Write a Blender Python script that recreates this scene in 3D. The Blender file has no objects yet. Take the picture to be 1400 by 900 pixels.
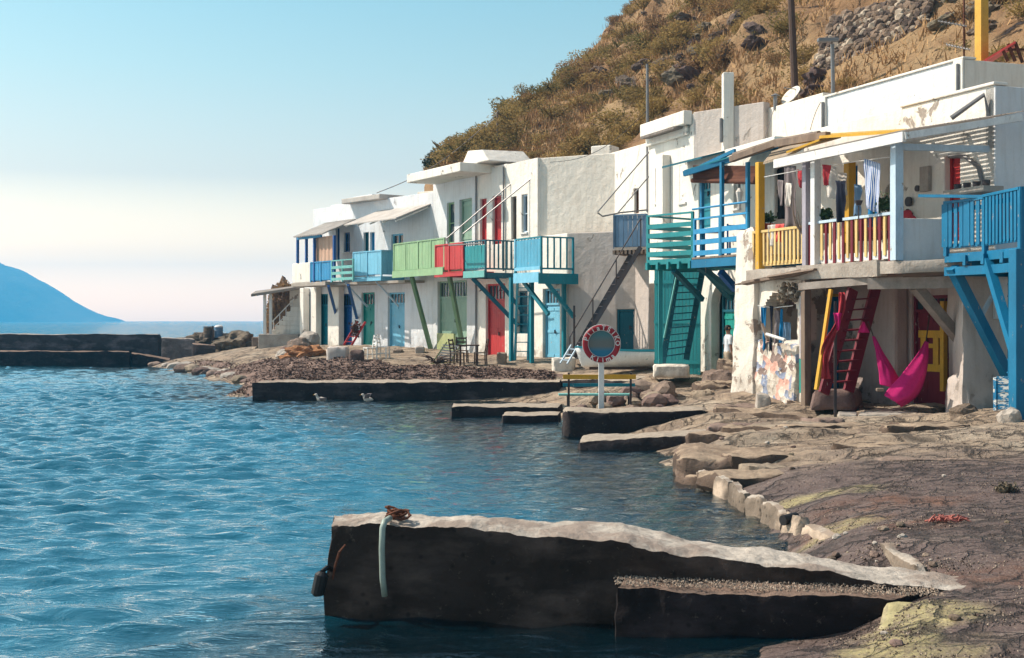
import bpy, bmesh, math, random
import numpy as np
from mathutils import Vector, Matrix, noise
from mathutils.bvhtree import BVHTree
R = random.Random(7)
sc = bpy.context.scene
COL = sc.collection
K, CX, HY, H = 1750.0, 700.0, 438.0, 2.5      # focal length in photo pixels, optical centre, horizon row, eye height
Z = Vector((0, 0, 1))
V = Vector
def P(px, py, d):                              # a point seen at (px,py), d metres away
    return V(((px-CX)/K*d, d, H-(py-HY)/K*d))
def G(px, py, z):                              # the point of height z seen at (px,py)
    return P(px, py, K*(H-z)/(py-HY))
def X(px, d): return (px-CX)/K*d
def smooth(a, b, x):
    t = np.clip((x-a)/(b-a), 0, 1); return t*t*(3-2*t)

# ------------------------------------------------------------------ objects
WL = {}
def tag(o, label=None, cat=None, group=None, kind=None):
    if label: o['label'] = label
    if cat: o['category'] = cat
    if group: o['group'] = group
    if kind: o['kind'] = kind
    return o
def thing(name, label, cat, loc=(0, 0, 0), group=None):
    o = bpy.data.objects.new(name, None); COL.objects.link(o); o.empty_display_size = .3
    o.location = loc; WL[o] = V(loc)
    return tag(o, label, cat, group)
def copy_tree(o, parent=None):
    c = o.copy(); COL.objects.link(c)
    if parent: c.parent = parent
    for ch in list(o.children): copy_tree(ch, c)
    return c

class MB:
    def __init__(s): s.v = []; s.f = []; s.m = []; s.k = 0
    def add(s, vs, fs):
        b = len(s.v); s.v += [V(p) for p in vs]
        for f in fs: s.f.append([b+i for i in f]); s.m.append(s.k)
    def hexa(s, c):       # c: bottom 4 ccw, top 4 ccw
        s.add(c, [(3,2,1,0),(4,5,6,7),(0,1,5,4),(1,2,6,5),(2,3,7,6),(3,0,4,7)])
    def box(s, c, dx, dy, dz, ux=V((1,0,0)), uy=V((0,1,0)), uz=Z):
        c = V(c); a, b, e = ux*dx/2, uy*dy/2, uz*dz/2
        s.hexa([c-a-b-e, c+a-b-e, c+a+b-e, c-a+b-e, c-a-b+e, c+a-b+e, c+a+b+e, c-a+b+e])
    def fbox(s, F, u0, u1, z0, z1, w0, w1):
        p = F.pt
        s.hexa([p(u0,z0,w1), p(u1,z0,w1), p(u1,z0,w0), p(u0,z0,w0), p(u0,z1,w1), p(u1,z1,w1), p(u1,z1,w0), p(u0,z1,w0)])
    def beam(s, p0, p1, w, h, up=Z):
        p0, p1 = V(p0), V(p1); e = (p1-p0); L = e.length
        if L < 1e-5: return
        e /= L
        sd = e.cross(up)
        if sd.length < .05: sd = e.cross(V((0,1,0)) if abs(e.y) < .9 else V((1,0,0)))
        sd.normalize(); uu = sd.cross(e)
        s.box((p0+p1)/2, L, w, h, e, sd, uu)
    def post(s, p0, p1, w, e=V((1,0,0)), d=None):        # upright with its faces along e
        p0, p1 = V(p0), V(p1); e = V((e.x, e.y, 0)).normalized(); f = V((-e.y, e.x, 0))
        a, b = e*w/2, f*(d or w)/2
        s.hexa([p0-a-b, p0+a-b, p0+a+b, p0-a+b, p1-a-b, p1+a-b, p1+a+b, p1-a+b])
    def tube(s, pts, r, n=8, cap=True):
        pts = [V(p) for p in pts]; rs = r if isinstance(r, (list, tuple)) else [r]*len(pts)
        b = len(s.v); last = None
        for i, p in enumerate(pts):
            t = (pts[min(i+1, len(pts)-1)]-pts[max(i-1, 0)]).normalized()
            a = last if last is not None else (V((1,0,0)) if abs(t.x) < .8 else V((0,1,0)))
            a = (a-t*a.dot(t)).normalized(); last = a; c = t.cross(a)
            for k in range(n):
                an = 2*math.pi*k/n; s.v.append(p+(a*math.cos(an)+c*math.sin(an))*rs[i])
        for i in range(len(pts)-1):
            for k in range(n):
                k2 = (k+1) % n
                s.f.append([b+i*n+k, b+i*n+k2, b+(i+1)*n+k2, b+(i+1)*n+k]); s.m.append(s.k)
        if cap:
            s.f.append([b+k for k in range(n)][::-1]); s.m.append(s.k)
            s.f.append([b+(len(pts)-1)*n+k for k in range(n)]); s.m.append(s.k)
    def slab(s, pts, t):      # polygon (world points) thickened downwards
        n = len(pts); pts = [V(p) for p in pts]
        s.add(pts+[p-Z*t for p in pts], [list(range(n)), list(range(2*n-1, n-1, -1))]+[(i, i+n, (i+1) % n+n, (i+1) % n) for i in range(n)])
    def sheet(s, fn, nu, nv):  # fn(a,b)->point
        b = len(s.v)
        for i in range(nu+1):
            for j in range(nv+1): s.v.append(V(fn(i/nu, j/nv)))
        for i in range(nu):
            for j in range(nv):
                q = b+i*(nv+1)+j; s.f.append([q, q+nv+1, q+nv+2, q+1]); s.m.append(s.k)
    def blob(s, c, r, seed=0, sub=3, amp=.25, freq=1.0, rot=0, flat=0):
        bm = bmesh.new(); bmesh.ops.create_icosphere(bm, subdivisions=sub, radius=1)
        c = V(c); r = V(r) if hasattr(r, '__len__') else V((r, r, r)); o = V((seed*3.17, seed*1.7, seed*.9))
        cr, sr = math.cos(rot), math.sin(rot); b = len(s.v)
        bm.verts.index_update()
        for v in bm.verts:
            q = v.co.copy()
            cell = noise.cell(q*1.6*freq+o)
            q *= 1+amp*(noise.noise(q*1.1*freq+o)+.5*noise.noise(q*2.7*freq+o)+.3*noise.noise(q*6*freq+o))
            if flat: q.z = max(q.z, -flat)
            q = V((q.x*r.x, q.y*r.y, q.z*r.z))
            s.v.append(c+V((q.x*cr-q.y*sr, q.x*sr+q.y*cr, q.z)))
        for f in bm.faces: s.f.append([b+v.index for v in f.verts]); s.m.append(s.k)
        bm.free()
    def rough(s, c8, n=(10, 6, 6), amp=.05, freq=1.5, seed=0, rnd=.06):
        c8 = [V(c) for c in c8]; off = V((seed*7.3, seed*2.1, seed*5.9))
        def tri(a, b, c):
            q = [2*a-1, 2*b-1, 2*c-1]; o = sorted(abs(x) for x in q)
            k = max(0, (o[1]-.8)/.2); f = 1-rnd*k*k
            q = [x*f for x in q]; a, b, c = [(x+1)/2 for x in q]
            bt = (c8[0]*(1-a)+c8[1]*a)*(1-b)+(c8[3]*(1-a)+c8[2]*a)*b
            tp = (c8[4]*(1-a)+c8[5]*a)*(1-b)+(c8[7]*(1-a)+c8[6]*a)*b
            p = bt*(1-c)+tp*c
            return p+noise.noise_vector(p*freq+off)*amp+noise.noise_vector(p*freq*3.7+off)*amp*.45+noise.noise_vector(p*freq*11+off)*amp*.18
        nx, ny, nz = n
        s.sheet(lambda a, b: tri(b, a, 0), ny, nx); s.sheet(lambda a, b: tri(a, b, 1), nx, ny)
        s.sheet(lambda a, b: tri(a, 0, b), nx, nz); s.sheet(lambda a, b: tri(b, 1, a), nz, nx)
        s.sheet(lambda a, b: tri(0, b, a), nz if 0 else ny, nz) if 0 else s.sheet(lambda a, b: tri(0, b, a), nz, ny)
        s.sheet(lambda a, b: tri(1, a, b), ny, nz)
    def build(s, name, mat, parent=None, label=None, cat=None, group=None, kind=None, bevel=0, smooth=False, jit=0, merge=False, recalc=False, origin=None):
        if parent is not None: o0 = WL[parent]
        elif origin is not None: o0 = V(origin)
        elif kind == 'structure' or not s.v: o0 = V((0, 0, 0))
        else:
            xs = [v.x for v in s.v]; ys = [v.y for v in s.v]; zs = [v.z for v in s.v]
            o0 = V(((min(xs)+max(xs))/2, (min(ys)+max(ys))/2, min(zs)))
        vs = [v-o0 for v in s.v]
        if jit: vs = [v+V((R.uniform(-jit, jit), R.uniform(-jit, jit), R.uniform(-jit, jit))) for v in vs]
        me = bpy.data.meshes.new(name); me.from_pydata([tuple(v) for v in vs], [], s.f)
        mats = mat if isinstance(mat, (list, tuple)) else [mat]
        for m in mats: me.materials.append(m)
        if len(mats) > 1: me.polygons.foreach_set('material_index', s.m)
        if merge or recalc:
            bm = bmesh.new(); bm.from_mesh(me)
            if merge: bmesh.ops.remove_doubles(bm, verts=bm.verts, dist=1e-4)
            bmesh.ops.recalc_face_normals(bm, faces=bm.faces); bm.to_mesh(me); bm.free()
        if smooth: me.polygons.foreach_set('use_smooth', [True]*len(me.polygons))
        if merge and not smooth and not bevel and len(me.polygons) > 60:
            me.polygons.foreach_set('use_smooth', [True]*len(me.polygons)); me.set_sharp_from_angle(angle=.75)
        me.update()
        o = bpy.data.objects.new(name, me); COL.objects.link(o)
        if parent is not None: o.parent = parent; WL[o] = o0
        else: o.location = o0; WL[o] = o0
        if bevel:
            b = o.modifiers.new('b', 'BEVEL'); b.width = bevel; b.segments = 2; b.limit_method = 'ANGLE'; b.angle_limit = .7
        return tag(o, label, cat, group, kind)

class Fac:      # a vertical facade plane: u runs along it to the right, w outwards
    def __init__(s, xa, da, xb, db):
        s.A = V((X(xa, da), da, 0)); B = V((X(xb, db), db, 0)); s.L = (B-s.A).length
        s.u = (B-s.A).normalized(); s.n = V((s.u.y, -s.u.x, 0))
    def pt(s, u, z, w=0): return s.A+s.u*u+s.n*w+Z*z
    def uz(s, px, py, w=0):
        r = V(((px-CX)/K, 1, 0)); t = (w+s.A.dot(s.n))/r.dot(s.n)
        return (r*t-s.A).dot(s.u), H-(py-HY)/K*t
    def U(s, px, w=0): return s.uz(px, HY, w)[0]
    def rect(s, x0, y0, x1, y1, w=0):
        xm = (x0+x1)/2
        return s.U(x0, w), s.U(x1, w), s.uz(xm, y1, w)[1], s.uz(xm, y0, w)[1]

# ------------------------------------------------------------------ materials
class NT:
    def __init__(s, name):
        s.m = bpy.data.materials.new(name); s.m.use_nodes = True; s.t = s.m.node_tree; s.t.nodes.clear()
        s.out = s.n('ShaderNodeOutputMaterial'); s.tc = s.n('ShaderNodeTexCoord')
    def n(s, ty, ins=None, **kw):
        nd = s.t.nodes.new(ty)
        for k, v in kw.items(): setattr(nd, k, v)
        for k, v in (ins or {}).items(): s.set(nd, k, v)
        return nd
    def set(s, nd, k, v):
        if isinstance(v, bpy.types.NodeSocket): s.t.links.new(v, nd.inputs[k])
        else:
            i = nd.inputs[k]
            if hasattr(i.default_value, '__len__') and len(i.default_value) == 4 and len(v) == 3: v = (*v, 1)
            i.default_value = v
    def obj(s, scale=None):
        if scale is None: return s.tc.outputs['Object']
        return s.n('ShaderNodeMapping', {'Vector': s.tc.outputs['Object'], 'Scale': scale}).outputs[0]
    def noise(s, sc_, det=4, ro=.55, vec=None, dist=0):
        return s.n('ShaderNodeTexNoise', {'Vector': vec or s.obj(), 'Scale': sc_, 'Detail': det, 'Roughness': ro, 'Distortion': dist}).outputs[0]
    def ramp(s, f, a, b, va=0, vb=1):
        return s.n('ShaderNodeMapRange', {'Value': f, 'From Min': a, 'From Max': b, 'To Min': va, 'To Max': vb}).outputs[0]
    def mix(s, f, a, b, bl='MIX'):
        return s.n('ShaderNodeMixRGB', {'Fac': f, 'Color1': a, 'Color2': b}, blend_type=bl).outputs[0]
    def math(s, op, a, b=0):
        return s.n('ShaderNodeMath', {0: a, 1: b}, operation=op).outputs[0]
    def bump(s, h, st, di, nrm=None):
        d = {'Height': h, 'Strength': st, 'Distance': di}
        if nrm is not None: d['Normal'] = nrm
        return s.n('ShaderNodeBump', d).outputs[0]
    def bsdf(s, **k):
        nd = s.n('ShaderNodeBsdfPrincipled', {a.replace('_', ' '): v for a, v in k.items()})
        s.t.links.new(nd.outputs[0], s.out.inputs[0]); return nd
    def sep(s, name):
        a = s.n('ShaderNodeAttribute', attribute_name=name); return s.n('ShaderNodeSeparateColor', {0: a.outputs['Color']}).outputs
    def nz(s):
        g = s.n('ShaderNodeNewGeometry'); return s.n('ShaderNodeSeparateXYZ', {0: g.outputs['Normal']}).outputs[2]

def surf(name, col, col2=None, vs=2.5, rough=.75, bump=.4, bs=18, bd=.012, chips=None, spec=.3, stretch=None, metal=0, rnd=0):
    t = NT(name); col2 = col2 or tuple(c*.72 for c in col)
    vec = t.obj(stretch) if stretch else t.obj()
    n1 = t.noise(vs, 6, .6, vec); c = t.mix(t.ramp(n1, .35, .7), col, col2)
    n3 = t.noise(vs*9, 5, .65, vec); c = t.mix(t.ramp(n3, .45, .75, 0, .35), c, tuple(x*.6 for x in col2))
    h = t.noise(bs, 6, .65, vec)
    if chips:
        cc, th, cs = chips
        n2 = t.noise(cs, 8, .7, vec); k = t.ramp(n2, th, th+.03); c = t.mix(k, c, cc)
        h = t.math('SUBTRACT', h, t.math('MULTIPLY', k, .5))
    if rnd:
        oi = t.n('ShaderNodeObjectInfo').outputs['Random']
        c = t.n('ShaderNodeHueSaturation', {'Hue': t.ramp(oi, 0, 1, .5-rnd*.12, .5+rnd*.12), 'Value': t.ramp(oi, 0, 1, 1-rnd, 1+rnd), 'Color': c}).outputs[0]
    t.bsdf(Base_Color=c, Roughness=rough, Specular_IOR_Level=spec, Metallic=metal, Normal=t.bump(h, bump, bd))
    return t.m
def plaster(name, col, dirt=(.42, .36, .31), dth=.62, tint=None):
    t = NT(name); v = t.obj()
    c = t.mix(t.ramp(t.noise(.7, 5, .6), .35, .7), col, tint or tuple(x*.86 for x in col))
    st = t.noise(2.2, 6, .6, t.obj((3.5, 3.5, .35)))                # rain streaks
    c = t.mix(t.ramp(st, .48, .8, 0, .55), c, (col[0]*.66, col[1]*.60, col[2]*.54))
    fi = t.noise(11, 8, .75); c = t.mix(t.ramp(fi, .52, .72, 0, .3), c, tuple(x*.7 for x in col))
    pa = t.noise(1.3, 9, .68, v, .4)                                # fallen plaster
    k = t.ramp(pa, dth, dth+.035); c = t.mix(k, c, t.mix(t.noise(14, 4), dirt, tuple(x*.55 for x in dirt)))
    sepz = t.n('ShaderNodeSeparateXYZ', {0: v}).outputs[2]
    low = t.math('MULTIPLY', t.ramp(sepz, .2, 1.0, 1, 0), t.ramp(t.noise(2.6, 6, .65), .45, .6))
    c = t.mix(t.math('MULTIPLY', low, .65), c, tuple(x*.7 for x in dirt))   # splash dirt by the ground
    h = t.math('ADD', t.noise(3, 5, .6), t.math('MULTIPLY', t.noise(26, 5, .7), .25))
    h = t.math('SUBTRACT', h, t.math('MULTIPLY', k, .35))
    t.bsdf(Base_Color=c, Roughness=.9, Specular_IOR_Level=.15, Normal=t.bump(h, .6, .07)); return t.m
def paint(name, col, worn=.64, under=(.32, .27, .22), rough=.5):
    return surf(name, col, tuple(x*.78 for x in col), vs=3, rough=rough, bump=.35, bs=24, bd=.006, chips=(under, worn, 7), stretch=(1, 1, .45))

WHITE = plaster('white_plaster', (.82, .77, .695)); CREAM = plaster('cream_plaster', (.84, .76, .66), dth=.7)
COOL = plaster('bluish_plaster', (.70, .71, .72), dth=.66); GREY = plaster('grey_plaster', (.55, .48, .435), dth=.64)
OLDW = plaster('crumbling_plaster', (.74, .68, .60), (.42, .33, .27), .54)
FARW = plaster('pale_blue_plaster', (.74, .75, .77), (.45, .42, .42), .64)
M = {}
for k, c in dict(navy=(.012, .09, .30), blue=(.03, .27, .52), sky=(.20, .52, .70), teal=(.008, .20, .26), deep=(.006, .10, .14), turq=(.02, .26, .28),
                 green=(.29, .46, .25), sage=(.27, .40, .30), red=(.50, .035, .035), dred=(.17, .012, .022), yellow=(.66, .36, .03), slate=(.13, .23, .36),
                 aqua=(.16, .45, .42), kblue=(.006, .16, .31), white=(.74, .73, .71), pale=(.50, .62, .72), peach=(.62, .38, .26), lime=(.40, .43, .20),
                 bgreen=(.012, .26, .22), mauve=(.36, .33, .38), coral=(.62, .07, .06)).items(): M[k] = paint('paint_'+k, c)
PINKP = plaster('pinkish_plaster_shaded', (.44, .355, .32), (.24, .19, .17), .6)  # pinkish plaster, its colour darkened for the shade under the veranda
M['dgreen'] = paint('dull_green_paint', (.15, .25, .13)); M['mblue'] = paint('mid_blue_paint', (.09, .36, .52))
M['cyellow'] = paint('cream_yellow_paint', (.72, .50, .20), .62)
M['wood'] = surf('weathered_wood', (.26, .19, .14), (.13, .09, .07), vs=3, stretch=(1, 1, .3), bump=.6)
M['darkwood'] = surf('dark_wood', (.09, .05, .035), rough=.7)
M['greywood'] = surf('grey_board', (.30, .26, .23), (.17, .14, .12), bump=.6)
M['thatch'] = surf('reed_thatch', (.46, .37, .27), (.28, .20, .13), vs=8, bs=50, bump=.9, bd=.03)
M['iron'] = surf('dark_iron', (.035, .035, .045), (.07, .04, .03), rough=.55, spec=.5, metal=.3)
M['rust'] = surf('rusty_iron', (.16, .05, .025), (.06, .03, .02), vs=14, rough=.9)
M['galv'] = surf('grey_pipe', (.24, .23, .23), rough=.45, metal=.4)
M['black'] = surf('black_rubber', (.015, .015, .017), rough=.6)
M['dark'] = surf('dark_interior', (.02, .018, .018), rough=1)
M['conc'] = surf('pale_concrete', (.44, .39, .34), (.30, .25, .21), vs=2, bump=.8, bs=12, bd=.03, rough=.95)
M['roofc'] = surf('roof_screed', (.52, .48, .44), (.38, .34, .31), vs=1.2, bump=.6, rough=.95)
M['stone'] = surf('brown_stone', (.30, .22, .17), (.15, .11, .09), vs=3, bump=1, bs=9, bd=.05, rough=.95, rnd=.25)
M['lava'] = surf('dark_lava_rock', (.20, .145, .11), (.07, .05, .04), vs=3, bump=1, bs=8, bd=.06, rough=.95, rnd=.3)
M['wallstone'] = surf('field_stone', (.36, .285, .235), (.12, .09, .075), vs=4.5, bump=1, bs=14, bd=.03, rough=.95, chips=((.42, .36, .31), .64, 2.4))
M['orange'] = surf('orange_net', (.45, .22, .10), (.26, .11, .05), vs=9, bump=1, bs=40, bd=.04, rough=.95)
M['white_pl'] = surf('white_plastic', (.78, .77, .74), rough=.4)
M['pink'] = surf('magenta_cloth', (.62, .015, .17), (.45, .01, .12), vs=2, rough=.85, bs=60, bump=.3)
M['tee'] = surf('white_cotton', (.74, .76, .80), rough=.9); M['khaki'] = surf('khaki_cotton', (.42, .33, .24), rough=.9)
M['skin'] = surf('skin', (.36, .19, .125), (.31, .155, .10), rough=.55); M['hair'] = surf('dark_hair', (.02, .014, .011), rough=.6)
M['navycloth'] = surf('dark_cloth', (.012, .014, .03), rough=.95); M['greycloth'] = surf('grey_cloth', (.24, .20, .20), (.15, .12, .12), rough=.95, stretch=(1, 1, .2))
M['whitecloth'] = surf('pale_cloth', (.68, .62, .56), rough=.95); M['redcloth'] = surf('red_cloth', (.42, .04, .05), rough=.95); M['bluecloth'] = surf('blue_cloth', (.01, .17, .38), rough=.95)
M['blind'] = surf('brown_reed_blind', (.16, .065, .04), (.09, .035, .025), stretch=(1, 1, 9), bump=.8, rough=.95)
M['plant'] = surf('houseplant_leaf', (.05, .085, .025), rough=.6); M['terra'] = surf('terracotta', (.40, .10, .05), rough=.85)
def glassmat():
    t = NT('window_glass'); t.bsdf(Base_Color=t.mix(t.noise(3), (.02, .035, .045), (.05, .07, .08)), Roughness=.08, Specular_IOR_Level=.6); return t.m
M['glass'] = glassmat()
# ================================================================== camera, sun, sky
cd = bpy.data.cameras.new('camera'); cam = bpy.data.objects.new('camera', cd); COL.objects.link(cam); sc.camera = cam
cam.location = (0, 0, H); cam.rotation_euler = (math.pi/2, 0, 0); cd.sensor_width = 36; cd.lens = K/1400*36
cd.shift_y = -12/1400; cd.clip_end = 30000; cd.clip_start = .1
SUN_EL, SUN_AZ = math.radians(46), math.radians(166)       # azimuth counted from +X
SD = V((math.cos(SUN_AZ)*math.cos(SUN_EL), math.sin(SUN_AZ)*math.cos(SUN_EL), math.sin(SUN_EL)))
ld = bpy.data.lights.new('sun', 'SUN'); ld.energy = 4.9; ld.angle = math.radians(.5); ld.color = (1, .915, .79)
sun = bpy.data.objects.new('sun', ld); COL.objects.link(sun); sun.rotation_euler = SD.to_track_quat('Z', 'Y').to_euler()
w = bpy.data.worlds.new('World'); sc.world = w; w.use_nodes = True; nt = w.node_tree; bg = nt.nodes['Background']
sky = nt.nodes.new('ShaderNodeTexSky'); sky.sky_type = 'NISHITA'; sky.sun_disc = False
sky.sun_elevation = SUN_EL; sky.sun_rotation = math.pi/2-SUN_AZ
sky.air_density = 1.0; sky.dust_density = 1.3; sky.ozone_density = 1.2; sky.altitude = 0
tint = nt.nodes.new('ShaderNodeMixRGB'); tint.blend_type = 'MULTIPLY'; tint.inputs[0].default_value = 1; tint.inputs[2].default_value = (.80, 1.02, .98, 1)
tcw = nt.nodes.new('ShaderNodeTexCoord'); spw = nt.nodes.new('ShaderNodeSeparateXYZ'); nt.links.new(tcw.outputs['Generated'], spw.inputs[0])
crw = nt.nodes.new('ShaderNodeValToRGB'); nt.links.new(spw.outputs[2], crw.inputs[0]); ce = crw.color_ramp.elements      # milky air low over the sea, clear cyan above
ce[0].position = 0; ce[0].color = (6.8, 4.2, 2.4, 1); ce[1].position = .30; ce[1].color = (.86, 1.22, 1.0, 1)
for pos_, col_ in ((.05, (3.5, 2.08, 1.15, 1)), (.11, (1.66, 1.2, .86, 1)), (.19, (1.26, 1.24, .94, 1)), (.62, (1.12, 1.0, .82, 1))): e_ = ce.new(pos_); e_.color = col_
nt.links.new(crw.outputs[0], tint.inputs[2]); nt.links.new(sky.outputs[0], tint.inputs[1]); nt.links.new(tint.outputs[0], bg.inputs[0]); bg.inputs[1].default_value = .122
sc.view_settings.view_transform = 'Standard'; sc.view_settings.look = 'None'; sc.view_settings.exposure = .42; sc.view_settings.gamma = 1
sc.cycles.max_bounces = 6; sc.cycles.diffuse_bounces = 3; sc.cycles.glossy_bounces = 3; sc.cycles.transparent_max_bounces = 8
sc.cycles.volume_bounces = 3; sc.cycles.use_denoising = True; sc.cycles.sample_clamp_indirect = 6

# ================================================================== ground
CTRL = []
for px, py, z in [(1400,900,.30),(1300,895,.28),(1225,880,.24),(1240,830,.32),(1300,820,.36),(1400,800,.40),(1320,785,.36),(1400,740,.44),(1250,740,.40),(1150,735,.28),(1110,722,.22),
    (1200,700,.36),(1110,690,.27),(1400,690,.46),(1300,680,.46),(1060,660,.26),(1150,660,.33),(1260,645,.47),(1400,645,.50),(1400,610,.52),(1250,610,.46),(1110,620,.34),(1000,632,.27),
    (1400,580,.62),(1320,582,.52),(1220,582,.42),(1150,590,.38),(1060,595,.42),(1000,600,.40),(980,575,.42),(1060,565,.45),(1130,574,.38),(1050,545,.55),(1000,560,.46),(960,545,.52),(920,540,.50),
    (880,550,.42),(800,550,.35),(1090,540,.55),(1180,560,.45),(950,515,.85),(900,518,.80),(900,530,.55),(850,520,.62),(780,520,.60),
    (1170,875,.06),(1120,885,.05),(1060,895,.03),(1150,855,.06),(1185,870,.08),(1030,880,-.05),(960,890,-.12),
    (700,518,.62),(600,518,.60),(500,518,.58),(400,520,.55),(345,520,.45),(330,512,.30),(300,510,.22),(360,505,.55),(420,500,.72),(480,508,.66),(560,506,.72),(640,508,.72),(720,508,.74),
    (760,505,.78),(680,500,.92),(600,500,.88),(540,496,.92),(470,494,.98),(400,486,.95),(330,488,.75),(270,494,.45),(240,490,.45),(300,476,.85),(350,474,1.05),(400,474,1.2),(280,470,.9),(330,466,1.05)]:
    p = G(px, py, z); CTRL.append((p.x, p.y, z))
for px, d, z in [(412,64,1.3),(484,59,1.3),(540,56.6,1.28),(592,54,1.25),(652,51,1.1),(693,49,1.1),(776,45,1.1),(735,46.5,1.1),(830,44.4,1.1),(892,43.5,1.1),(830,43,.95),(893,37,1.0),(950,38.5,.95),(1000,37.5,.78),
                 (1027,32,.75),(1100,30.8,.5),(1200,29,.52),(1300,27.5,.5),(1360,26,.65),(1395,23.3,.68),(1480,22,.8),(1500,16,.6),(1600,10,.4),(1500,7,.3),(360,66,1.25),(330,70,1.0)]:
    CTRL.append((X(px, d), d, z))
for x, y, z in [(18,30,1.5),(12,40,1.5),(8,50,1.6),(2,58,1.6),(-4,66,1.5),(-12,75,.8),(14,20,1.0),(18,10,.8),(25,20,1.5),(-17,84,.2),(-22,90,-1),
                (-4,7,-1.2),(-2,9,-.62),(-1,9.6,-.42),(0,9.5,-.3),(.6,8,-.2),(-1.2,10.4,-.5),(.5,10.3,-.32),(-1,8.3,-.5),(-1.5,7,-.6),(0,12,-.8),(2.75,14,-.25),(2.65,16,-.3),(2.5,18,-.3),(2.2,12.2,-.2),(2.3,14,-.35),(2.2,16,-.4),(2.0,18,-.4),(1,14,-.8),(1.6,20,-.4),(1.2,23,-.35),(.6,26,-.35),(0,29,-.3),(-2,31,-.4),(-2,34,-.3),(-5,36,-.5),(-8.6,40,-.5),
                (-10,44,-.5),(-11.5,50,-.35),(-14,58,-.3),(-17,66,-.2),(-19.3,70,-.1),(-22,71,-.4),(-30,71,-.6),(-10,20,-2),(-5,25,-1.5),(-20,40,-2),(-20,55,-1.2),(-30,60,-1.5),(-30,78,-1.5),(-10,8,-2),(-45,70,-2),(-45,90,-3),(-45,30,-3),
                (-7,38.4,-.5),(-4,38.4,-.5),(-1,38.2,-.45),(.9,37.6,-.35),(-3,36,-.5),(0,35.5,-.45),(1.1,34,-.3),(.3,32.6,-.35),(.9,30.4,-.35),(1.1,28.2,-.3),(2.0,25.6,-.3),(2.2,23.6,-.35),(2.2,21.6,-.35),(2.4,20.2,-.4),(-12,52.5,.03),(-13.2,56,.03),(-15.2,61,.03),(-18,67,.05),(-9.4,42,0.02)]:
    CTRL.append((x, y, z))
CT = np.array(CTRL)
_D = np.linalg.norm(CT[:, None, :2]-CT[None, :, :2], axis=2)
_W = np.linalg.solve(-_D+np.eye(len(CT))*.05, CT[:, 2]-CT[:, 2].mean())
def gbase(xy):
    xy = np.atleast_2d(np.asarray(xy, float)); o = np.empty(len(xy))
    for i in range(0, len(xy), 20000):
        q = xy[i:i+20000]; o[i:i+20000] = -np.linalg.norm(q[:, None]-CT[None, :, :2], axis=2)@_W
    return o+CT[:, 2].mean()
def gnoise(x, y):
    r = noise.noise(V((x*.9, y*.9, 0)))*.04+noise.noise(V((x*2.6, y*2.6, 3)))*.03+noise.noise(V((x*7, y*7, 3)))*.014
    if y > 17:                                   # broken rock shelves towards the houses
        s = noise.noise(V((x*.35, y*1.1, 9)))
        r += .12*max(0, min(1, (y-17)/3))*max(0, 1-max(0, y-33)/6)*(1 if s > .1 else (s*5+.5 if s > -.1 else 0))
    return r
def gz(x, y): return float(gbase([(x, y)])[0])+gnoise(x, y)
def gp(px, d, dz=0):                             # point on the ground at photo column px, d metres off
    x = X(px, d); return V((x, d, gz(x, d)+dz))
xs = np.concatenate([[-3300, -300, -90], np.arange(-46, -24, .8), np.arange(-24, .4, .22), np.arange(.4, 11, .085), np.arange(11, 26, .5), [60, 300, 3300]])
ys = np.concatenate([[-40, 0], np.arange(5, 28, .09), np.arange(28, 84, .24), np.arange(84, 100, 1), [200, 1000, 3030]])
gx, gy = np.meshgrid(xs, ys); xy = np.stack([gx.ravel(), gy.ravel()], 1)
gzv = gbase(np.clip(xy, [-46, 0], [26, 100]))
far = (np.abs(xy[:, 0]) > 50) | (xy[:, 1] > 101) | (xy[:, 1] < 2)
gzv = np.where(far, -4, gzv)
gzv = gzv+np.array([0 if f else gnoise(a, b) for (a, b), f in zip(xy, far)])
def grid_mesh(name, xs, ys, co, mat, attr=None, smooth_=True, kind='structure'):
    nx, ny = len(xs), len(ys); me = bpy.data.meshes.new(name)
    i = np.arange(nx*ny).reshape(ny, nx)
    q = np.stack([i[:-1, :-1], i[:-1, 1:], i[1:, 1:], i[1:, :-1]], -1).reshape(-1, 4)
    me.vertices.add(nx*ny); me.vertices.foreach_set('co', co.ravel())
    me.loops.add(q.size); me.loops.foreach_set('vertex_index', q.ravel())
    me.polygons.add(len(q)); me.polygons.foreach_set('loop_start', np.arange(len(q))*4)
    me.update(calc_edges=True)
    if smooth_: me.polygons.foreach_set('use_smooth', np.ones(len(q), bool))
    for k, v in (attr or {}).items():
        a = me.attributes.new(k, 'FLOAT_COLOR', 'POINT'); a.data.foreach_set('color', v.ravel())
    me.materials.append(mat); o = bpy.data.objects.new(name, me); COL.objects.link(o); WL[o] = V((0, 0, 0))
    return tag(o, kind=kind)
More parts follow.
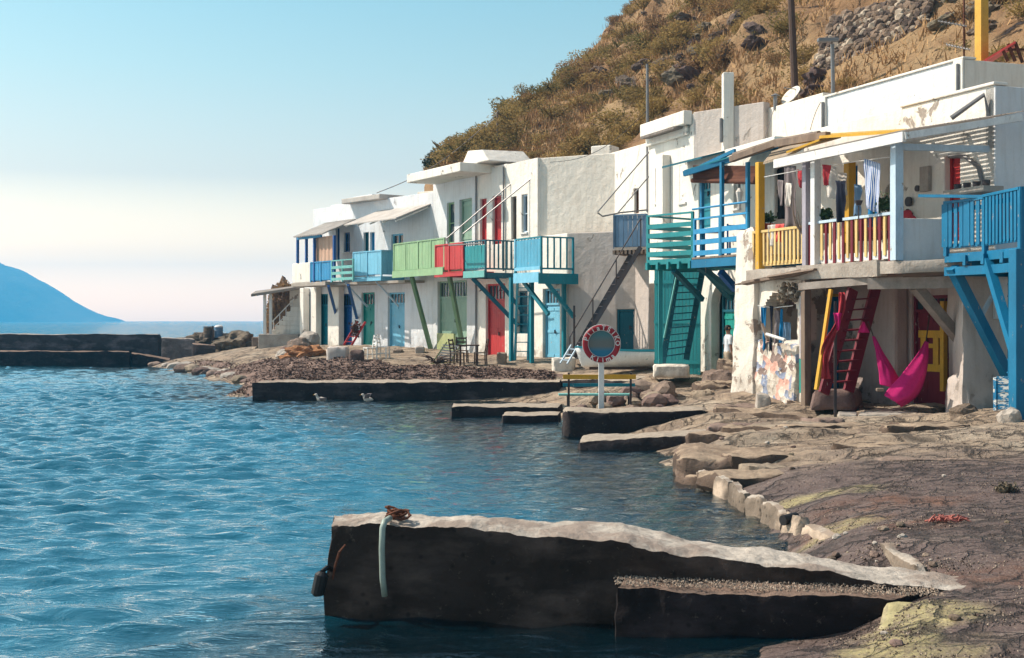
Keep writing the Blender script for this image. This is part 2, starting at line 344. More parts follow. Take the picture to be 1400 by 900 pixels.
# wet, algae and rust stains of the shore, each a patch with a place of its own
wet = 1-smooth(17.0, 21.5, xy[:, 1]+.10*(xy[:, 0]-4)+np.array([0 if f else 1.6*noise.noise(V((a*.5, b*.8, 1)))+.9*noise.noise(V((a*1.7, b*2.5, 5))) for (a, b), f in zip(xy, far)]))
seaw = np.zeros(len(xy))
def ell(cx, cy, rx, ry, s):
    nz = np.array([0 if (f or b > 26) else .55*noise.noise(V((a*1.6, b*1.6, s)))+.35*noise.noise(V((a*5, b*5, s))) for (a, b), f in zip(xy, far)])
    return 1-smooth(.55, 1.15, np.hypot((xy[:, 0]-cx)/rx, (xy[:, 1]-cy)/ry)+nz)
alg = np.zeros(len(xy)); rst = np.zeros(len(xy))
for px, py, rx, ry, k in [(1090,664,.95,.45,1),(1150,708,.5,.35,.8),(1250,830,.5,.45,1),(1215,860,.35,.5,1),(1130,868,.7,.25,.6),(1270,870,.5,.3,.5)]:
    p = G(px, py, .38); alg = np.maximum(alg, k*ell(p.x, p.y, rx, ry, px))
for px, py, rx, ry, k in [(1230,685,.9,.5,1),(1160,700,.7,.35,.8),(1265,716,.6,.3,.9),(1370,780,1.2,.5,.6),(1180,680,.9,.5,.5)]:
    p = G(px, py, .42); rst = np.maximum(rst, k*ell(p.x, p.y, rx, ry, px+3))
att = np.stack([wet, alg, rst, np.ones(len(xy))], 1).astype(np.float32)
def groundmat():
    t = NT('shore_ground'); o = t.sep('stain'); v = t.obj()
    big, mid, fin = t.noise(.5, 6, .6), t.noise(3, 7, .65), t.noise(22, 6, .7)
    dry = t.mix(t.ramp(mid, .35, .68), (.43, .32, .225), (.21, .15, .105)); dry = t.mix(t.ramp(big, .45, .65, 0, .6), dry, (.52, .43, .33))
    strk = t.noise(1.4, 7, .65, t.obj((.5, 2.2, 1)))
    dry = t.mix(t.ramp(strk, .50, .66, 0, .75), dry, (.15, .11, .09))
    wetc = t.mix(t.ramp(mid, .3, .7), (.175, .118, .10), (.07, .048, .044)); wetc = t.mix(t.ramp(strk, .56, .66, 0, .55), wetc, (.25, .19, .155))
    br = t.n('ShaderNodeTexBrick', {'Vector': t.n('ShaderNodeMapping', {'Vector': t.n('ShaderNodeVectorMath', {0: v, 1: t.n('ShaderNodeVectorMath', {0: t.n('ShaderNodeTexNoise', {'Vector': v, 'Scale': 2.5, 'Detail': 3}).outputs[1], 1: (.22, .22, 0)}, operation='MULTIPLY').outputs[0]}, operation='ADD').outputs[0], 'Rotation': (0, 0, .55)}).outputs[0], 'Scale': 1.0, 'Mortar Size': .012, 'Mortar Smooth': .6, 'Brick Width': .62, 'Row Height': .38}, offset=.5)
    bf = t.math('MULTIPLY', br.outputs['Fac'], t.ramp(t.noise(.9, 4), .42, .6)); bw = t.math('MULTIPLY', bf, o[0])
    c = t.mix(o[0], dry, wetc); c = t.mix(t.math('MULTIPLY', bw, .65), c, (.04, .03, .028))
    c = t.mix(t.math('MULTIPLY', o[2], t.ramp(mid, .36, .62, .1, .8)), c, (.19, .085, .05))
    c = t.mix(t.math('MULTIPLY', o[1], t.ramp(t.noise(9, 8, .75), .38, .58, .22, .95)), c, (.43, .36, .17))
    zb_ = t.n('ShaderNodeSeparateXYZ', {0: v}).outputs[2]; c = t.mix(t.ramp(zb_, -.16, .02, .85, 0), c, t.mix(t.ramp(mid, .35, .65), (.36, .25, .16), (.17, .115, .07)))
    spk = t.ramp(t.noise(30, 4, .75), .60, .66); c = t.mix(t.math('MULTIPLY', spk, .6), c, (.46, .38, .31))
    wv = t.n('ShaderNodeVectorMath', {0: v, 1: t.n('ShaderNodeVectorMath', {0: t.n('ShaderNodeTexNoise', {'Vector': v, 'Scale': 3.0, 'Detail': 5, 'Roughness': .65}).outputs[1], 1: (.5, .5, 0)}, operation='MULTIPLY').outputs[0]}, operation='ADD').outputs[0]
    ck = [t.ramp(t.n('ShaderNodeTexVoronoi', {'Vector': t.n('ShaderNodeMapping', {'Vector': wv, 'Scale': (s_*.7, s_*1.25, 0)}).outputs[0], 'Scale': 1.0}, feature='DISTANCE_TO_EDGE').outputs[0], 0, w_, 1, 0) for s_, w_ in ((1.3, .05), (4.2, .07))]
    ck[1] = t.math('MULTIPLY', ck[1], t.ramp(t.noise(1.1, 4), .47, .56)); crk = t.math('MULTIPLY', t.math('MAXIMUM', t.math('MULTIPLY', ck[0], t.ramp(t.noise(.8, 4), .42, .5)), ck[1]), t.ramp(fin, .3, .55, .35, 1))
    c = t.mix(t.math('MULTIPLY', crk, .75), c, (.045, .033, .028)); ptc = t.n('ShaderNodeTexVoronoi', {'Vector': wv, 'Scale': 2.6}); pcs = t.n('ShaderNodeSeparateColor', {0: ptc.outputs['Color']}).outputs[0]; c = t.mix(t.ramp(pcs, 0, 1, 0, .38), c, t.mix(.5, c, (.05, .04, .035)))
    vo = t.n('ShaderNodeTexVoronoi', {'Vector': v, 'Scale': 11.0}).outputs[0]
    h = t.math('ADD', t.math('MULTIPLY', mid, 1.0), t.math('MULTIPLY', fin, .35)); h = t.math('SUBTRACT', h, t.math('MULTIPLY', bw, .5))
    h = t.math('ADD', h, t.math('SUBTRACT', t.math('MULTIPLY', pcs, .35), t.math('MULTIPLY', crk, .8)))
    h = t.math('ADD', h, t.math('MULTIPLY', t.ramp(vo, .0, .25, 1, 0), .22))
    rough = t.math('ADD', t.math('MULTIPLY', t.math('MULTIPLY', o[0], t.ramp(mid, .35, .6, 1, .3)), -.58), .95)
    t.bsdf(Base_Color=c, Roughness=rough, Specular_IOR_Level=.35, Normal=t.bump(h, 1, .09)); return t.m
GM = groundmat()
ground = grid_mesh('ground', xs, ys, np.stack([xy[:, 0], xy[:, 1], gzv], 1), GM, {'stain': att})

# ================================================================== sea
sx = np.concatenate([[-3300, -1500, -600, -250, -120, -70], np.arange(-46, -16, .3), np.arange(-16, 6, .085), np.arange(6, 30, 2), [80, 250, 600, 1500, 3300]])
sy = np.concatenate([[-60, -10, 2], np.arange(5, 24, .05), np.arange(24, 50, .10), np.arange(50, 130, .4), [150, 200, 300, 500, 900, 1500, 2500, 3030]])
mx, my = np.meshgrid(sx, sy); mx, my = mx.ravel(), my.ravel(); rg = np.random.default_rng(4); hz = np.zeros(len(mx)); ddx = np.zeros(len(mx)); ddy = np.zeros(len(mx))
for i in range(70):
    lam = .22*(4.2 ** rg.random()) if i < 62 else 1.2*(2.5 ** rg.random()); th = math.radians(-76)+rg.normal(0, .48); k = 2*math.pi/lam
    a = (.0135 if i < 62 else .0035)*lam*(.5+rg.random()); ph = rg.random()*6.28
    warp = .5*np.sin(mx*.31+i)+.5*np.sin(my*.27+i*2.1)
    arg = k*(mx*math.cos(th)+my*math.sin(th))+ph+warp
    hz += a*np.sin(arg); ddx -= .7*a*math.cos(th)*np.cos(arg)*-1; ddy -= .7*a*math.sin(th)*np.cos(arg)*-1
fade = (1-smooth(60, 120, my))*(1-smooth(30, 46, np.abs(mx)))
shel = .35+.65*smooth(-1, -7, mx-.0*my)                   # the little harbour lies calmer
hz *= fade*shel; hz *= .62
sd = gbase(np.clip(np.stack([mx, my], 1), [-46, 0], [26, 100])); sd = np.where((np.abs(mx) > 46) | (my > 100), -4, sd)
shal = smooth(-1.15, -.42, sd).astype(np.float32)
def seamat():
    t = NT('sea_water'); o = t.sep('shallow'); g = t.n('ShaderNodeNewGeometry').outputs['Position']
    mp = lambda s, r: t.n('ShaderNodeMapping', {'Vector': g, 'Scale': s, 'Rotation': (0, 0, r)}).outputs[0]
    n1 = t.noise(1.0, 4, .6, mp((.55, 1.5, 1), .25), .6); n2 = t.noise(1.0, 4, .62, mp((2.2, 5.5, 1), .3), .5); n3 = t.noise(1, 3, .6, mp((9, 20, 1), .2))
    h = t.math('ADD', t.math('MULTIPLY', n1, .16), t.math('ADD', t.math('MULTIPLY', n2, .075), t.math('MULTIPLY', n3, .010)))
    n0 = t.noise(1.0, 5, .62, mp((.16, .42, 1), .15), .4); py_ = t.n('ShaderNodeSeparateXYZ', {0: g}).outputs[1]; h = t.math('ADD', h, t.math('MULTIPLY', t.math('MULTIPLY', n0, 1.5), t.ramp(py_, 55, 200)))
    nb = t.bump(h, 1.0, .55)
    deep = t.mix(t.ramp(t.noise(.05, 3), .3, .7), (.008, .105, .168), (.012, .132, .208))
    dif = t.n('ShaderNodeBsdfDiffuse', {'Color': deep, 'Normal': nb}).outputs[0]
    tr = t.n('ShaderNodeBsdfTransparent', {'Color': (.62, .72, .70, 1)}).outputs[0]
    body = t.n('ShaderNodeMixShader', {0: t.math("MULTIPLY", o[0], .94), 1: dif, 2: tr}).outputs[0]
    gl = t.n('ShaderNodeBsdfGlossy', {'Color': (.95, .98, 1, 1), 'Roughness': .035, 'Normal': nb}).outputs[0]
    fr = t.n('ShaderNodeFresnel', {'IOR': 1.5, 'Normal': nb}).outputs[0]
    mx_ = t.n('ShaderNodeMixShader', {0: fr, 1: body, 2: gl}).outputs[0]; t.t.links.new(mx_, t.out.inputs[0]); return t.m
sea = grid_mesh('sea', sx, sy, np.stack([mx, my, hz], 1), seamat(), {'shallow': np.stack([shal, shal, shal, np.ones_like(shal)], 1)})

# ================================================================== hillside behind the houses
HS = np.linspace(0, 1, 9)
HB = [P(580,256,65.5), P(612,246,61.5), P(700,238,57), P(800,226,53), P(900,205,49), P(1030,175,44.5), P(1150,135,39.5), P(1400,112,34), P(2000,70,26)]
HR = [P(588,232,66.5), P(620,220,68), P(664,198,72), P(726,156,76), P(794,92,82), P(878,18,90), P(986,-84,100), P(1200,-300,115), P(1800,-700,125)]
HBn, HRn = np.array([tuple(p) for p in HB]), np.array([tuple(p) for p in HR])
def hill_pt(s, t):
    b = np.array([np.interp(s, HS, HBn[:, i]) for i in range(3)]); r = np.array([np.interp(s, HS, HRn[:, i]) for i in range(3)])
    if t < 0: return V((b[0]-.25*t*0, b[1], b[2]+t*(b[2]+1)))
    tt = min(t, 1); p = b+(r-b)*tt; p[2] += 1.1*math.sin(tt*math.pi)*min(1, s*3)
    p = V(p)
    if t > 1: d = (r-b); d[2] = 0; d /= np.linalg.norm(d); p = p+V((d[0], d[1], 0))*(t-1)*60-Z*(t-1)*55
    k = min(1, tt*6)*min(1, s*5+.25)
    q = p*.16
    bump_ = noise.multi_fractal(q, 1.0, 2.1, 4)*.9-.6+1.0*noise.noise(p*.45)+.35*noise.noise(p*1.3)
    rg_ = abs(noise.noise(p*.22+V((5, 1, 0))))
    p = p+V((-.35, -.25, .6))*bump_*k*1.0
    return p
NU, NV = 210, 150
tv = np.concatenate([[-1], np.linspace(0, 1, NV-14), 1+np.linspace(.03, 1.0, 13)]); sv = np.linspace(0, 1, NU)
hco = np.array([tuple(hill_pt(s, t)) for t in tv for s in sv])
def hillmat():
    t = NT('hillside_earth'); big, mid, fin = t.noise(.22, 6, .65), t.noise(1.1, 7, .7), t.noise(9, 6, .7)
    c = t.mix(t.ramp(mid, .35, .65), (.32, .19, .10), (.20, .12, .067)); c = t.mix(t.ramp(big, .45, .6), c, (.35, .235, .13))
    k = t.ramp(t.noise(.42, 9, .72, None, .6), .60, .64); c = t.mix(k, c, t.mix(t.ramp(fin, .35, .65), (.085, .065, .06), (.03, .026, .028)))
    h = t.math('ADD', mid, t.math('MULTIPLY', fin, .4)); h = t.math('ADD', h, t.math('MULTIPLY', k, .8))
    t.bsdf(Base_Color=c, Roughness=1, Specular_IOR_Level=.1, Normal=t.bump(h, 1, .25)); return t.m
hill = grid_mesh('hill', sv, tv, hco, hillmat())
hill_bvh = BVHTree.FromPolygons([tuple(c) for c in hco], [(j*NU+i, j*NU+i+1, (j+1)*NU+i+1, (j+1)*NU+i) for j in range(len(tv)-1) for i in range(NU-1)])
EYE = V((0, 0, H))
def on_hill(px, py):
    d = V(((px-CX)/K, 1, -(py-HY)/K)).normalized(); return hill_bvh.ray_cast(EYE, d)[:2]

# ================================================================== the far island and the air in front of it
D = 2600.0
prof = [(-900,400),(-620,366),(-400,357),(-200,352),(-80,350),(0,357),(36,379),(40,381),(60,393),(84,407),(110,419),(138,430),(150,432),(158,437),(165,440)]
NJ = 24; pxs = np.linspace(-900, 165, 220); top = np.interp(pxs, [p[0] for p in prof], [p[1] for p in prof]); ic = []
for j in range(NJ+1):
    f = j/NJ; prof_f = math.sin(math.pi*f)**.8 if 0 < f < 1 else 0
    for a, b in zip(pxs, top):
        hgt = max(0, (439-b)/K*D); y = D+(f-.5)*700*(.25+.75*min(1, hgt/120)); x = (a-CX)/K*D
        n_ = 1+.10*noise.multi_fractal(V((x*.006, y*.006, 2)), 1, 2, 5)*(0 if abs(f-.5) < .03 else 1)-.08
        ic.append((x*y/D if 0 else x, y, hgt*prof_f*(n_ if abs(f-.5) > .03 else 1)-2))
im = surf('island_scrub', (.16, .13, .09), (.10, .085, .06), vs=.02, bs=.05, bd=8, bump=.6, rough=1)
isl = grid_mesh('island', pxs, np.arange(NJ+1), np.array(ic), im)
isl.name = 'distant_mountain'
hb = MB(); hb.box((0, -220, 66), 7000, 6560, 142); haze = hb.build('haze', GM, kind='stuff', origin=(0, 0, 0))
haze.data.materials.clear()
hm = bpy.data.materials.new('haze_air'); hm.use_nodes = True; hn = hm.node_tree; hn.nodes.clear(); ho = hn.nodes.new('ShaderNodeOutputMaterial')
pv = hn.nodes.new('ShaderNodeVolumePrincipled'); pv.inputs['Color'].default_value = (.10, .50, .84, 1); pv.inputs['Density'].default_value = HAZE = .00046; pv.inputs['Anisotropy'].default_value = .2
hn.links.new(pv.outputs[0], ho.inputs['Volume']); haze.data.materials.append(hm); haze.display_type = 'WIRE'
# ================================================================== building kit
def wall_open(mb, F, u0, u1, z0, z1, t, ops, w0=0):
    us = sorted({u0, u1, *[min(max(x, u0), u1) for o in ops for x in o[:2]]}); zs = sorted({z0, z1, *[min(max(x, z0), z1) for o in ops for x in o[2:4]]})
    full = lambda i, j: 0 <= i < len(us)-1 and 0 <= j < len(zs)-1 and not any(o[0]-1e-6 < (us[i]+us[i+1])/2 < o[1]+1e-6 and o[2]-1e-6 < (zs[j]+zs[j+1])/2 < o[3]+1e-6 for o in ops)
    p = F.pt
    for i in range(len(us)-1):
        for j in range(len(zs)-1):
            if not full(i, j): continue
            a, b, c, d = us[i], us[i+1], zs[j], zs[j+1]
            mb.add([p(a,c,w0), p(b,c,w0), p(b,d,w0), p(a,d,w0)], [(0,1,2,3)]); mb.add([p(a,c,w0-t), p(b,c,w0-t), p(b,d,w0-t), p(a,d,w0-t)], [(3,2,1,0)])
            for (di, dj, q) in ((-1,0,((a,d),(a,c))), (1,0,((b,c),(b,d))), (0,-1,((a,c),(b,c))), (0,1,((b,d),(a,d)))):
                if not full(i+di, j+dj):
                    (x0, y0), (x1, y1) = q
                    mb.add([p(x0,y0,w0), p(x0,y0,w0-t), p(x1,y1,w0-t), p(x1,y1,w0)], [(0,1,2,3)])
class House:
    def __init__(s, name, label, loc, cat='house', group='boathouses along the cove'):
        s.r = thing(name, label, cat, loc, group); s.ops = {}
    def wall(s, F, u0, u1, z0, z1, mat, back=0, t=.3, name='wall', ops=(), left=True, right=True, roof=None, bevel=.025, w0=0, roofmat=None):
        mb = MB(); wall_open(mb, F, u0, u1, z0, z1, t, list(ops)+s.ops.get(F, []), w0)
        if back:
            if left: mb.fbox(F, u0, u0+.25, z0, z1, w0-back, w0-t-.002)
            if right: mb.fbox(F, u1-.25, u1, z0, z1, w0-back, w0-t-.002)
            mb.fbox(F, u0+.26, u1-.26, z0, z1, w0-back, w0-back+.2)
        o = mb.build(name, mat, s.r, merge=True, bevel=bevel)
        if roof is not None:
            m2 = MB(); m2.fbox(F, u0+.26, u1-.26, roof-.2, roof, w0-back+.21, w0-t-.01); m2.build('roof', roofmat or M['roofc'], s.r)
        return o
    def door(s, F, x0, y0, x1, y1, mat, leaves=2, transom=0, dep=.16, frame=None, name='door', w=0, low=None, glass=None, handle=True, hole=True, label=None, planks=True, sill=False):
        u0, u1, z0, z1 = F.rect(x0, y0, x1, y1, w)
        if hole: s.ops.setdefault(F, []).append((u0, u1, z0, z1))
        d0 = w-dep; W = u1-u0; fw = min(.07, W*.1); frame = frame or mat; zt = z1-transom*(z1-z0)
        mb = MB(); n = max(2, int(round((W-2*fw)/.16))) if planks else leaves; k0 = u0+fw+.004; stp = (W-2*fw-.008)/n
        for i in range(n):
            g = .012 if (i*leaves) % n == 0 and i else .004
            mb.fbox(F, k0+i*stp+g/2, k0+(i+1)*stp-g/2, z0+.01, zt-fw-.004, d0-.05, d0-R.uniform(0, .006))
        for i in range(leaves):                                     # rails across each leaf
            a = k0+i*(W-2*fw)/leaves+.02; b = k0+(i+1)*(W-2*fw)/leaves-.03
            for zz in (z0+.14, (z0+zt)/2, zt-fw-.16): mb.fbox(F, a, b, zz-.05, zz+.05, d0+.001, d0+.022)
        o = mb.build(name, mat, s.r, label=label)
        fb = MB()
        for a, b, c, d in ((u0,u0+fw,z0,z1), (u1-fw,u1,z0,z1), (u0+fw+.001,u1-fw-.001,z1-fw,z1)): fb.fbox(F, a, b, c, d, d0-.06, d0+.05)
        if transom: fb.fbox(F, u0+fw+.001, u1-fw-.001, zt-fw, zt, d0-.06, d0+.045)
        fb.build('frame', frame, o)
        if transom:
            g = MB(); g.fbox(F, u0+fw, u1-fw, zt, z1-fw, d0-.03, d0-.01); g.build('transom_window', M['glass'], o)
            b = MB(); nb = max(2, int(W/.3))
            for i in range(1, nb+1): q = u0+fw+(W-2*fw)*i/(nb+1); b.fbox(F, q-.018, q+.018, zt, z1-fw, d0-.009, d0+.02)
            b.build('glazing_bar', frame, o)
        if handle:
            h = MB(); c = F.pt((u0+u1)/2+.07, z0+1.02, d0+.03); h.box(c, .03, .05, .14, F.u, F.n); h.beam(c+F.n*.02, c+F.n*.02+F.u*.11, .02, .02); h.build('handle', M['iron'], o)
        return o
    def window(s, F, x0, y0, x1, y1, mat, dep=.12, w=0, shutters=None, hole=True, mull=1, bars=1, name='window', sill=True):
        u0, u1, z0, z1 = F.rect(x0, y0, x1, y1, w)
        if hole: s.ops.setdefault(F, []).append((u0, u1, z0, z1))
        d0 = w-dep; fw = min(.06, (u1-u0)*.14); fb = MB()
        for a, b, c, d in ((u0,u0+fw,z0,z1), (u1-fw,u1,z0,z1), (u0+fw,u1-fw,z1-fw,z1), (u0+fw,u1-fw,z0,z0+fw)): fb.fbox(F, a, b, c, d, d0-.05, d0+.03)
        for i in range(1, mull+1): q = u0+(u1-u0)*i/(mull+1); fb.fbox(F, q-.02, q+.02, z0+fw, z1-fw, d0-.03, d0+.02)
        for i in range(1, bars+1): q = z0+(z1-z0)*i/(bars+1); fb.fbox(F, u0+fw, u1-fw, q-.015, q+.015, d0-.031, d0+.015)
        o = fb.build(name, mat, s.r)
        g = MB(); g.fbox(F, u0+fw*.5, u1-fw*.5, z0+fw*.5, z1-fw*.5, d0-.045, d0-.035); g.build('pane', M['glass'], o)
        if sill: b = MB(); b.fbox(F, u0-.05, u1+.05, z0-.06, z0-.002, -.1+w, w+.06); b.build('sill', M['white'], o)
        if shutters:
            for a, b in ((u0-.42, u0-.02), (u1+.02, u1+.42)):
                m = MB()
                for i in range(3): q = a+(b-a)*i/3; m.fbox(F, q+.003, q+(b-a)/3-.003, z0-.03, z1+.03, w+.01, w+.045)
                for zz in (z0+.2, z1-.2): m.fbox(F, a, b, zz-.04, zz+.04, w+.046, w+.065)
                m.build('shutter', shutters, o)
        return o
def rail(mb, p0, p1, h, style='picket', pitch=.13, pw=.05, th=.022, z0=.08, posts=True, nslat=4, top=.08, ends=(1, 1)):
    p0, p1 = V(p0), V(p1); e = (p1-p0); L = e.length; e.normalize(); n = V((e.y, -e.x, 0)); up = Z
    mb.beam(p0+up*h, p1+up*h, top, .05)
    if style == 'picket':
        mb.beam(p0+up*z0, p1+up*z0, .045, .06); k = max(2, round(L/pitch))
        for i in range(1, k): q = p0+e*L*i/k; mb.box(q+up*(h+z0)/2+n*.005, pw, th, h-z0-.04, e, n, Z)
    elif style == 'board':
        k = max(2, round(L/pitch))
        for zz in (z0, h-.16): mb.beam(p0+up*zz-n*.03, p1+up*zz-n*.03, .035, .06)
        for i in range(k):
            q = p0+e*L*(i+.5)/k; hh = h-z0-.03
            mb.box(q+up*(z0+hh/2)+n*R.uniform(-.004, .004), L/k-.012, .02, hh, e, n, Z)
    elif style == 'slat':
        for i in range(nslat): zz = z0+(h-z0-.05)*i/nslat; mb.beam(p0+up*zz+n*.03, p1+up*zz+n*.03, .022, min(.13, .5*(h-z0)/nslat))
    if posts:
        k = max(1, round(L/1.3))
        for i in range(k+1):
            if (i == 0 and not ends[0]) or (i == k and not ends[1]): continue
            q = p0+e*L*i/k; mb.post(q-up*.05, q+up*(h+.02), .07, e)
def balcony(h, F, xl, xr, ytop, yfloor, w, mat, style='picket', sides=(1, 1), thick=.12, floormat=None, xref=None, sidestyle=None, wall_w=0, joists=True, joistmat=None, label=None, slabz=None, kick=None, **kw):
    """platform hung on the facade: front edge from photo column xl to xr at w metres out"""
    u0, u1 = F.U(xl, w), F.U(xr, w); xm = xref or (xl+xr)/2; zf = F.uz(xm, yfloor, w)[1]; zt = F.uz(xm, ytop, w)[1]; hh = zt-zf
    fm = floormat or mat; b = MB(); n = max(3, int((u1-u0)/.18))
    for i in range(n): a = u0+(u1-u0)*i/n; b.fbox(F, a+.004, a+(u1-u0)/n-.004, zf-.045, zf, wall_w+.02, w)
    o = b.build('balcony', fm, h.r, label=label)
    if joists:
        j = MB(); k = max(2, int((u1-u0)/.7)+1)
        for i in range(k): a = u0+.06+(u1-u0-.12)*i/(k-1); j.fbox(F, a-.045, a+.045, zf-.05-thick, zf-.047, wall_w-.1, w-.08)
        j.fbox(F, u0-.03, u1+.03, zf-.06-thick, zf+.01, w-.078, w+.0)
        if sides[1]: j.fbox(F, u1+.002, u1+.05, zf-.06-thick, zf+.012, wall_w+.03, w-.08)
        j.build('joist', joistmat or mat, o)
    r = MB(); p = lambda u, ww: F.pt(u, zf, ww)
    rail(r, p(u0, w-.06), p(u1, w-.06), hh, style, **kw); r.build('railing', mat, o, jit=.003)
    for sd, uu in ((sides[0], u0), (sides[1], u1)):
        if sd:
            r = MB(); a, b_ = p(uu, w-.06), p(uu, wall_w+.05)
            if uu == u0: a, b_ = b_, a
            rail(r, a, b_, hh, sidestyle or style, ends=(0, 1) if uu == u1 else (1, 0), **kw); r.build('railing', mat, o, jit=.003)
    if kick:
        m = MB(); m.fbox(F, u0, u1, zf-.30, zf-.02, w+.002, w+.03); m.build('fascia', kick, o)
    return o, u0, u1, zf, zt
def strut(h, parent, p0, p1, mat, wd=.11, name='brace'):
    m = MB(); m.beam(p0, p1, wd, wd); return m.build(name, mat, parent)
def ladder_stair(parent, b0, b1, t0, t1, mat, n=11, sw=.05, sh=.16, name='stairs', closed=False, treadmat=None):
    """two stringers b0-t0 and b1-t1 with n treads"""
    m = MB(); b0, b1, t0, t1 = map(V, (b0, b1, t0, t1)); m.beam(b0, t0, sw, sh); m.beam(b1, t1, sw, sh); o = m.build(name, mat, parent)
    tr = MB(); fwd = (b0-t0); fwd.z = 0; fwd = fwd.normalized() if fwd.length > .2 else V((0, -1, 0))
    for i in range(1, n+1):
        f = i/(n+1); a, c = b0.lerp(t0, f), b1.lerp(t1, f); sd = (c-a); L = sd.length; sd.normalize(); y = V((sd.y, -sd.x, 0)).normalized()
        tr.box((a+c)/2, L-.02, .17, .03, sd, y, Z)
    tr.build('tread', treadmat or mat, o, jit=.003); return o

# ------------------------------------------------------------------ the facades, far to near
FA = Fac(412,64.5,484,60); FB = Fac(484,60,592,55); FC = Fac(592,55,652,51.5); FD = Fac(652,51.5,693,49.5); FE = Fac(693,49.5,776,45.5)
FW = Fac(776,45.5,892,44.2); FF = Fac(832,46.5,887,43.5); FG = Fac(887,42,949,39.0); FH = Fac(950,38.9,1034,35.2); FJ = Fac(1027,31.5,1225,26.2)
ZB = .6
# ---- house with the navy porch (far left)
h = House('porch_house', 'farthest white boathouse with navy posts, peach blind and corrugated awning over its terrace', FA.pt(0, 1.2), group=None)
uA = FA.U(484); z1 = FA.uz(452, 283)[1]; zmid = FA.uz(440, 388)[1]
h.door(FA, 417,400,424,471, M['teal'], 1); h.door(FA, 435,402,448,473, M['teal'], 2, .2); h.door(FA, 465,402,481,472, M['navy'], 2, .22)
h.door(FA, 459,312,464,356, M['navy'], 1, handle=False); h.window(FA, 470,318,478,345, M['navy'])
lo = [q for q in h.ops[FA] if q[3] < zmid]; hi = [q for q in h.ops[FA] if q[3] >= zmid]; h.ops[FA] = []
h.wall(FA, FA.U(413), uA, ZB, zmid-.004, FARW, back=5, ops=lo); h.wall(FA, FA.U(428), uA, zmid, z1, FARW, back=5, roof=z1-.3, ops=hi)
zt = FA.uz(440, 388)[1]
m = MB(); m.fbox(FA, FA.U(398,1.5), uA+.0, zt-.18, zt, .02, 1.5); m.build('terrace_slab', M['conc'], h.r, bevel=.02)
m = MB(); a, b = FA.U(399,1.5), FA.U(424,1.5); m.fbox(FA, a, b, zt+.002, zt+.95, 1.3, 1.48); m.fbox(FA, a, a+.18, zt+.002, zt+.95, .05, 1.298); m.build('parapet', WHITE, h.r, bevel=.03)
pm = MB()
for px, ww in ((407,1.42),(419,1.42),(430,1.45),(457,1.42)):
    u = FA.U(px, ww); zz = FA.uz(px, 322, ww)[1]; pm.post(FA.pt(u, zt+(.95 if px < 424 else 0), ww), FA.pt(u, zz, ww), .11, FA.u)
pm.build('post', M['navy'], h.r)
m = MB(); u0, u1 = FA.U(402,1.7), uA+.2; za = FA.uz(430,322,1.7)[1]; zb = za+.75
m.beam(FA.pt(u0, za-.03, 1.5), FA.pt(u1-.6, za-.03, 1.5), .1, .12); m.build('beam', M['blue'], h.r)
m = MB(); n = 46
m.sheet(lambda a, b: FA.pt(u0+(u1-u0)*a, za+(zb-za)*b+.035*math.sin(a*n*2.2)+.02*noise.noise(V((a*6, b*3, 0)))+.03, 1.75-1.75*b), n*4, 4)
o = m.build('awning', M['roofc'], h.r, smooth=True); sol = o.modifiers.new('s', 'SOLIDIFY'); sol.thickness = .015
m = MB(); u0, u1 = FA.U(431,1.35), FA.U(456,1.35); m.sheet(lambda a, b: FA.pt(u0+(u1-u0)*a, zt+.55+(za-zt-.6)*b, 1.33+.02*math.sin(a*30)), 30, 3)
o = m.build('roller_blind', M['peach'], h.r); sol = o.modifiers.new('s', 'SOLIDIFY'); sol.thickness = .012
for x0, x1, mt, st in ((424, 452, M['blue'], 'board'), (453, 482, M['aqua'], 'slat')):
    rr = MB(); ww = 1.5; u0, u1 = FA.U(x0, ww), FA.U(x1, ww); zz = FA.uz(452, 357, ww)[1]; rail(rr, FA.pt(u0, zt, ww-.04), FA.pt(u1, zt, ww-.04), zz-zt, st, pitch=.16, nslat=3); rr.build('railing', mt, h.r)
for x in (449, 476):
    strut(h, h.r, FA.pt(FA.U(x, 1.4), zt-.2, 1.4), FA.pt(FA.U(x+10, .05)+.1, zt-1.7, .03), M['navy'])
m = MB()
for x0, x1, wd in ((411,416,.35),(425,432,.3),(448,463,.3)): m.fbox(FA, FA.U(x0,.3), FA.U(x1,.3), ZB, zt-.19, .004, wd)
m.build('pier', WHITE, h.r, bevel=.03)
m = MB(); m.box(FA.pt(FA.U(470), z1+.25, -1.6), 1.9, 1.2, .5, FA.u, FA.n); m.box(FA.pt(FA.U(440), z1+.1, -1.4), 1.6, 1, .3, FA.u, FA.n); m.build('roof_parapet', COOL, h.r, bevel=.03)
# ---- small porch with stairs left of it
pl = House('stair_porch', 'low porch with two white posts, flat roof and outside steps at the far left end', P(385,466,65), 'porch', None)
d0 = 65.5; zb_ = gz(X(380,d0), d0)
def sb(mb, x0, x1, y0, y1, da, db):
    c = [P(x0,y1,da), P(x1,y1,da), P(x1,y1,db), P(x0,y1,db), P(x0,y0,da), P(x1,y0,da), P(x1,y0,db), P(x0,y0,db)]
    xa, xb = X(x0,da), X(x1,da); za, zc = H-(y1-HY)/K*da, H-(y0-HY)/K*da
    mb.hexa([V((xa,da,za)), V((xb,da,za)), V((xb,db,za)), V((xa,db,za)), V((xa,da,zc)), V((xb,da,zc)), V((xb,db,zc)), V((xa,db,zc))])
m = MB(); sb(m, 353,408,457,478, 64.2,68); m.build('platform', M['conc'], pl.r, bevel=.04)
m = MB(); sb(m, 344,366,461,474, 64.6,66); m.build('step', M['stone'], pl.r, bevel=.05)
m = MB(); n = 6
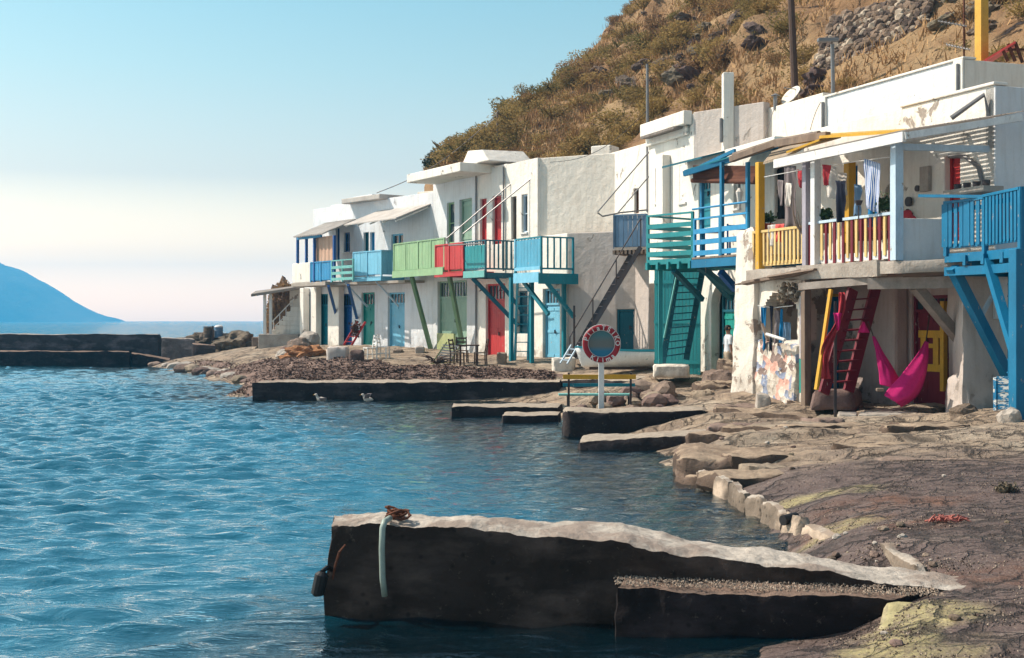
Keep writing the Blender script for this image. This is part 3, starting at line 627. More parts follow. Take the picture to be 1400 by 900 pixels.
for i in range(n): sb(m, 371+i*5.2,412, 451-i*6.2,457.2-i*6.2 if i else 457, 65.0,66.3)
m.build('stairs', WHITE, pl.r, bevel=.02)
m = MB(); m.beam(P(372,440,65.05), P(402,409,65.05), .05, .05); m.beam(P(376,446,65.05), P(404,419,65.05), .04, .04)
for i in range(4): m.beam(P(374+i*8.5,452-i*10,65.05), P(374+i*8.5,438-i*8.6,65.05), .04, .04)
m.build('handrail', M['white'], pl.r)
for x in (361.5, 369.5): m = MB(); sb(m, x-1.7,x+1.7,402,458, 64.4,64.6); m.build('post', M['white'], pl.r)
m = MB(); sb(m, 396,412,396,420, 65.3,65.6); sb(m, 398,401,396,457, 65.61,65.8); m.build('wall', OLDW, pl.r)
m = MB(); m.slab([P(343,402,64.0), P(414,391,64.0), P(418,389,68), P(349,398,68)], .14); m.build('roof', M['greywood'], pl.r, bevel=.02)
m = MB(); m.beam(P(346,404,64.3), P(412,394,64.3), .08, .1); m.build('beam', M['wood'], pl.r)
# ---- light blue balcony house
h = House('boathouse', 'pale bluish boathouse with sky blue balcony, tilted beige awning and sky blue double door', FB.pt(0, 1.2))
z1 = FB.uz(545, 269)[1]; u1 = FB.L
h.door(FB, 494,400,512,472, M['bgreen'], 2, .22); h.door(FB, 530,400,553,478, M['sky'], 2, .18)
h.door(FB, 497,318,504,360, M['deep'], 1, handle=False); h.door(FB, 506,318,512,360, M['blue'], 1, handle=False); h.window(FB, 535,320,551,350, M['sky'], mull=1)
h.wall(FB, 0, u1, ZB, z1, FARW, back=5.5, roof=z1-.35)
SB = Fac(571,55.95,594,55.4); m = MB(); zq = SB.uz(580,382)[1]; wall_open(m, SB, 0, SB.L, zq, SB.uz(580,262)[1], .3, [], .02); m.build('side_wall', CREAM, h.r, merge=True, bevel=.02, label='cream return wall')
m = MB(); m.fbox(FB, -.4, FB.U(520,.4), z1-.06, z1+.17, -2.6, .45); m.build('roof_slab', M['roofc'], h.r, bevel=.03)
m = MB(); u0, ue = FB.U(470,1.6), FB.U(541,1.6); za = FB.uz(500,304,1.6)[1]
m.slab([FB.pt(u0, za, 1.6), FB.pt(ue, za+.05, 1.6), FB.pt(ue+.3, za+.72, .0), FB.pt(u0+.3, za+.68, .0)], .05); m.build('awning', M['roofc'], h.r)
m = MB()
for i in range(5): a = u0+.1+(ue-u0)*i/4.2; m.beam(FB.pt(a, za-.09, 1.55), FB.pt(a+.25, za+.58, .02), .06, .06)
m.build('rafter', M['white'], h.r)
o, a, b, zf, zt_ = balcony(h, FB, 482, 520, 344, 379, 1.25, M['sky'], 'board', (0, 1), pitch=.3, z0=.12)
m = MB(); m.fbox(FB, 0, u1-.6, zf-.3, zf-.19, .03, 1.05); m.build('terrace_slab', M['conc'], h.r)
for px in (472, 514): strut(h, o, FB.pt(max(.05, FB.U(px,1.1)), zf-.2, 1.1), FB.pt(max(.05, FB.U(px,1.1))+.2, zf-1.3, .03), M['pale'], .07)
# ---- green house
h = House('boathouse', 'boathouse with pale green plank balcony on slanting green props under a wide white canopy slab', FC.pt(0, 1.2))
z1 = FC.uz(620, 226)[1]
h.door(FC, 598,384,638,472, M['sage'], 2, .24, handle=True); h.window(FC, 611,277,621,333, M['green'], mull=0, bars=1, sill=False); h.door(FC, 628,272,645,330, M['sage'], 1, handle=False)
h.wall(FC, 0, FC.L, ZB, z1, COOL, back=6, roof=z1-.2)
m = MB(); u0, ue = FC.U(556,1.35), FC.U(640,1.0); zs_ = FC.uz(600,240,1.35)[1]
m.hexa([FC.pt(u0,zs_-.02,1.35), FC.pt(ue,zs_-.02,1.35), FC.pt(ue,zs_-.02,-.8), FC.pt(u0,zs_-.02,-.8), FC.pt(u0,zs_+.34,1.35), FC.pt(ue,zs_+.34,1.35), FC.pt(ue,zs_+.34,-.8), FC.pt(u0,zs_+.34,-.8)])
m.build('canopy_slab', WHITE, h.r, bevel=.03)
m = MB(); m.hexa([FC.pt(ue-1.4,zs_+.345,.6), FC.pt(ue+.9,zs_+.345,.6), FC.pt(ue+.9,zs_+.345,-1.5), FC.pt(ue-1.4,zs_+.345,-1.5), FC.pt(ue-1.0,zs_+.95,.5), FC.pt(ue+.2,zs_+.85,.5), FC.pt(ue+.2,zs_+.9,-1.4), FC.pt(ue-1.0,zs_+.9,-1.4)]); m.build('roof_hump', WHITE, h.r, bevel=.05)
o, a, b, zf, zt_ = balcony(h, FC, 537, 606, 330, 368, 1.4, M['green'], 'board', (0, 0), pitch=.16, z0=.02, kick=M['green'], label='pale green plank balcony')
strut(h, o, FC.pt(FC.U(563,1.3), zf-.3, 1.3), FC.pt(FC.U(589,.1), FC.uz(589,478,.1)[1], .1), M['dgreen'], .15, 'prop')
strut(h, o, FC.pt(FC.U(614,1.0), zf-.3, 1.0), FC.pt(FC.U(632,.25), FC.uz(632,470,.25)[1], .25), M['dgreen'], .15, 'prop')
m = MB(); q = FC.rect(599,456,622,487,.03); m.fbox(FC, q[0], q[1], .9, q[3], .004, .09); m.build('door_panel', M['lime'], h.r, label='yellow green lower boarding')
# ---- red door house
h = House('boathouse', 'narrow white boathouse with tall red doors and small red balcony', FD.pt(0, 1.1))
z1 = FD.uz(672, 228)[1]
h.door(FD, 664,388,690,492, M['red'], 2, .2); h.door(FD, 656,272,665,334, M['red'], 1, handle=False); h.door(FD, 673,268,685,334, M['red'], 1, handle=False)
h.wall(FD, 0, FD.L, ZB, z1, WHITE, back=6, roof=z1-.25)
o, a, b, zf, zt_ = balcony(h, FC, 594, 632, 334, 372, 1.42, M['red'], 'board', (1, 0), pitch=.24, z0=.10, label='red balcony')
m = MB()
for x0, y0, x1, y1 in ((611,326,697,252), (633,320,727,243)):
    ua, za = FD.uz(x0,y0,1.9); ub, zbb = FD.uz(x1,y1,.05); m.tube([FD.pt(ua,za,1.9), FD.pt(ub,zbb,.02)], .026, 6)
ua, za = FD.uz(611,326,1.9); ub, zc = FD.uz(636,322,1.9); m.tube([FD.pt(ua-.1,za,1.9), FD.pt(ua+.2,za-.28,1.9), FD.pt(ub+1.3,za-.34,1.9)], .03, 6)
m.build('awning_frame', M['galv'], h.r)
m = MB(); m.tube([FD.pt(.02,z1-.1,.06), FD.pt(.02,1.2,.06)], .035, 6); m.tube([FD.pt(FD.L-.15,z1-.1,.06), FD.pt(FD.L-.15,zf,.06)], .035, 6); m.build('drainpipe', M['galv'], h.r)
for px in (661, 687):
    m = MB(); c = FD.pt(FD.U(px), FD.uz(px,397)[1], 0); m.tube([c, c+FD.n*.15, c+FD.n*.17-Z*.05], .02, 6); m.build('wall_lamp', M['iron'], h.r); m.blob(c+FD.n*.17-Z*.11, .07, 1, 2, 0)
# ---- teal stair house
h = House('boathouse', 'white boathouse with two teal balconies, a steep teal ladder and long blank cream side wall', FE.pt(0, 1.1))
z1 = FE.uz(720, 219)[1]; u35 = FE.U(735); zl = FW.uz(800,318)[1]; uL = FE.L
h.window(FE, 699,269,706,330, M['wood'], mull=0, bars=0, sill=False); h.window(FE, 713,266,721,318, M['pale'], mull=0, bars=1, sill=True)
h.door(FE, 707,398,721,456, M['deep'], 1, .1, handle=False); h.door(FE, 742,395,765,492, M['sky'], 2, .2, label='bright blue door')
lo = [q for q in h.ops[FE] if q[3] < zl]; hi = [q for q in h.ops[FE] if q[3] >= zl]; h.ops[FE] = []
h.wall(FE, 0, uL-.03, ZB, zl-.004, WHITE, back=4, ops=lo, right=False, name='wall')
h.wall(FE, 0, u35, zl, z1, WHITE, ops=hi, name='wall')
SW = Fac(735,47.5,834,46.1); m = MB(); wall_open(m, SW, .0, SW.L+.6, zl-.2, z1-.01, .3, []); m.build('side_wall', CREAM, h.r, merge=True, bevel=.025, label='blank cream side wall')
m = MB(); a = FE.pt(0,0,-.3); b = SW.pt(0,0,-.3); c = SW.pt(SW.L+.5,0,-.3); d = SW.pt(SW.L+.5,0,-6); e = FE.pt(0,0,-6); m.slab([V((q.x,q.y,z1-.3)) for q in (a,b,c,d,e)], .2); m.build('roof', M['roofc'], h.r)
m = MB(); a = FE.pt(uL,0,-.3); b = FW.pt(3.3,0,-.3); c = SW.pt(SW.L,0,.02); d = SW.pt(.1,0,.02); m.slab([V((q.x,q.y,zl-.45)) for q in (a,b,c,d)], .2); m.build('terrace', M['roofc'], h.r)
m = MB(); m.box(SW.pt(2.2, z1+.12, -1.2), .8, .8, .6, SW.u, SW.n); m.build('chimney', WHITE, h.r, bevel=.04)
o, a, b, zf, zt_ = balcony(h, FD, 634, 662, 330, 374, 1.42, M['deep'], 'picket', (0, 1), pitch=.19, pw=.06, z0=.16, label='dark teal balcony')
bm_ = MB(); n = 6
for i in range(n): q = a+(b-a)*i/n; bm_.fbox(FD, q+.006, q+(b-a)/n-.006, zf+.2, zf+1.06, 1.372, 1.39)
bm_.build('panel', M['turq'], o); bm_ = MB(); bm_.fbox(FD, a, b+.04, zf-.16, zf+.1, 1.421, 1.45); bm_.build('fascia', M['aqua'], o)
strut(h, o, FD.pt(a+.5, zf-.18, 1.3), FD.pt(b+.25, zf-2.0, .05), M['deep'], .14); strut(h, o, FD.pt(b-.0, zf-.18, .9), FD.pt(b+.6, zf-1.5, .05), M['deep'], .14)
o, a, b, zf, zt_ = balcony(h, FE, 703, 738, 326, 376, 1.4, M['teal'], 'picket', (0, 1), pitch=.24, pw=.06, z0=.2, label='bright blue balcony')  # dark teal side rails, bluer front panels: backlit and lit tones painted in
bm_ = MB(); n = 8
for i in range(n): q = a+(b-a)*i/n; bm_.fbox(FE, q+.006, q+(b-a)/n-.006, zf+.16, zt_-.05, 1.345, 1.37)
bm_.build('panel', M['mblue'], o); bm_ = MB(); bm_.fbox(FE, a, b, zf-.28, zf+.08, 1.405, 1.44); bm_.fbox(FE, a, b, zf+.16, zf+.28, 1.375, 1.40); bm_.fbox(FE, a, a+.08, zf+.3, zt_, 1.375, 1.40); bm_.build('fascia', M['sky'], o)
bm_ = MB(); bm_.fbox(FE, b+.055, b+.11, zf-.34, zf+.03, -.1, 1.5); bm_.build('edge_beam', M['teal'], o)
for px, py, d in ((699,500,1.25),(727,500,.95),(771,500,.15)):
    u = FE.U(px, d); m = MB(); m.post(FE.pt(u,.9,d), FE.pt(u,zf-.05,d), .13, FE.u); m.build('post', M['teal'], o)
strut(h, o, FE.pt(b, zf-.2, 1.2), FE.pt(b+.15, zf-1.5, .1), M['teal'], .13); strut(h, o, FE.pt(a+.3, zf-.2, 1.2), FE.pt(a+1.6, zf-1.4, .9), M['teal'], .12)
u = FE.U(703, .95); uu = FE.U(730, .75)
ladder_stair(h.r, FE.pt(FE.U(704,1.35),1.05,1.35), FE.pt(FE.U(722,1.0),1.05,1.0), FE.pt(FE.U(708,1.1),zf-.1,1.1), FE.pt(FE.U(725,.8),zf-.1,.8), M['teal'], 8, .06, .15)
# ---- recessed house with slate balcony and long grey stair
h = House('boathouse', 'recessed grey boathouse with slate blue balcony reached by a long dark iron stair', FW.pt(0, 1.0))
z1 = FF.uz(850, 205)[1]; zfl = FW.uz(862, 338, 1.2)[1]
h.door(FW, 843,423,872,488, M['deep'], 1, 0, dep=.1, label='plain dark blue door'); h.window(FF, 867,258,873,292, M['rust'], mull=0, bars=0, sill=False)
o_ = h.ops[FW]; h.wall(FW, .0, FW.L, ZB, zl, GREY, t=.3)
h.wall(FF, 0, FF.L, zl+.02, z1, WHITE, back=5, roof=z1-.3, left=True, right=True); h.wall(FF, FF.U(838), FF.L, ZB, zl+.01, GREY, name='wall')
m = MB(); a, b = FW.U(840,1.2), FW.U(884,1.2); m.fbox(FW, a, b, zfl-.1, zfl, .02, 1.25); o = m.build('balcony', M['conc'], h.r)
m = MB(); n = 9
for i in range(n): q = a+(b-a)*i/(n-1); m.fbox(FW, q-.04, q+.04, zfl-.24, zfl-.102, .05, 1.28)
m.build('joist', M['wood'], o, label='brown joists'); zz = FW.uz(862,294,1.2)[1]-zfl
m = MB(); rail(m, FW.pt(a,zfl,1.2), FW.pt(b,zfl,1.2), zz, 'board', pitch=.17, z0=.03); m.build('railing', M['slate'], o); m = MB(); rail(m, FW.pt(a,zfl,.1), FW.pt(a,zfl,1.2), zz, 'board', pitch=.17, z0=.03); m.build('railing', M['slate'], o)
ta, tb = FW.pt(FW.U(868,.9),zfl-.02,.9), FW.pt(FW.U(874,1.5)+.05,zfl-.02,1.5); ba, bb = FW.pt(FW.U(776,1.0),1.0,1.0), FW.pt(FW.U(779,1.6),.98,1.6)
st = ladder_stair(h.r, ba, bb, ta, tb, M['iron'], 15, .05, .15, 'stairs')
m = MB(); q = [bb, bb.lerp(tb,.33), bb.lerp(tb,.66), tb]
for p_ in q: m.tube([p_, p_+Z*.95], .022, 6)
m.tube([q[0]+Z*.95, q[-1]+Z*.95], .022, 6); m.build('handrail', M['iron'], st)
m = MB(); p_ = FW.pt(FW.U(785,1.7),.9,1.7); m.post(p_, V((p_.x,p_.y,FW.uz(785,418,1.7)[1])), .07); m.build('stair_post', M['iron'], h.r)
m = MB(); q = FW.rect(875,395,889,415,.02); m.fbox(FW, q[0], q[1], q[2], q[3], .003, .14); m.build('meter_box', M['greywood'], h.r, bevel=.01)
m = MB()
for x0, y0, x1, y1 in ((817,290,906,186), (845,291,941,178)):
    pa, pb = P(x0,y0,42.6), P(x1,y1,42.9); m.tube([pa, pb], .022, 6)
m.tube([P(817,291,42.6), P(824,296,42.6), P(848,291,42.6), P(886,287,42.6)], .028, 6); m.build('awning_frame', M['galv'], h.r)
# ---- house with turquoise stair tower
h = House('boathouse', 'white boathouse with turquoise slatted balcony, turquoise plank screen and steep turquoise stair', P(925,500,37.5))
z1 = FG.uz(915, 166)[1]; FT = Fac(895,38.6,958,37.9); zfl = 2.5+ (438-354)/K*35.2
h.window(FG, 896,230,903,277, M['white'], mull=0, bars=0); h.window(FG, 929,226,938,277, M['blue'], mull=0, bars=1)
h.wall(FG, 0, FG.L, zfl-.5, z1, WHITE, back=5, roof=z1-.4)
SG = Fac(948.6,39.0,988,38.2); zz = SG.uz(960,152)[1]; m = MB(); wall_open(m, SG, 0, SG.L+1.5, zfl, zz, .3, [], .02); m.build('side_wall', GREY, h.r, merge=True, bevel=.02)  # grey plaster puts the shade of this white side wall into its colour
m = MB(); zc = FG.uz(915,180)[1]; m.fbox(FG, -.05, FG.L-.1, zc, zc+.42, .005, .3); m.fbox(FG, -.05, FG.L-.3, zc-.3, zc-.004, .004, .1); m.build('cornice', WHITE, h.r, bevel=.03)
m = MB(); n = 22
for i in range(n): m.tube([FG.pt(.3+i*(FG.L-.8)/n, zc-.02, .02), FG.pt(.3+i*(FG.L-.8)/n, zc-.06, .42)], .05, 6)
m.build('roof_tile', M['greywood'], h.r)
m = MB(); q = FG.U(912); m.fbox(FG, q-.25, q+.25, zfl, FG.uz(912,213)[1], .004, .28); m.build('pier', WHITE, h.r, bevel=.03)
m = MB(); a, b = FG.U(907,.8), FG.U(950,.8); za = FG.uz(930,222,.8)[1]; m.slab([FG.pt(a,za,.85), FG.pt(b+.5,za,.85), FG.pt(b+.5,za+.22,.02), FG.pt(a,za+.22,.02)], .06); m.build('awning', M['deep'], h.r)
m = MB(); n = 13; zg = .8; FT.L
for i in range(n): a = FT.L*i/n; m.fbox(FT, a+.004, a+FT.L/n-.006, zg, zfl-.12, -.02, .02+R.uniform(0, .008))
for zz in (1.2, 2.4, 3.6): m.fbox(FT, 0, FT.L, zz, zz+.1, .031, .055)
m.build('plank_screen', M['turq'], h.r)
bk = [P(886,0,35.8), P(947,0,34.5)]; e = V((bk[1].x-bk[0].x, bk[1].y-bk[0].y, 0)); BL = e.length; e.normalize(); nn = V((e.y, -e.x, 0)); p0 = V((bk[0].x, bk[0].y, zfl)); p1 = p0+e*BL
m = MB(); n = 10
for i in range(n): c = p0+e*BL*(i+.5)/n-nn*1.0-Z*.03; m.box(c, BL/n-.01, 2.0, .05, e, nn)
o = m.build('balcony', M['wood'], h.r)
m = MB(); rail(m, p0, p1, 1.22, 'slat', nslat=4, z0=.14); m.build('railing', M['turq'], o, jit=.003); m = MB(); rail(m, p0-nn*1.9, p0, 1.22, 'slat', nslat=4, z0=.14, ends=(1,0)); m.build('railing', M['turq'], o)
m = MB()
for i in range(5): c = p0+e*(.05+BL*i/4.2)-Z*.19; m.beam(c-nn*1.9, c+nn*.12, .08, .2)
m.beam(p0-Z*.08+nn*.03, p1-Z*.08+nn*.03, .05, .14); m.build('joist', M['turq'], o)
po = P(903,0,36.0); m = MB(); m.post(V((po.x,po.y,1.2)), V((po.x,po.y,zfl-.1)), .11); m.build('post', M['turq'], h.r)
strut(h, o, P(921,370,35.2), P(960,410,36.2), M['deep'], .13); strut(h, o, P(958,362,35.0), P(1000,408,36.4), M['deep'], .16)
st = ladder_stair(h.r, P(906,497,36.7), P(938,492,37.0), P(928,362,36.7), P(962,362,37.0), M['deep'], 13, .05, .17); 
m = MB(); m.tube([P(908,462,36.6), P(926,372,36.6)], .03, 6); m.build('handrail', M['aqua'], st)
m = MB(); m.rough([P(893,517,35.6), P(943,517,35.6), P(943,516,37.4), P(893,516,37.4), P(893,498,35.6), P(943,498,35.6), P(943,498,37.4), P(893,498,37.4)], (10,6,6), .03, 1.5, 3); m.build('plinth', CREAM, h.r, merge=True)
# ---- house with the blue veranda and arched green door
h = House('boathouse', 'white boathouse with bright blue veranda rails, brown reed blind and arched green door below', P(985,515,37))
zh = FH.uz(990,205)[1]; h.door(FH, 955,236,971,312, M['teal'], 1, .3, dep=.12); h.window(FH, 1003,240,1012,285, M['white'], mull=0)
ga = FH.rect(975,388,1003,512); 
h.ops[FH].append((ga[0]-.15, ga[1]+.25, ZB, ga[3]+.1)); h.wall(FH, -1.6, FH.L+1.0, ZB, zh, WHITE, back=4, roof=zh-.3)
ac = MB(); ua, ub = ga[0]-.15, ga[1]+.25; uc = (ua+ub)/2; rr_ = (ub-ua)/2-.02; zs_ = ga[3]+.1-rr_*.8; N_ = 18           # the arch head fills the top of the opening
for i in range(N_):
    t0, t1 = math.pi*i/N_, math.pi*(i+1)/N_; x0, x1 = uc-rr_*math.cos(t0), uc-rr_*math.cos(t1); y0, y1 = zs_+rr_*.78*math.sin(t0), zs_+rr_*.78*math.sin(t1)
    ac.hexa([FH.pt(x0,y0,-.01), FH.pt(x1,y1,-.01), FH.pt(x1,y1,-.29), FH.pt(x0,y0,-.29), FH.pt(x0,ga[3]+.1,-.01), FH.pt(x1,ga[3]+.1,-.01), FH.pt(x1,ga[3]+.1,-.29), FH.pt(x0,ga[3]+.1,-.29)])
ac.build('arch', WHITE, h.r, merge=True)
h.door(FH, 976,392,1004,512, M['bgreen'], 2, .26, dep=.32, hole=False, frame=M['deep'], label='green double door under an arch')
zfl2 = zfl; q0 = V((X(947,34.5), 34.5, zfl)); q1 = V((X(1022,32.3), 32.3, zfl)); e = (q1-q0); L_ = e.length; e.normalize(); nn = V((e.y, -e.x, 0))
m = MB(); n = 14
for i in range(n): c = q0+e*(L_*(i+.5)/n+.03)-nn*1.0-Z*.03; m.box(c, L_/n-.01, 2.1, .05, e, nn)
o = m.build('balcony', M['wood'], h.r)
m = MB()
for i in range(6): c = q0+e*(.25+(L_-.3)*i/5)-Z*.17; m.beam(c-nn*1.9, c+nn*.0, .09, .2)
m.beam(q0+e*.05-Z*.18+nn*.06, q1-Z*.18+nn*.06, .06, .22); m.build('joist', M['kblue'], o)
m = MB(); rail(m, q0+e*.1, q1, 1.02, 'slat', nslat=3, z0=.1); m.tube([q0+Z*1.3, q1+Z*1.3], .03, 6); m.build('railing', M['blue'], o, jit=.003)
for k_, off in enumerate((.12, .55, .95)):
    c = q0+e*L_*off-nn*(.1 if k_ != 1 else .0); m = MB(); zz = 2.5+(438-222)/K*c.y if k_ else 2.5+(438-228)/K*c.y; m.post(c, V((c.x,c.y,zz)), .09, e); m.build('post', M['kblue'], h.r)
m = MB(); m.beam(P(935,238,34.2), P(1112,184,31.6), .09, .14); m.beam(P(950,232,37.2), P(1005,206,35.6), .08, .1); m.build('roof_beam', M['kblue'], h.r)
m = MB(); m.slab([P(935,233,34.2), P(1055,196,32.2), P(1075,196,34.4), P(955,226,37.0)], .04); m.build('veranda_roof', M['teal'], h.r)
m = MB(); m.sheet(lambda a, b: P(948+87*a, (226+a*1)+(22+2*math.sin(a*9))*b, 34.35-1.9*a)+V((0, .05*math.sin(b*4), 0)), 24, 8); o2 = m.build('reed_blind', M['blind'], h.r); sol = o2.modifiers.new('s', 'SOLIDIFY'); sol.thickness = .02
m = MB(); m.tube([P(946,247,34.3), P(1034,249,32.5)], .06, 8); m.build('blind_roller', M['blind'], h.r)
strut(h, o, P(985,372,34.0), P(1006,396,34.3), M['navy'], .16); strut(h, o, P(955,364,34.6), P(1003,400,35.6), M['deep'], .15)
# upper rear storey and chimney
FU = Fac(985,38.4,1033,37.6); m = MB(); za = FU.uz(1005,152)[1]; wall_open(m, FU, 0, FU.L, zh-.4, za, .3, []); m.build('rear_wall', GREY, h.r, merge=True, bevel=.02)
m = MB(); c = P(995,0,38.0); m.post(V((c.x,c.y,zh-.5)), P(995,100,38.0), .32); o = m.build('chimney', WHITE, h.r, bevel=.03); m = MB(); m.tube([P(986,195,37.9), P(986,162,37.9)], .05, 8); m.build('drainpipe', M['galv'], h.r)
# ================================================================== the yellow and red veranda house
h = House('boathouse', 'weathered boathouse with yellow and dark red picket veranda above a crumbling stone arch', P(1150,570,28))
FB2 = Fac(1027,31.5,1225,26.2); FB2.A = FJ.A-FJ.n*1.9; BKW = FB2                      # back wall of the veranda
zf = H+(438-366)/K*27.6; zf = 3.72; UJ = FJ.L; zroof = FJ.uz(1225,182,.3)[1]
uc = BKW.U(1360); FU3 = Fac(1027,31.5,1225,26.2); FU3.A = FJ.A-FJ.n*3.5; FP = BKW
# back wall, both storeys
h.door(BKW, 1291,212,1312,330, M['red'], 1, 0, dep=.2, label='dark red upper door'); h.door(BKW, 1045,224,1061,300, M['dark'], 1, 0, dep=.22, handle=False)  # second door: near-black leaf standing for the unlit opening
h.door(BKW, 1160,226,1172,320, M['bluecloth'], 1, 0, dep=.2, handle=False)
zp = BKW.uz(1345,120)[1]
h.wall(BKW, -.6, uc, zf-.02, zp, WHITE, t=.3, ops=[])
SJ = Fac(1360,26.2,1440,26.9); c0 = BKW.pt(uc,0); SJ.A = V((c0.x,c0.y,0)); SJ.u = (-BKW.n); SJ.n = BKW.u
m = MB(); wall_open(m, SJ, .0, 3.4, zf-1.2, zp-.01, .3, [], .02); m.build('side_wall', COOL, h.r, merge=True, bevel=.02)  # bluish plaster: the shade on this white end is in the colour
m = MB(); a, b = BKW.U(1232), uc; m.fbox(BKW, a, b+.03, zp+.002, zp+.07, -.32, .05); m.build('coping', WHITE, h.r, bevel=.02)
# set-back upper walls
m = MB(); ua, ub, um = FU3.U(1034), FU3.U(1318), FU3.U(1127); zc = FU3.uz(1200,114)[1]
wall_open(m, FU3, um+.01, ub, zp-1.6, zc, .3, []); m.build('upper_wall', COOL, h.r, merge=True, bevel=.02, label='bluish washed upper wall')
m = MB(); wall_open(m, FU3, ua, um-.02, zp-2.2, FU3.uz(1080,140)[1], .3, [], .03); m.build('upper_wall', CREAM, h.r, merge=True, bevel=.02, label='cream upper wall')
m = MB(); m.fbox(FU3, um, ub+.03, zc+.001, zc+.06, -.33, .05); m.fbox(FU3, um-.12, um+.12, zp-2.1, zc+.03, -.25, .06); m.fbox(FU3, ub-.3, ub+.03, zp-1, zc, .004, .07); m.build('coping', WHITE, h.r, bevel=.02)
SU = Fac(1318,29.5,1420,30.2); c1 = FU3.pt(ub,0); SU.A = V((c1.x,c1.y,0)); SU.u = -FU3.n; SU.n = FU3.u
m = MB(); wall_open(m, SU, 0, 6, zp-1.2, zc-.01, .3, [], .03); m.build('upper_wall', CREAM, h.r, merge=True, bevel=.02, label='shaded end wall')
m = MB(); a, b, c, d = FU3.pt(ua,0,-.3), FU3.pt(ub,0,-.3), FU3.pt(ub,0,-6), FU3.pt(ua,0,-6); m.slab([V((q.x,q.y,zc-.4)) for q in (a,b,c,d)], .2); m.build('roof', M['roofc'], h.r)
m = MB(); a, b, c, d = BKW.pt(0,0,-.3), BKW.pt(uc,0,-.3), FU3.pt(ub,0,.03), FU3.pt(0,0,.04); m.slab([V((q.x,q.y,zp-1.0)) for q in (a,b,c,d)], .2); m.build('terrace', M['roofc'], h.r)
for x, y0, y1 in ((1314,88,182),(1129,140,186)): m = MB(); u = FU3.U(x); zz0 = FU3.uz(x,y1)[1]; zz1 = FU3.uz(x,y0)[1]; m.tube([FU3.pt(u,zz0,.1), FU3.pt(u,zz1,.1)], .04, 8); m.build('drainpipe', M['galv'], h.r)
m = MB(); c = BKW.pt(BKW.U(1352), BKW.uz(1352,160)[1], .0); m.tube([c, c+BKW.n*.12+Z*.45, c+BKW.n*.62-Z*.0+BKW.u*-.4], [.05,.05,.055], 8); m.build('water_spout', M['galv'], h.r)
# veranda deck and its edges
m = MB(); m.rough([FJ.pt(-.1,zf-.26,.12), FJ.pt(UJ+.1,zf-.26,.12), BKW.pt(UJ+1.8,zf-.26,.3), BKW.pt(-.5,zf-.26,0), FJ.pt(-.1,zf,.12), FJ.pt(UJ+.1,zf,.12), BKW.pt(UJ+1.8,zf,.3), BKW.pt(-.5,zf,0)], (40,12,4), .03, 1.3, 5, .01)
m.build('veranda_slab', M['conc'], h.r, merge=True)
m = MB(); a, b = FJ.U(1092,.1), FJ.U(1205,.1); m.rough([FJ.pt(a,zf-.30,.16), FJ.pt(b,zf-.30,.16), FJ.pt(b,zf-.30,-.1), FJ.pt(a,zf-.30,-.1), FJ.pt(a,zf+.03,.2), FJ.pt(b,zf+.03,.2), FJ.pt(b,zf+.03,-.1), FJ.pt(a,zf+.03,-.1)], (30,4,4), .025, 1.8, 8, .03); m.build('slab_edge', M['conc'], h.r, merge=True)
c = BKW.pt(UJ+.5,0,1.75); RP = Fac(1228,26.2,1294,26.55)
m = MB(); zt_ = RP.uz(1260,299)[1]; wall_open(m, RP, 0, RP.L, zf-.05, zt_, .12, []); m.build('end_panel', COOL, h.r, merge=True, bevel=.02)
m = MB(); a, b = P(1188,388,26.9), P(1310,386,25.9); m.beam(a, b, .2, .24); m.build('edge_beam', M['greywood'], h.r)
for x0, x1, mats, pit in ((1031, 1098, (M['cyellow'], M['cyellow']), .165), (1108, 1224, (M['dred'], M['cyellow']), .165)):
    a, b = FJ.U(x0,-.02), FJ.U(x1,-.02); pa, pb = FJ.pt(a,zf,-.02), FJ.pt(b,zf,-.02); L_ = (pb-pa).length; m = MB(); red = x0 > 1100
    m.k = 0; rh = .93 if not red else .98
    n = round(L_/pit)
    for i in range(n+1):
        m.k = 0 if (red and i % 2 == 0) else 1; q = pa.lerp(pb, i/n); lo_ = -.16 if red and i % 2 == 0 else .12; m.box(q+Z*(rh+lo_)/2+FJ.n*.02, .075, .03, rh-lo_-.02, FJ.u, FJ.n)
    m.build('railing', mats, h.r, jit=.006, label='red and yellow pickets' if red else 'yellow pickets')
    m = MB(); m.beam(pa+Z*rh, pb+Z*rh, .11, .06); m.build('handrail', M['pale'] if red else M['cyellow'], h.r)
    m = MB(); m.beam(pa+Z*.14-FJ.n*.02, pb+Z*.14-FJ.n*.02, .05, .1 if not red else .17); m.build('bottom_rail', M['white'] if red else M['cyellow'], h.r)
for x, w_, y0, mt, wd in ((1039,0,222,'yellow',.17),(1103,.0,210,'mauve',.16),(1115,.03,215,'white',.17),(1162,-1.2,222,'yellow',.2),(1226,.0,196,'pale',.19)):
    u = FJ.U(x,w_); zz = FJ.uz(x,y0,w_)[1]; m = MB(); m.post(FJ.pt(u,zf-.0,w_), FJ.pt(u,zz,w_), wd, FJ.u); m.build('post', M[mt], h.r, jit=.006, bevel=.01)
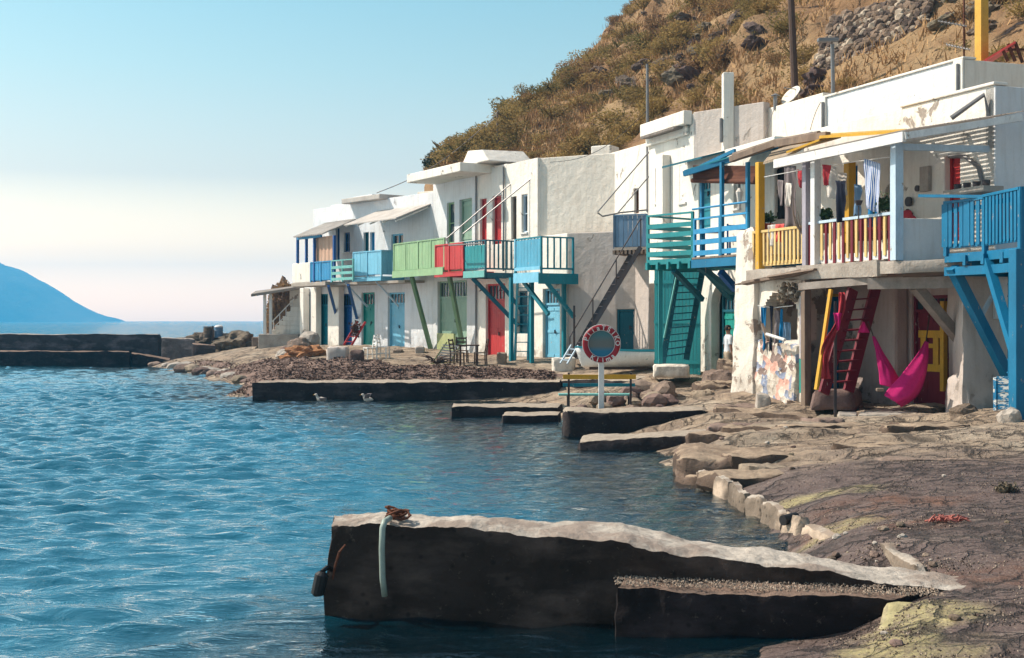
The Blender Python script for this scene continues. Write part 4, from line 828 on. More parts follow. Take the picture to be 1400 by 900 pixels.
# roof of slats over the veranda
a, b = FJ.U(1066,.35), FJ.U(1232,.35)+.1; ze = FJ.uz(1232,179,.35)[1]; m = MB(); n = 34
def roofp(u, t): return FJ.pt(u, ze+.37*t, .35-2.2*t)
for i in range(n): t = i/n; wdt = 1/n*(.62+R.uniform(-.2,.1)); m.hexa([roofp(a,t)-Z*.004, roofp(b+.06*R.random()+.9*t,t)-Z*.004, roofp(b+.9*t,t+wdt)-Z*.004, roofp(a,t+wdt)-Z*.004, roofp(a,t)+Z*.012, roofp(b+.9*t,t)+Z*.012, roofp(b+.9*t,t+wdt)+Z*.012, roofp(a,t+wdt)+Z*.012])
m.build('slat_roof', M['greywood'], h.r, label='slatted veranda roof')
m = MB(); m.beam(roofp(a-.2,0)-Z*.13, roofp(b,0)-Z*.13, .09, .2); m.beam(roofp(b+.02,0)-Z*.12, roofp(b+.92,.95)-Z*.12, .09, .14)
for f in (.05,.3,.55,.8): q = a+(b-a)*f; m.beam(roofp(q,.02)-Z*.085, roofp(q,.97)-Z*.085, .08, .12)
m.build('rafter', M['white'], h.r)
m = MB(); q = FJ.pt(FJ.U(1226), FJ.uz(1226,201)[1], 0); m.beam(q, q-FJ.n*2.2+FJ.u*.55-Z*.02, .1, .13); m.build('tie_beam', M['pale'], h.r)
m = MB(); m.beam(P(1000,218,32.6), P(1062,196,31.2), .16, .14); m.beam(P(1062,197,31.2), P(1132,185,29.6), .16, .16); m.tube([P(1004,213,33.0), P(1060,195,31.6), P(1120,184,30.2)], .09, 8); m.build('log', M['wood'], h.r)
m = MB(); m.slab([P(1044,222,31.0), P(1075,212,30.4), P(1128,184,31.5), P(1060,200,33.0)], .07); m.build('thatch', M['thatch'], h.r, jit=.02)
m = MB(); m.slab([P(1120,186,29.4), P(1234,178,27.0), P(1240,176,28.6), P(1126,183,31.2)], .06); m.slab([P(1075,207,30.0), P(1120,190,29.3), P(1150,186,30), P(1100,200,31)], .05); m.build('roof_board', M['yellow'], h.r, label='yellow roof boards')
# rubble hanging canopy under the deck
m = MB()
for i in range(6): d = 31.0-i*.25; m.beam(P(1008+i*9,388+R.uniform(-3,3)-i*1.2,d-.1), P(1098+i*4,373+R.uniform(-3,3)-i*.7,d-1.2), .26, .04)
m.build('board_canopy', M['wood'], h.r, jit=.03)
# crumbling corner pier and arched wall
m = MB(); a, b = FJ.U(1007), FJ.U(1031); m.rough([FJ.pt(a-.15,.3,.12), FJ.pt(b+.15,.3,.12), FJ.pt(b,.3,-.6), FJ.pt(a-.1,.3,-.6), FJ.pt(a,FJ.uz(1018,314)[1],.02), FJ.pt(b,FJ.uz(1018,312)[1],.02), FJ.pt(b,zf+1,-.5), FJ.pt(a,zf+1,-.5)], (8,8,40), .045, 1.6, 11, .05); m.build('corner_pier', OLDW, h.r, merge=True)
m = MB(); a, b = FJ.U(1031), FJ.U(1101); zs0, zs1 = .3, zf-.28; n = 36; o0, o1 = FJ.U(1038), FJ.U(1086); oc = (o0+o1)/2; orr = (o1-o0)/2; zb0 = FJ.uz(1060,466)[1]; ztp = FJ.uz(1060,400)[1]
nz_ = 44
def arch_d(i, j):
    u = a+(b-a)*i/n; z = zs0+(zs1-zs0)*j/nz_; e_ = abs(u-oc)/orr
    return u, z, (e_ < 1 and zb0 < z < ztp-.55+.55*math.sqrt(max(0, 1-e_*e_)))
for i in range(n):
    for j in range(nz_):
        u, z, op = arch_d(i+.5, j+.5); du, dz = (b-a)/n/2, (zs1-zs0)/nz_/2
        if op: continue
        rr_ = lambda u_, z_, w_: FJ.pt(u_, z_, w_)+noise.noise_vector(FJ.pt(u_,z_,0)*1.9)*.07+noise.noise_vector(FJ.pt(u_,z_,0)*6)*.025
        m.add([rr_(u-du,z-dz,-.1), rr_(u+du,z-dz,-.1), rr_(u+du,z+dz,-.1), rr_(u-du,z+dz,-.1)], [(0,1,2,3)])
        for di, dj, q in ((-1,0,((u-du,z+dz),(u-du,z-dz))),(1,0,((u+du,z-dz),(u+du,z+dz))),(0,-1,((u-du,z-dz),(u+du,z-dz))),(0,1,((u+du,z+dz),(u-du,z+dz)))):
            if arch_d(i+.5+di, j+.5+dj)[2]: m.add([rr_(*q[0],-.1), rr_(*q[0],-.62), rr_(*q[1],-.62), rr_(*q[1],-.1)], [(0,1,2,3)])
m.build('arch_wall', OLDW, h.r, merge=True)
def patchmat():
    t = NT('patched_painted_stone'); v = t.obj(); c = t.mix(t.ramp(t.noise(3,6), .4, .6), (.70,.63,.55), (.45,.38,.31))
    b = t.n('ShaderNodeTexVoronoi', {'Vector': v, 'Scale': 5.5}); sel = t.n('ShaderNodeSeparateColor', {0: b.outputs['Color']}).outputs
    c = t.mix(t.ramp(sel[0], .78, .8, 0, .85), c, (.66,.33,.26)); c = t.mix(t.ramp(sel[1], .74, .76, 0, .8), c, (.16,.22,.36)); c = t.mix(t.ramp(sel[2], .84, .86), c, (.20,.14,.12))
    c = t.mix(t.ramp(t.noise(5,8,.7), .58, .62), c, (.72,.66,.58)); 
    t.bsdf(Base_Color=c, Roughness=.95, Normal=t.bump(t.math('ADD', b.outputs['Distance'], t.noise(9,6)), .8, .05)); return t.m
m = MB(); a, b = FJ.U(1033,.02), FJ.U(1088,.02); m.rough([FJ.pt(a,.4,.05), FJ.pt(b,.4,.05), FJ.pt(b,.4,-.3), FJ.pt(a,.4,-.3), FJ.pt(a,zb0,-.0), FJ.pt(b,zb0-.1,-.0), FJ.pt(b,zb0-.1,-.3), FJ.pt(a,zb0,-.3)], (26,4,22), .06, 2.2, 4, .03); m.build('parapet', patchmat(), h.r, merge=True, label='low stone infill patched with pink and blue paint')
m = MB(); m.fbox(FJ, -.2, UJ+2.2, .2, zf-.3, -3.1, -2.95) if 0 else None
# lower back wall with its doors
LB = Fac(1027,31.5,1225,26.2); LB.A = FJ.A-FJ.n*2.1; h.ops[LB] = []
h.door(LB, 1246,404,1300,562, M['dred'], 2, .12, dep=.12, label='dark red double door', handle=False)
h.door(LB, 1116,402,1146,540, M['bluecloth'], 1, 0, dep=.2, frame=M['yellow'], handle=False, label='doorway with blue curtain in a yellow frame')
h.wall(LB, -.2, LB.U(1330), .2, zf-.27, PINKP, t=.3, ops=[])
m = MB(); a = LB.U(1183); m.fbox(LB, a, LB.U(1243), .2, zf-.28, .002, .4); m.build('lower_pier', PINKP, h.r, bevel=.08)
m = MB(); u = LB.U(1246); q = LB.rect(1251,484,1286,508,.0)
for x0,x1,y0,y1 in ((1253,1283,452,462),(1256,1263,462,500),(1273,1280,462,500),(1252,1284,498,508),(1263,1273,470,476)): q = LB.rect(x0,y0,x1,y1); m.fbox(LB, q[0], q[1], q[2], q[3], -.085, -.05)
m.build('door_panel', M['yellow'], h.r, label='yellow lattice panel on the red door')
m = MB(); q = LB.rect(1286,412,1291,535); m.fbox(LB, q[0], q[1], q[2], q[3], -.085, .02); m.build('door_post', M['yellow'], h.r)
m = MB(); c = P(1102,0,28.9); m.post(V((c.x,c.y,.1)), V((c.x,c.y,zf-.3)), .17, FJ.u); m.build('post', M['wood'], h.r, bevel=.015, jit=.01)
m = MB(); m.beam(P(1095,392,29.0), P(1192,384,27.0), .16, .16); m.build('lintel', M['greywood'], h.r)
strut(h, h.r, P(1252,392,26.4), P(1312,464,26.9), M['greywood'], .2)
ladder_stair(h.r, P(1126,538,27.3), P(1160,535,27.9), P(1166,396,27.7), P(1197,394,28.2), M['dred'], 9, .07, .26)
m = MB(); m.rough([P(1108,562,27.8), P(1170,562,27.8), P(1180,556,29.3), P(1110,556,29.3), P(1112,532,27.9), P(1168,534,27.9), P(1176,532,29.3), P(1114,532,29.3)], (8,6,5), .05, 1.5, 9, .08); m.build('plinth', M['stone'], h.r, merge=True)
m = MB(); m.fbox(FJ, -.2, .1, .2, zf-.3, -2.1, -.62); m.build('inner_wall', OLDW, h.r)
# ================================================================== the blue landing house at the right edge
h = House('boathouse', 'grey white boathouse at the right edge with big bright blue landing on diagonal props', P(1350,575,25))
zk = 3.83; KF = Fac(1318,26.0,1372,26.3); h.ops[KF] = []
m = MB(); q = [V((X(1296,27.6),27.6,0)), V((X(1316,26.0),26.0,0)), V((X(1366,26.3),26.3,0)), V((X(1366,26.3)+.3,27.9,0))]
m.rough([V((a.x,a.y,.2)) for a in q]+[V((a.x,a.y,zk-.15)) for a in q], (10,14,26), .035, 1.1, 2, .02); m.build('wall', GREY, h.r, merge=True)
m = MB(); m.rough([P(1288,580,26.6), P(1330,580,25.9), P(1330,575,26.5), P(1296,575,27.3), P(1296,520,26.9), P(1322,505,26.02), P(1325,505,26.4), P(1298,520,27.4)], (8,6,10), .04, 2, 7, .1); m.build('footing', GREY, h.r, merge=True)
K2 = Fac(1366,26.35,1460,26.9); h.door(K2, 1378,384,1402,575, M['deep'], 1, 0, dep=.14, handle=False); h.wall(K2, 0, K2.L, .2, zk+2.8, GREY)
ka, kb, kc = V((X(1294,25.6),25.6,zk)), V((X(1347,24.6),24.6,zk)), V((X(1396,23.2),23.2,zk)); kd, ke = V((X(1396,23.2)+1.6,23.9,zk)), V((X(1300,25.6)+1.9,26.3,zk))
m = MB(); m.slab([ka,kb,kc,kd,ke], .06); o = m.build('landing', M['kblue'], h.r)
m = MB()
for p_, q_ in ((ka,kb),(kb,kc),(ka,ke),(kc,kd)): m.beam(p_-Z*.12, q_-Z*.12, .1, .12); m.beam(p_-Z*.36, q_-Z*.36, .12, .17)
for f in (.25,.5,.75): m.beam(ka.lerp(kc,f)-Z*.16, ke.lerp(kd,f)-Z*.16, .08, .2)
m.build('joist', M['kblue'], o)
def krail(p_, q_, h_, pit, mt, wd, gap=None, zz=.1):
    m = MB(); e = (q_-p_); L = e.length; e.normalize(); n = V((e.y,-e.x,0)); k = round(L/pit)
    m.beam(p_+Z*h_, q_+Z*h_, .12, .05); m.beam(p_+Z*(h_-.16), q_+Z*(h_-.16), .04, .09); m.beam(p_+Z*.14, q_+Z*.14, .04, .08)
    for i in range(k+1):
        ww = wd*(1.9 if gap and i % 4 == 0 else 1); m.box(p_+e*L*i/k+n*.034+Z*(h_+zz)/2, ww, .025, h_-zz-.06, e, n)
    for f in (0,1): m.post(p_.lerp(q_,f)-Z*.05, p_.lerp(q_,f)+Z*(h_+.03), .09, e)
    return m.build('railing', mt, o, jit=.003)
krail(ka, kb, 1.02, .15, M['kblue'], .09, 1); krail(kb, kc, 1.06, .135, M['kblue'], .085); krail(kd, kc, 1.06, .16, M['kblue'], .085)
m = MB(); m.beam(P(1258,268,25.9), P(1349,269,24.6), .12, .06); m.build('ledge', M['kblue'], o)
m = MB(); m.post(V((X(1390,23.0),23.0,.55)), V((X(1390,23.0),23.0,zk-.05)), .2, FJ.u); m.build('post', M['kblue'], h.r, bevel=.012)
strut(h, h.r, P(1302,366,25.4), P(1381,520,25.9), M['kblue'], .19); strut(h, h.r, P(1350,356,24.4), P(1388,484,23.2), M['kblue'], .15)
strut(h, h.r, P(1336,442,25.6), P(1357,404,25.9), M['pale'], .07, 'rail_stub')
ladder_stair(h.r, P(1380,545,24.9), P(1412,545,24.4), P(1380,372,26.0), P(1412,372,25.6), M['kblue'], 9, .06, .2)
m = MB()
for i in range(5): m.beam(P(1363,520+i*11.5,24.9), P(1416,520+i*11.5,24.4), .05, .15)
m.post(P(1362,575,24.92), P(1362,516,24.92), .08, FJ.u); m.build('gate_board', surf('peeling_blue_board', (.01,.17,.33), (.006,.10,.22), chips=((.55,.55,.52), .5, 5), stretch=(1,1,3)), h.r, label='peeling blue boards')
# ================================================================== piers, quays and slabs along the water
def piermat(name, side, topc, wash, tk=.55):  # sides far darker than upward faces: shade plus wet stone in the colour
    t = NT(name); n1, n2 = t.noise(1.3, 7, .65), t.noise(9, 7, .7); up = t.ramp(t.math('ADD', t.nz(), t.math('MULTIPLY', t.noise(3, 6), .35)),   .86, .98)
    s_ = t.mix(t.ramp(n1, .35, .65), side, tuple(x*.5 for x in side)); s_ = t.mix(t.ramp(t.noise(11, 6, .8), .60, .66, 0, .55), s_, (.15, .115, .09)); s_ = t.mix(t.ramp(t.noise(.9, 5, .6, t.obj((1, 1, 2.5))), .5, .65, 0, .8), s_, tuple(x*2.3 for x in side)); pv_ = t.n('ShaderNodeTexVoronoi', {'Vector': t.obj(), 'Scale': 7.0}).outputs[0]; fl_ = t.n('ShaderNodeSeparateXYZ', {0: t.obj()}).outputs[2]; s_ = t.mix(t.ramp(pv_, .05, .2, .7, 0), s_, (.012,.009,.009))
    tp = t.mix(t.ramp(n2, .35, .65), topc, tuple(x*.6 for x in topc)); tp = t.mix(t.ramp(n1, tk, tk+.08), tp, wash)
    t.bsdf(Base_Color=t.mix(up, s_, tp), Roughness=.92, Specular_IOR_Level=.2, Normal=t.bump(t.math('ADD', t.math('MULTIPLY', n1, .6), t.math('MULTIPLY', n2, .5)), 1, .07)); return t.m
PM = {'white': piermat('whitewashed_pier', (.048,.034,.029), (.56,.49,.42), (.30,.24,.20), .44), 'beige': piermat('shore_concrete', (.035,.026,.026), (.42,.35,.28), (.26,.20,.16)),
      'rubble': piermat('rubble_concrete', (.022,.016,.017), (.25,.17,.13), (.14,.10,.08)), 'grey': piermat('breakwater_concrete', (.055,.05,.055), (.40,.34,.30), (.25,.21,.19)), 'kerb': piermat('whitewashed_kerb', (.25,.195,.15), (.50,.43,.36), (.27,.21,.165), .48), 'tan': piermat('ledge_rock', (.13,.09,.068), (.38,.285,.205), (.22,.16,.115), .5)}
def block(name, label, cat, front, back, mat, n=(30,8,8), amp=.05, seed=0, zb=-.6, rnd=.03, freq=1.5, group=None):
    """front / back: [(px, py, ztop), ...] two ends of the top edge, a point seen at px,py of height ztop"""
    f = [G(*q) for q in front]; b = [G(*q) for q in back]; lo = lambda p: V((p.x, p.y, zb)); m = MB()
    c = [lo(f[0]), lo(f[1]), lo(b[1]), lo(b[0]), f[0], f[1], b[1], b[0]]; m.rough(c, n, amp, freq, seed, rnd)
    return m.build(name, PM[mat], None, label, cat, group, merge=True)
def blockw(name, label, cat, pts, ztop, mat, n, amp, seed, zb=-.6, rnd=.03, freq=1.5, group=None):
    m = MB(); zt = ztop if hasattr(ztop, '__len__') else [ztop]*4
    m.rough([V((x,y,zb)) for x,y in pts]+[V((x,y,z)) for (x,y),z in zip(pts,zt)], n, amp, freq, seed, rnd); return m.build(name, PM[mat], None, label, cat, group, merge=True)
# the big pier in front: left end out in the water, running up onto the pavement
L0, L1 = P(452,0,10.75), P(1300,0,10.55)
m = MB(); top = [(450,.81),(520,.83),(640,.80),(760,.75),(860,.70),(960,.60),(1060,.53),(1150,.46),(1240,.40),(1310,.33)]
px_ = [t_[0] for t_ in top]; nn_ = 220
def pier(a, b, c):      # a along, b across (0 front), c up
    x_ = X(450+865*a, 10.7); zt = float(np.interp(450+865*a, px_, [t_[1] for t_ in top])); wd = .44+.26*math.sin(a*2.5)
    y_ = 10.72-.42*a+wd*b; z_ = -.7+(zt+.7)*c; x_ += -.10*(1-c)*(1-a)**8
    q = [2*b-1, 2*c-1]; k = max(0, (abs(q[0])-.7)/.3)*max(0, (abs(q[1])-.86)/.14) if q[1] > 0 else 0
    p = V((x_, y_, z_-.03*k)); o_ = V((3,9,1))
    return p+noise.noise_vector(p*1.5+o_)*.035+noise.noise_vector(p*4+o_)*.028+noise.noise_vector(p*12+o_)*.012+noise.noise_vector(p*30+o_)*.006
m.sheet(lambda a, b: pier(a,b,1), nn_, 18); m.sheet(lambda a, b: pier(a,0,b), nn_, 22); m.sheet(lambda a, b: pier(a,1,1-b), nn_, 10); m.sheet(lambda a, b: pier(0,b,1-a), 22, 18); m.sheet(lambda a, b: pier(1,b,a), 10, 18)
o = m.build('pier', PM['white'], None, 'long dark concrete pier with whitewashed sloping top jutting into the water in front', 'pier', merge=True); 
def stonecap(): pass
blockw('pier_step', 'lower dark concrete step with crumbly brown top against the front pier', 'pier', [(X(838,10.2),10.18),(X(1212,10.0),9.98),(X(1300,10.3),10.55),(X(868,10.75),10.75)], [.37,.33,.32,.40], 'rubble', (90,14,20), .035, 21, freq=2.2, rnd=.02)
# quay below the houses
A, B = G(336,524,.58), G(768,523,.60); blockw('quay', 'long low quay wall with black face below the seaweed bank', 'quay', [(A.x,39.8),(B.x,39.6),(B.x+.1,41.5),(A.x+.3,41.8)], [.56,.60,.62,.56], 'beige', (140,8,10), .05, 2, freq=1.2, rnd=.01)
A, B = G(768,523,.62), G(948,517,.75); blockw('quay', 'shorter raised quay stretch with broken edge behind the slatted bench', 'quay', [(A.x+.02,39.9),(B.x,37.2),(B.x+.6,39.4),(A.x+.1,41.5)], [.62,.80,.85,.66], 'beige', (60,8,8), .07, 3, zb=.0, freq=1.3, rnd=.02)
block('concrete_slab', 'farthest flat concrete slab awash beside the quay', 'slab', [(614,556,.27),(764,556,.24)], [(618,551,.27),(770,551,.26)], 'beige', (40,6,6), .04, 4, freq=1.5)
block('concrete_slab', 'small flat concrete slab just above water left of the thick block', 'slab', [(686,568,.20),(764,567,.2)], [(690,563,.2),(768,562,.2)], 'beige', (24,6,6), .04, 5)
block('concrete_slab', 'thick grey topped concrete block in front of the lifebuoy post', 'slab', [(772,563,.54),(965,561,.56)], [(768,557,.55),(968,556,.57)], 'beige', (50,8,10), .04, 6, zb=-.1, rnd=.05)
block('concrete_slab', 'tilted low concrete slab at the waterline nearest the ledge', 'slab', [(790,603,.17),(972,594,.33)], [(794,594,.2),(975,586,.36)], 'beige', (50,8,8), .04, 7, rnd=.04)
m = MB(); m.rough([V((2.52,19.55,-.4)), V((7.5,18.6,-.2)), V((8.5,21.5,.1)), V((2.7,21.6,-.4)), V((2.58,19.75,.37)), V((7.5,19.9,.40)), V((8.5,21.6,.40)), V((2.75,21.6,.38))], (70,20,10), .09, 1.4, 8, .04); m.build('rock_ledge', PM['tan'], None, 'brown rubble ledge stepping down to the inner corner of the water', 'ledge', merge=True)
for i, (x0, y0, x1, y1, dz, wd, lb) in enumerate([(975,566,1110,575,.13,1.1,'flat tan rock shelf right of the thick concrete block'),(985,583,1085,590,.14,.8,'middle flat rock shelf below the arched parapet'),(1048,590,1180,596,.10,.7,'longest thin rock shelf nearest the dark pavement')]):
    a, b = G(x0,y0,.48), G(x1,y1,.46); za, zb2 = gz(a.x,a.y), gz(b.x,b.y)
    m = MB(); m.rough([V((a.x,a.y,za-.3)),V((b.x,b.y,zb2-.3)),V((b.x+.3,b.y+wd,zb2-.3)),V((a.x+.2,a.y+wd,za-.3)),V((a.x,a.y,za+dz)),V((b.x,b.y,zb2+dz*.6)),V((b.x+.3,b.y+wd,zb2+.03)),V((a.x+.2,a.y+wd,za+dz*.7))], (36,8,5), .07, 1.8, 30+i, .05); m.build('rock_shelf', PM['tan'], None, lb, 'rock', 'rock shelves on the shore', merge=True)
for i in range(24):
    p_ = G(R.uniform(950,1400), R.uniform(556,640), .46); wx, wy, hh = R.uniform(.25,1.0), R.uniform(.2,.5), R.uniform(.015,.07); z_ = gz(p_.x,p_.y); ro = R.uniform(-.35,.25); ux, uy = V((math.cos(ro),math.sin(ro),0)), V((-math.sin(ro),math.cos(ro),0)); m = MB()
    if p_.x > 8.2 and p_.y > 22.5: continue
    q = [V((p_.x,p_.y,0))+ux*sx_*wx*R.uniform(.7,1.2)+uy*sy_*wy*R.uniform(.7,1.2) for sx_,sy_ in ((-1,-1),(1,-1),(1,1),(-1,1))]
    m.rough([V((a.x,a.y,z_-.25)) for a in q]+[V((a.x,a.y,z_+hh*(1 if k_ < 2 else .6))) for k_, a in enumerate(q)], (12,7,4), .06, 2.4, 300+i, .08); m.build('rock_slab', PM['tan'] if i % 3 else M['stone'], None, 'small broken rock slab bedded in the tan shore', 'rock', 'broken slabs bedded in the shore', merge=True)
# whitewashed kerb of the slipway
kp = [(2.80,19.5),(2.90,18.5),(2.98,17.7),(3.02,16.7),(3.1,16.0),(3.17,15.0),(3.24,14.4),(3.32,13.2)]
m = MB()
for i in range(len(kp)-1):
    (xa, ya), (xb, yb) = kp[i], kp[i+1]; g_ = .03; w_ = .14
    m.rough([V((xb-.06,yb+g_,-.5)), V((xb+w_,yb+g_,-.5)), V((xa+w_,ya-g_,-.5)), V((xa-.06,ya-g_,-.5)), V((xb,yb+g_,.21+.05*(i%2))), V((xb+w_,yb+g_,.25)), V((xa+w_,ya-g_,.25)), V((xa,ya-g_,.20+.04*(i%3)))], (5,14,10), .05, 2.2, 40+i, .10)
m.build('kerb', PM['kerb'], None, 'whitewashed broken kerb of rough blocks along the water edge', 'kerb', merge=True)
m = MB(); m.rough([V((3.45,11.05,.1)), V((3.62,11.05,.1)), V((3.75,12.3,.1)), V((3.5,12.3,.1)), V((3.46,11.05,.38)), V((3.6,11.05,.37)), V((3.7,12.3,.36)), V((3.52,12.3,.37))], (4,14,5), .04, 3, 51, .1); m.build('kerb', PM['kerb'], None, 'short pale kerb stub beside the sloping end of the pier', 'kerb', merge=True)
m = MB(); c = V((3.17,14.72,.20)); m.tube([c+V((-.06,-.02,.0)), c+V((.12,.10,.02))], .06, 14); m.build('pipe_end', M['black'], None, 'black pipe mouth poking out of the whitewashed kerb', 'pipe')
m = MB(); a = G(1180,868,.1); m.rough([V((a.x-.04,a.y-.25,-.1)), V((a.x+.5,a.y-.5,-.1)), V((a.x+.75,10.0,-.1)), V((a.x+.12,10.0,-.1)), V((a.x+.06,a.y-.25,.24)), V((a.x+.5,a.y-.5,.23)), V((a.x+.75,10.0,.30)), V((a.x+.26,10.0,.30))], (12,14,8), .04, 3, 61, .06); 
ym = piermat('algae_step', (.36,.31,.19), (.45,.39,.21), (.27,.21,.15)); m.build('slip_edge', ym, None, 'yellow algae stained edge of the slip at the bottom of the picture', 'slip edge', merge=True)
# breakwater far left
a, b = G(-330,487,.45), G(219,488,.5); blockw('breakwater', 'long dark breakwater wall with flat top at the left edge', 'breakwater', [(X(-330,71.5),71.6),(X(219,71),71.0),(X(219,72),72.3),(X(-330,73),73.2)], 1.72, 'grey', (120,6,12), .05, 70, zb=-.4, rnd=.01, freq=.9)
blockw('breakwater_step', 'lower dark landing step along the foot of the breakwater', 'quay', [(X(-330,69.5),69.6),(X(179,69.3),69.3),(X(179,71),71),(X(-330,71.5),71.5)], [.86,.80,.80,.86], 'rubble', (120,6,8), .05, 71, rnd=.01, freq=.9)
blockw('breakwater_step', 'sloping dark ramp beside the end of the breakwater', 'quay', [(X(180,69.6),69.5),(X(232,69),69.2),(X(232,71),71),(X(180,71),71)], [.72,.35,.40,.75], 'rubble', (24,6,8), .05, 72, rnd=.02)
blockw('concrete_slab', 'grey concrete wall stub behind the end of the breakwater', 'wall', [(X(219,73),73),(X(264,71),71.5),(X(264,73),73),(X(219,74.5),74.5)], [1.5,1.45,1.45,1.5], 'grey', (16,6,8), .05, 73, zb=0)
blockw('concrete_slab', 'dark concrete block between the wall stub and the barrels', 'slab', [(X(262,70),70.2),(X(292,69),69.5),(X(292,71),71),(X(262,71.5),71.5)], [1.2,1.15,1.15,1.2], 'rubble', (14,6,8), .06, 74, zb=0)
# ------------------------------------------------------------------ rocks
def rock(name, label, cat, c, r, mat, seed, group=None, rot=0, amp=.3, sub=3, freq=1):
    m = MB(); m.blob(c, r, seed, sub, amp, freq, rot); return m.build(name, mat, None, label, cat, group)
for i, (px, d, rx, ry, rz, lb) in enumerate([(300,74,2.3,1.5,.75,'low dark rocky outcrop below the two barrels on the point'),(322,72,1.2,.9,.7,'dark rounded outcrop at the tip right of the barrels'),(268,76,2.0,1,.55,'long dark rock behind the wall stub on the point')]):
    rock('outcrop', lb, 'rock', gp(px,d,.25), (rx,ry,rz), M['lava'], 80+i, None, 0, .4, 4, 1.6)
for i, (px, d) in enumerate([(284,72.3),(299,72.3)]):
    b = thing('barrel', ['open dark drum, left one of two on the dark rocks of the point','drum with a rounded pale lid on the dark rocks of the point'][i], 'barrel', V((X(px,d),d,H-(462-HY)/K*d)), 'barrels on the point'); z0 = H-(462-HY)/K*d; c = V((X(px,d),d,z0))
    m = MB(); m.tube([c+Z*t_ for t_ in (0,.04,.2,.22,.24,.4,.42,.44,.6)], [.23,.24,.24,.26,.24,.24,.26,.24,.24], 16); m.build('body', M['slate'] if i else M['lava'], b)
    m = MB()
    if i: m.blob(c+Z*.61, (.25,.25,.12), 1, 2, 0); m.build('lid', M['white_pl'], b)
    else: m.tube([c+Z*.61, c+Z*.65], .26, 16); m.build('rim', M['galv'], b)
m = MB(); c = V((X(291,72),72,1)); m.post(c, V((c.x,c.y,H-(446-HY)/K*72)), .1); m.build('mooring_post', M['darkwood'], None, 'thin dark post standing between the two barrels', 'post')
for i, (px, d, r, mt, lb) in enumerate([(411,56.5,(.62,.5,.48),M['stone'],'largest pale boulder against the far porch house'),(398,57,(.5,.4,.3),M['stone'],'flat grey boulder left of the orange net heap'),(422,57.5,(.6,.5,.62),M['conc'],'squarish pale block behind the orange net heap'),(391,56,(.45,.35,.25),M['conc'],'small pale stone before the far steps')]):
    rock('boulder', lb, 'boulder', gp(px,d,r[2]*.55), r, mt, 90+i, 'boulders by the far porch', i)
rock('net_heap', 'bright orange heap of fishing net on the sand', 'net', gp(418,54.5,.12), (.95,.5,.38), M['orange'], 97, None, 0, .45, 4, 2)
for i, (x0, x1, y0, y1, d, lb) in enumerate([(447,476,474,492,48.5,'long whitewashed grey block on the sand below the navy door'),(478,497,479,494,47.5,'dark square block beside the folding chair'),(537,551,478,486,53.3,'small reddish stone under the sky blue door'),(568,580,474,487,52.6,'pale stone at the foot of the green prop')]):
    c = gp((x0+x1)/2, d); hw = (x1-x0)/K*d/2; hh = H-(y0-HY)/K*d; m = MB(); m.rough([V((c.x-hw,d-.3,c.z-.2)),V((c.x+hw,d-.35,c.z-.2)),V((c.x+hw,d+.4,c.z-.2)),V((c.x-hw,d+.4,c.z-.2)),V((c.x-hw,d-.3,hh)),V((c.x+hw,d-.3,hh)),V((c.x+hw,d+.4,hh)),V((c.x-hw,d+.4,hh))], (10,6,6), .05, 2, 100+i, .1); m.build('stone_block', [GREY,M['lava'],M['stone'],M['conc']][i], None, lb, 'block', 'blocks along the far houses', merge=True)
for i, (x0,x1,y0,y1,d,lb) in enumerate([(679,693,482,500,45.6,'rough stone block beside the teal ladder'),(755,786,489,512,43.2,'whitewashed block at the foot of the iron stair')]):
    c = gp((x0+x1)/2, d); hw = (x1-x0)/K*d/2; hh = H-(y0-HY)/K*d; m = MB(); m.rough([V((c.x-hw,d-.3,c.z-.3)),V((c.x+hw,d-.3,c.z-.3)),V((c.x+hw,d+.4,c.z-.3)),V((c.x-hw,d+.4,c.z-.3)),V((c.x-hw,d-.3,hh)),V((c.x+hw,d-.3,hh)),V((c.x+hw,d+.4,hh)),V((c.x-hw,d+.4,hh))], (8,6,8), .05, 2, 110+i, .08); m.build('stone_block', [M['stone'],OLDW][i], None, lb, 'block', None, merge=True)
for i, (x0,x1,y0,y1,d,dd,lb) in enumerate([(984,1004,492,510,34.6,.7,'topmost pale squared rock of the pile by the corner pier'),(968,1014,508,532,34.2,1.2,'dark undercut rock in the middle of the pile by the corner pier'),(953,1011,523,552,33.2,1.1,'lowest broad rock of the pile by the corner pier'),(946,975,536,552,32.6,.7,'loose flat rock at the left foot of the pile')]):
    hw = (x1-x0)/K*d/2; cx = X((x0+x1)/2,d); zt_, zb_ = H-(y0-HY)/K*d, H-(y1-HY)/K*d; m = MB(); m.rough([V((cx-hw,d-.2,zb_)),V((cx+hw,d-.3,zb_)),V((cx+hw,d+dd,zb_)),V((cx-hw,d+dd,zb_)),V((cx-hw*.9,d,zt_)),V((cx+hw*.95,d-.1,zt_)),V((cx+hw,d+dd,zt_)),V((cx-hw,d+dd,zt_))], (14,10,8), .10, 1.5, 120+i, .16); m.build('boulder', PM['tan'] if i in (0,2) else M['stone'], None, lb, 'boulder', 'rock pile by the corner pier', merge=True)
c = gp(1043,29.3); m = MB(); m.rough([c+V(q) for q in ((-.16,-.2,-.1),(.16,-.24,-.1),(.2,.2,-.1),(-.16,.2,-.1),(-.18,-.12,.30),(.14,-.18,.26),(.18,.2,.26),(-.15,.2,.3))], (6,6,6), .03, 3, 130, .08); m.build('stone_block', M['conc'], None, 'small grey block leaning at the foot of the patched parapet', 'block', merge=True)
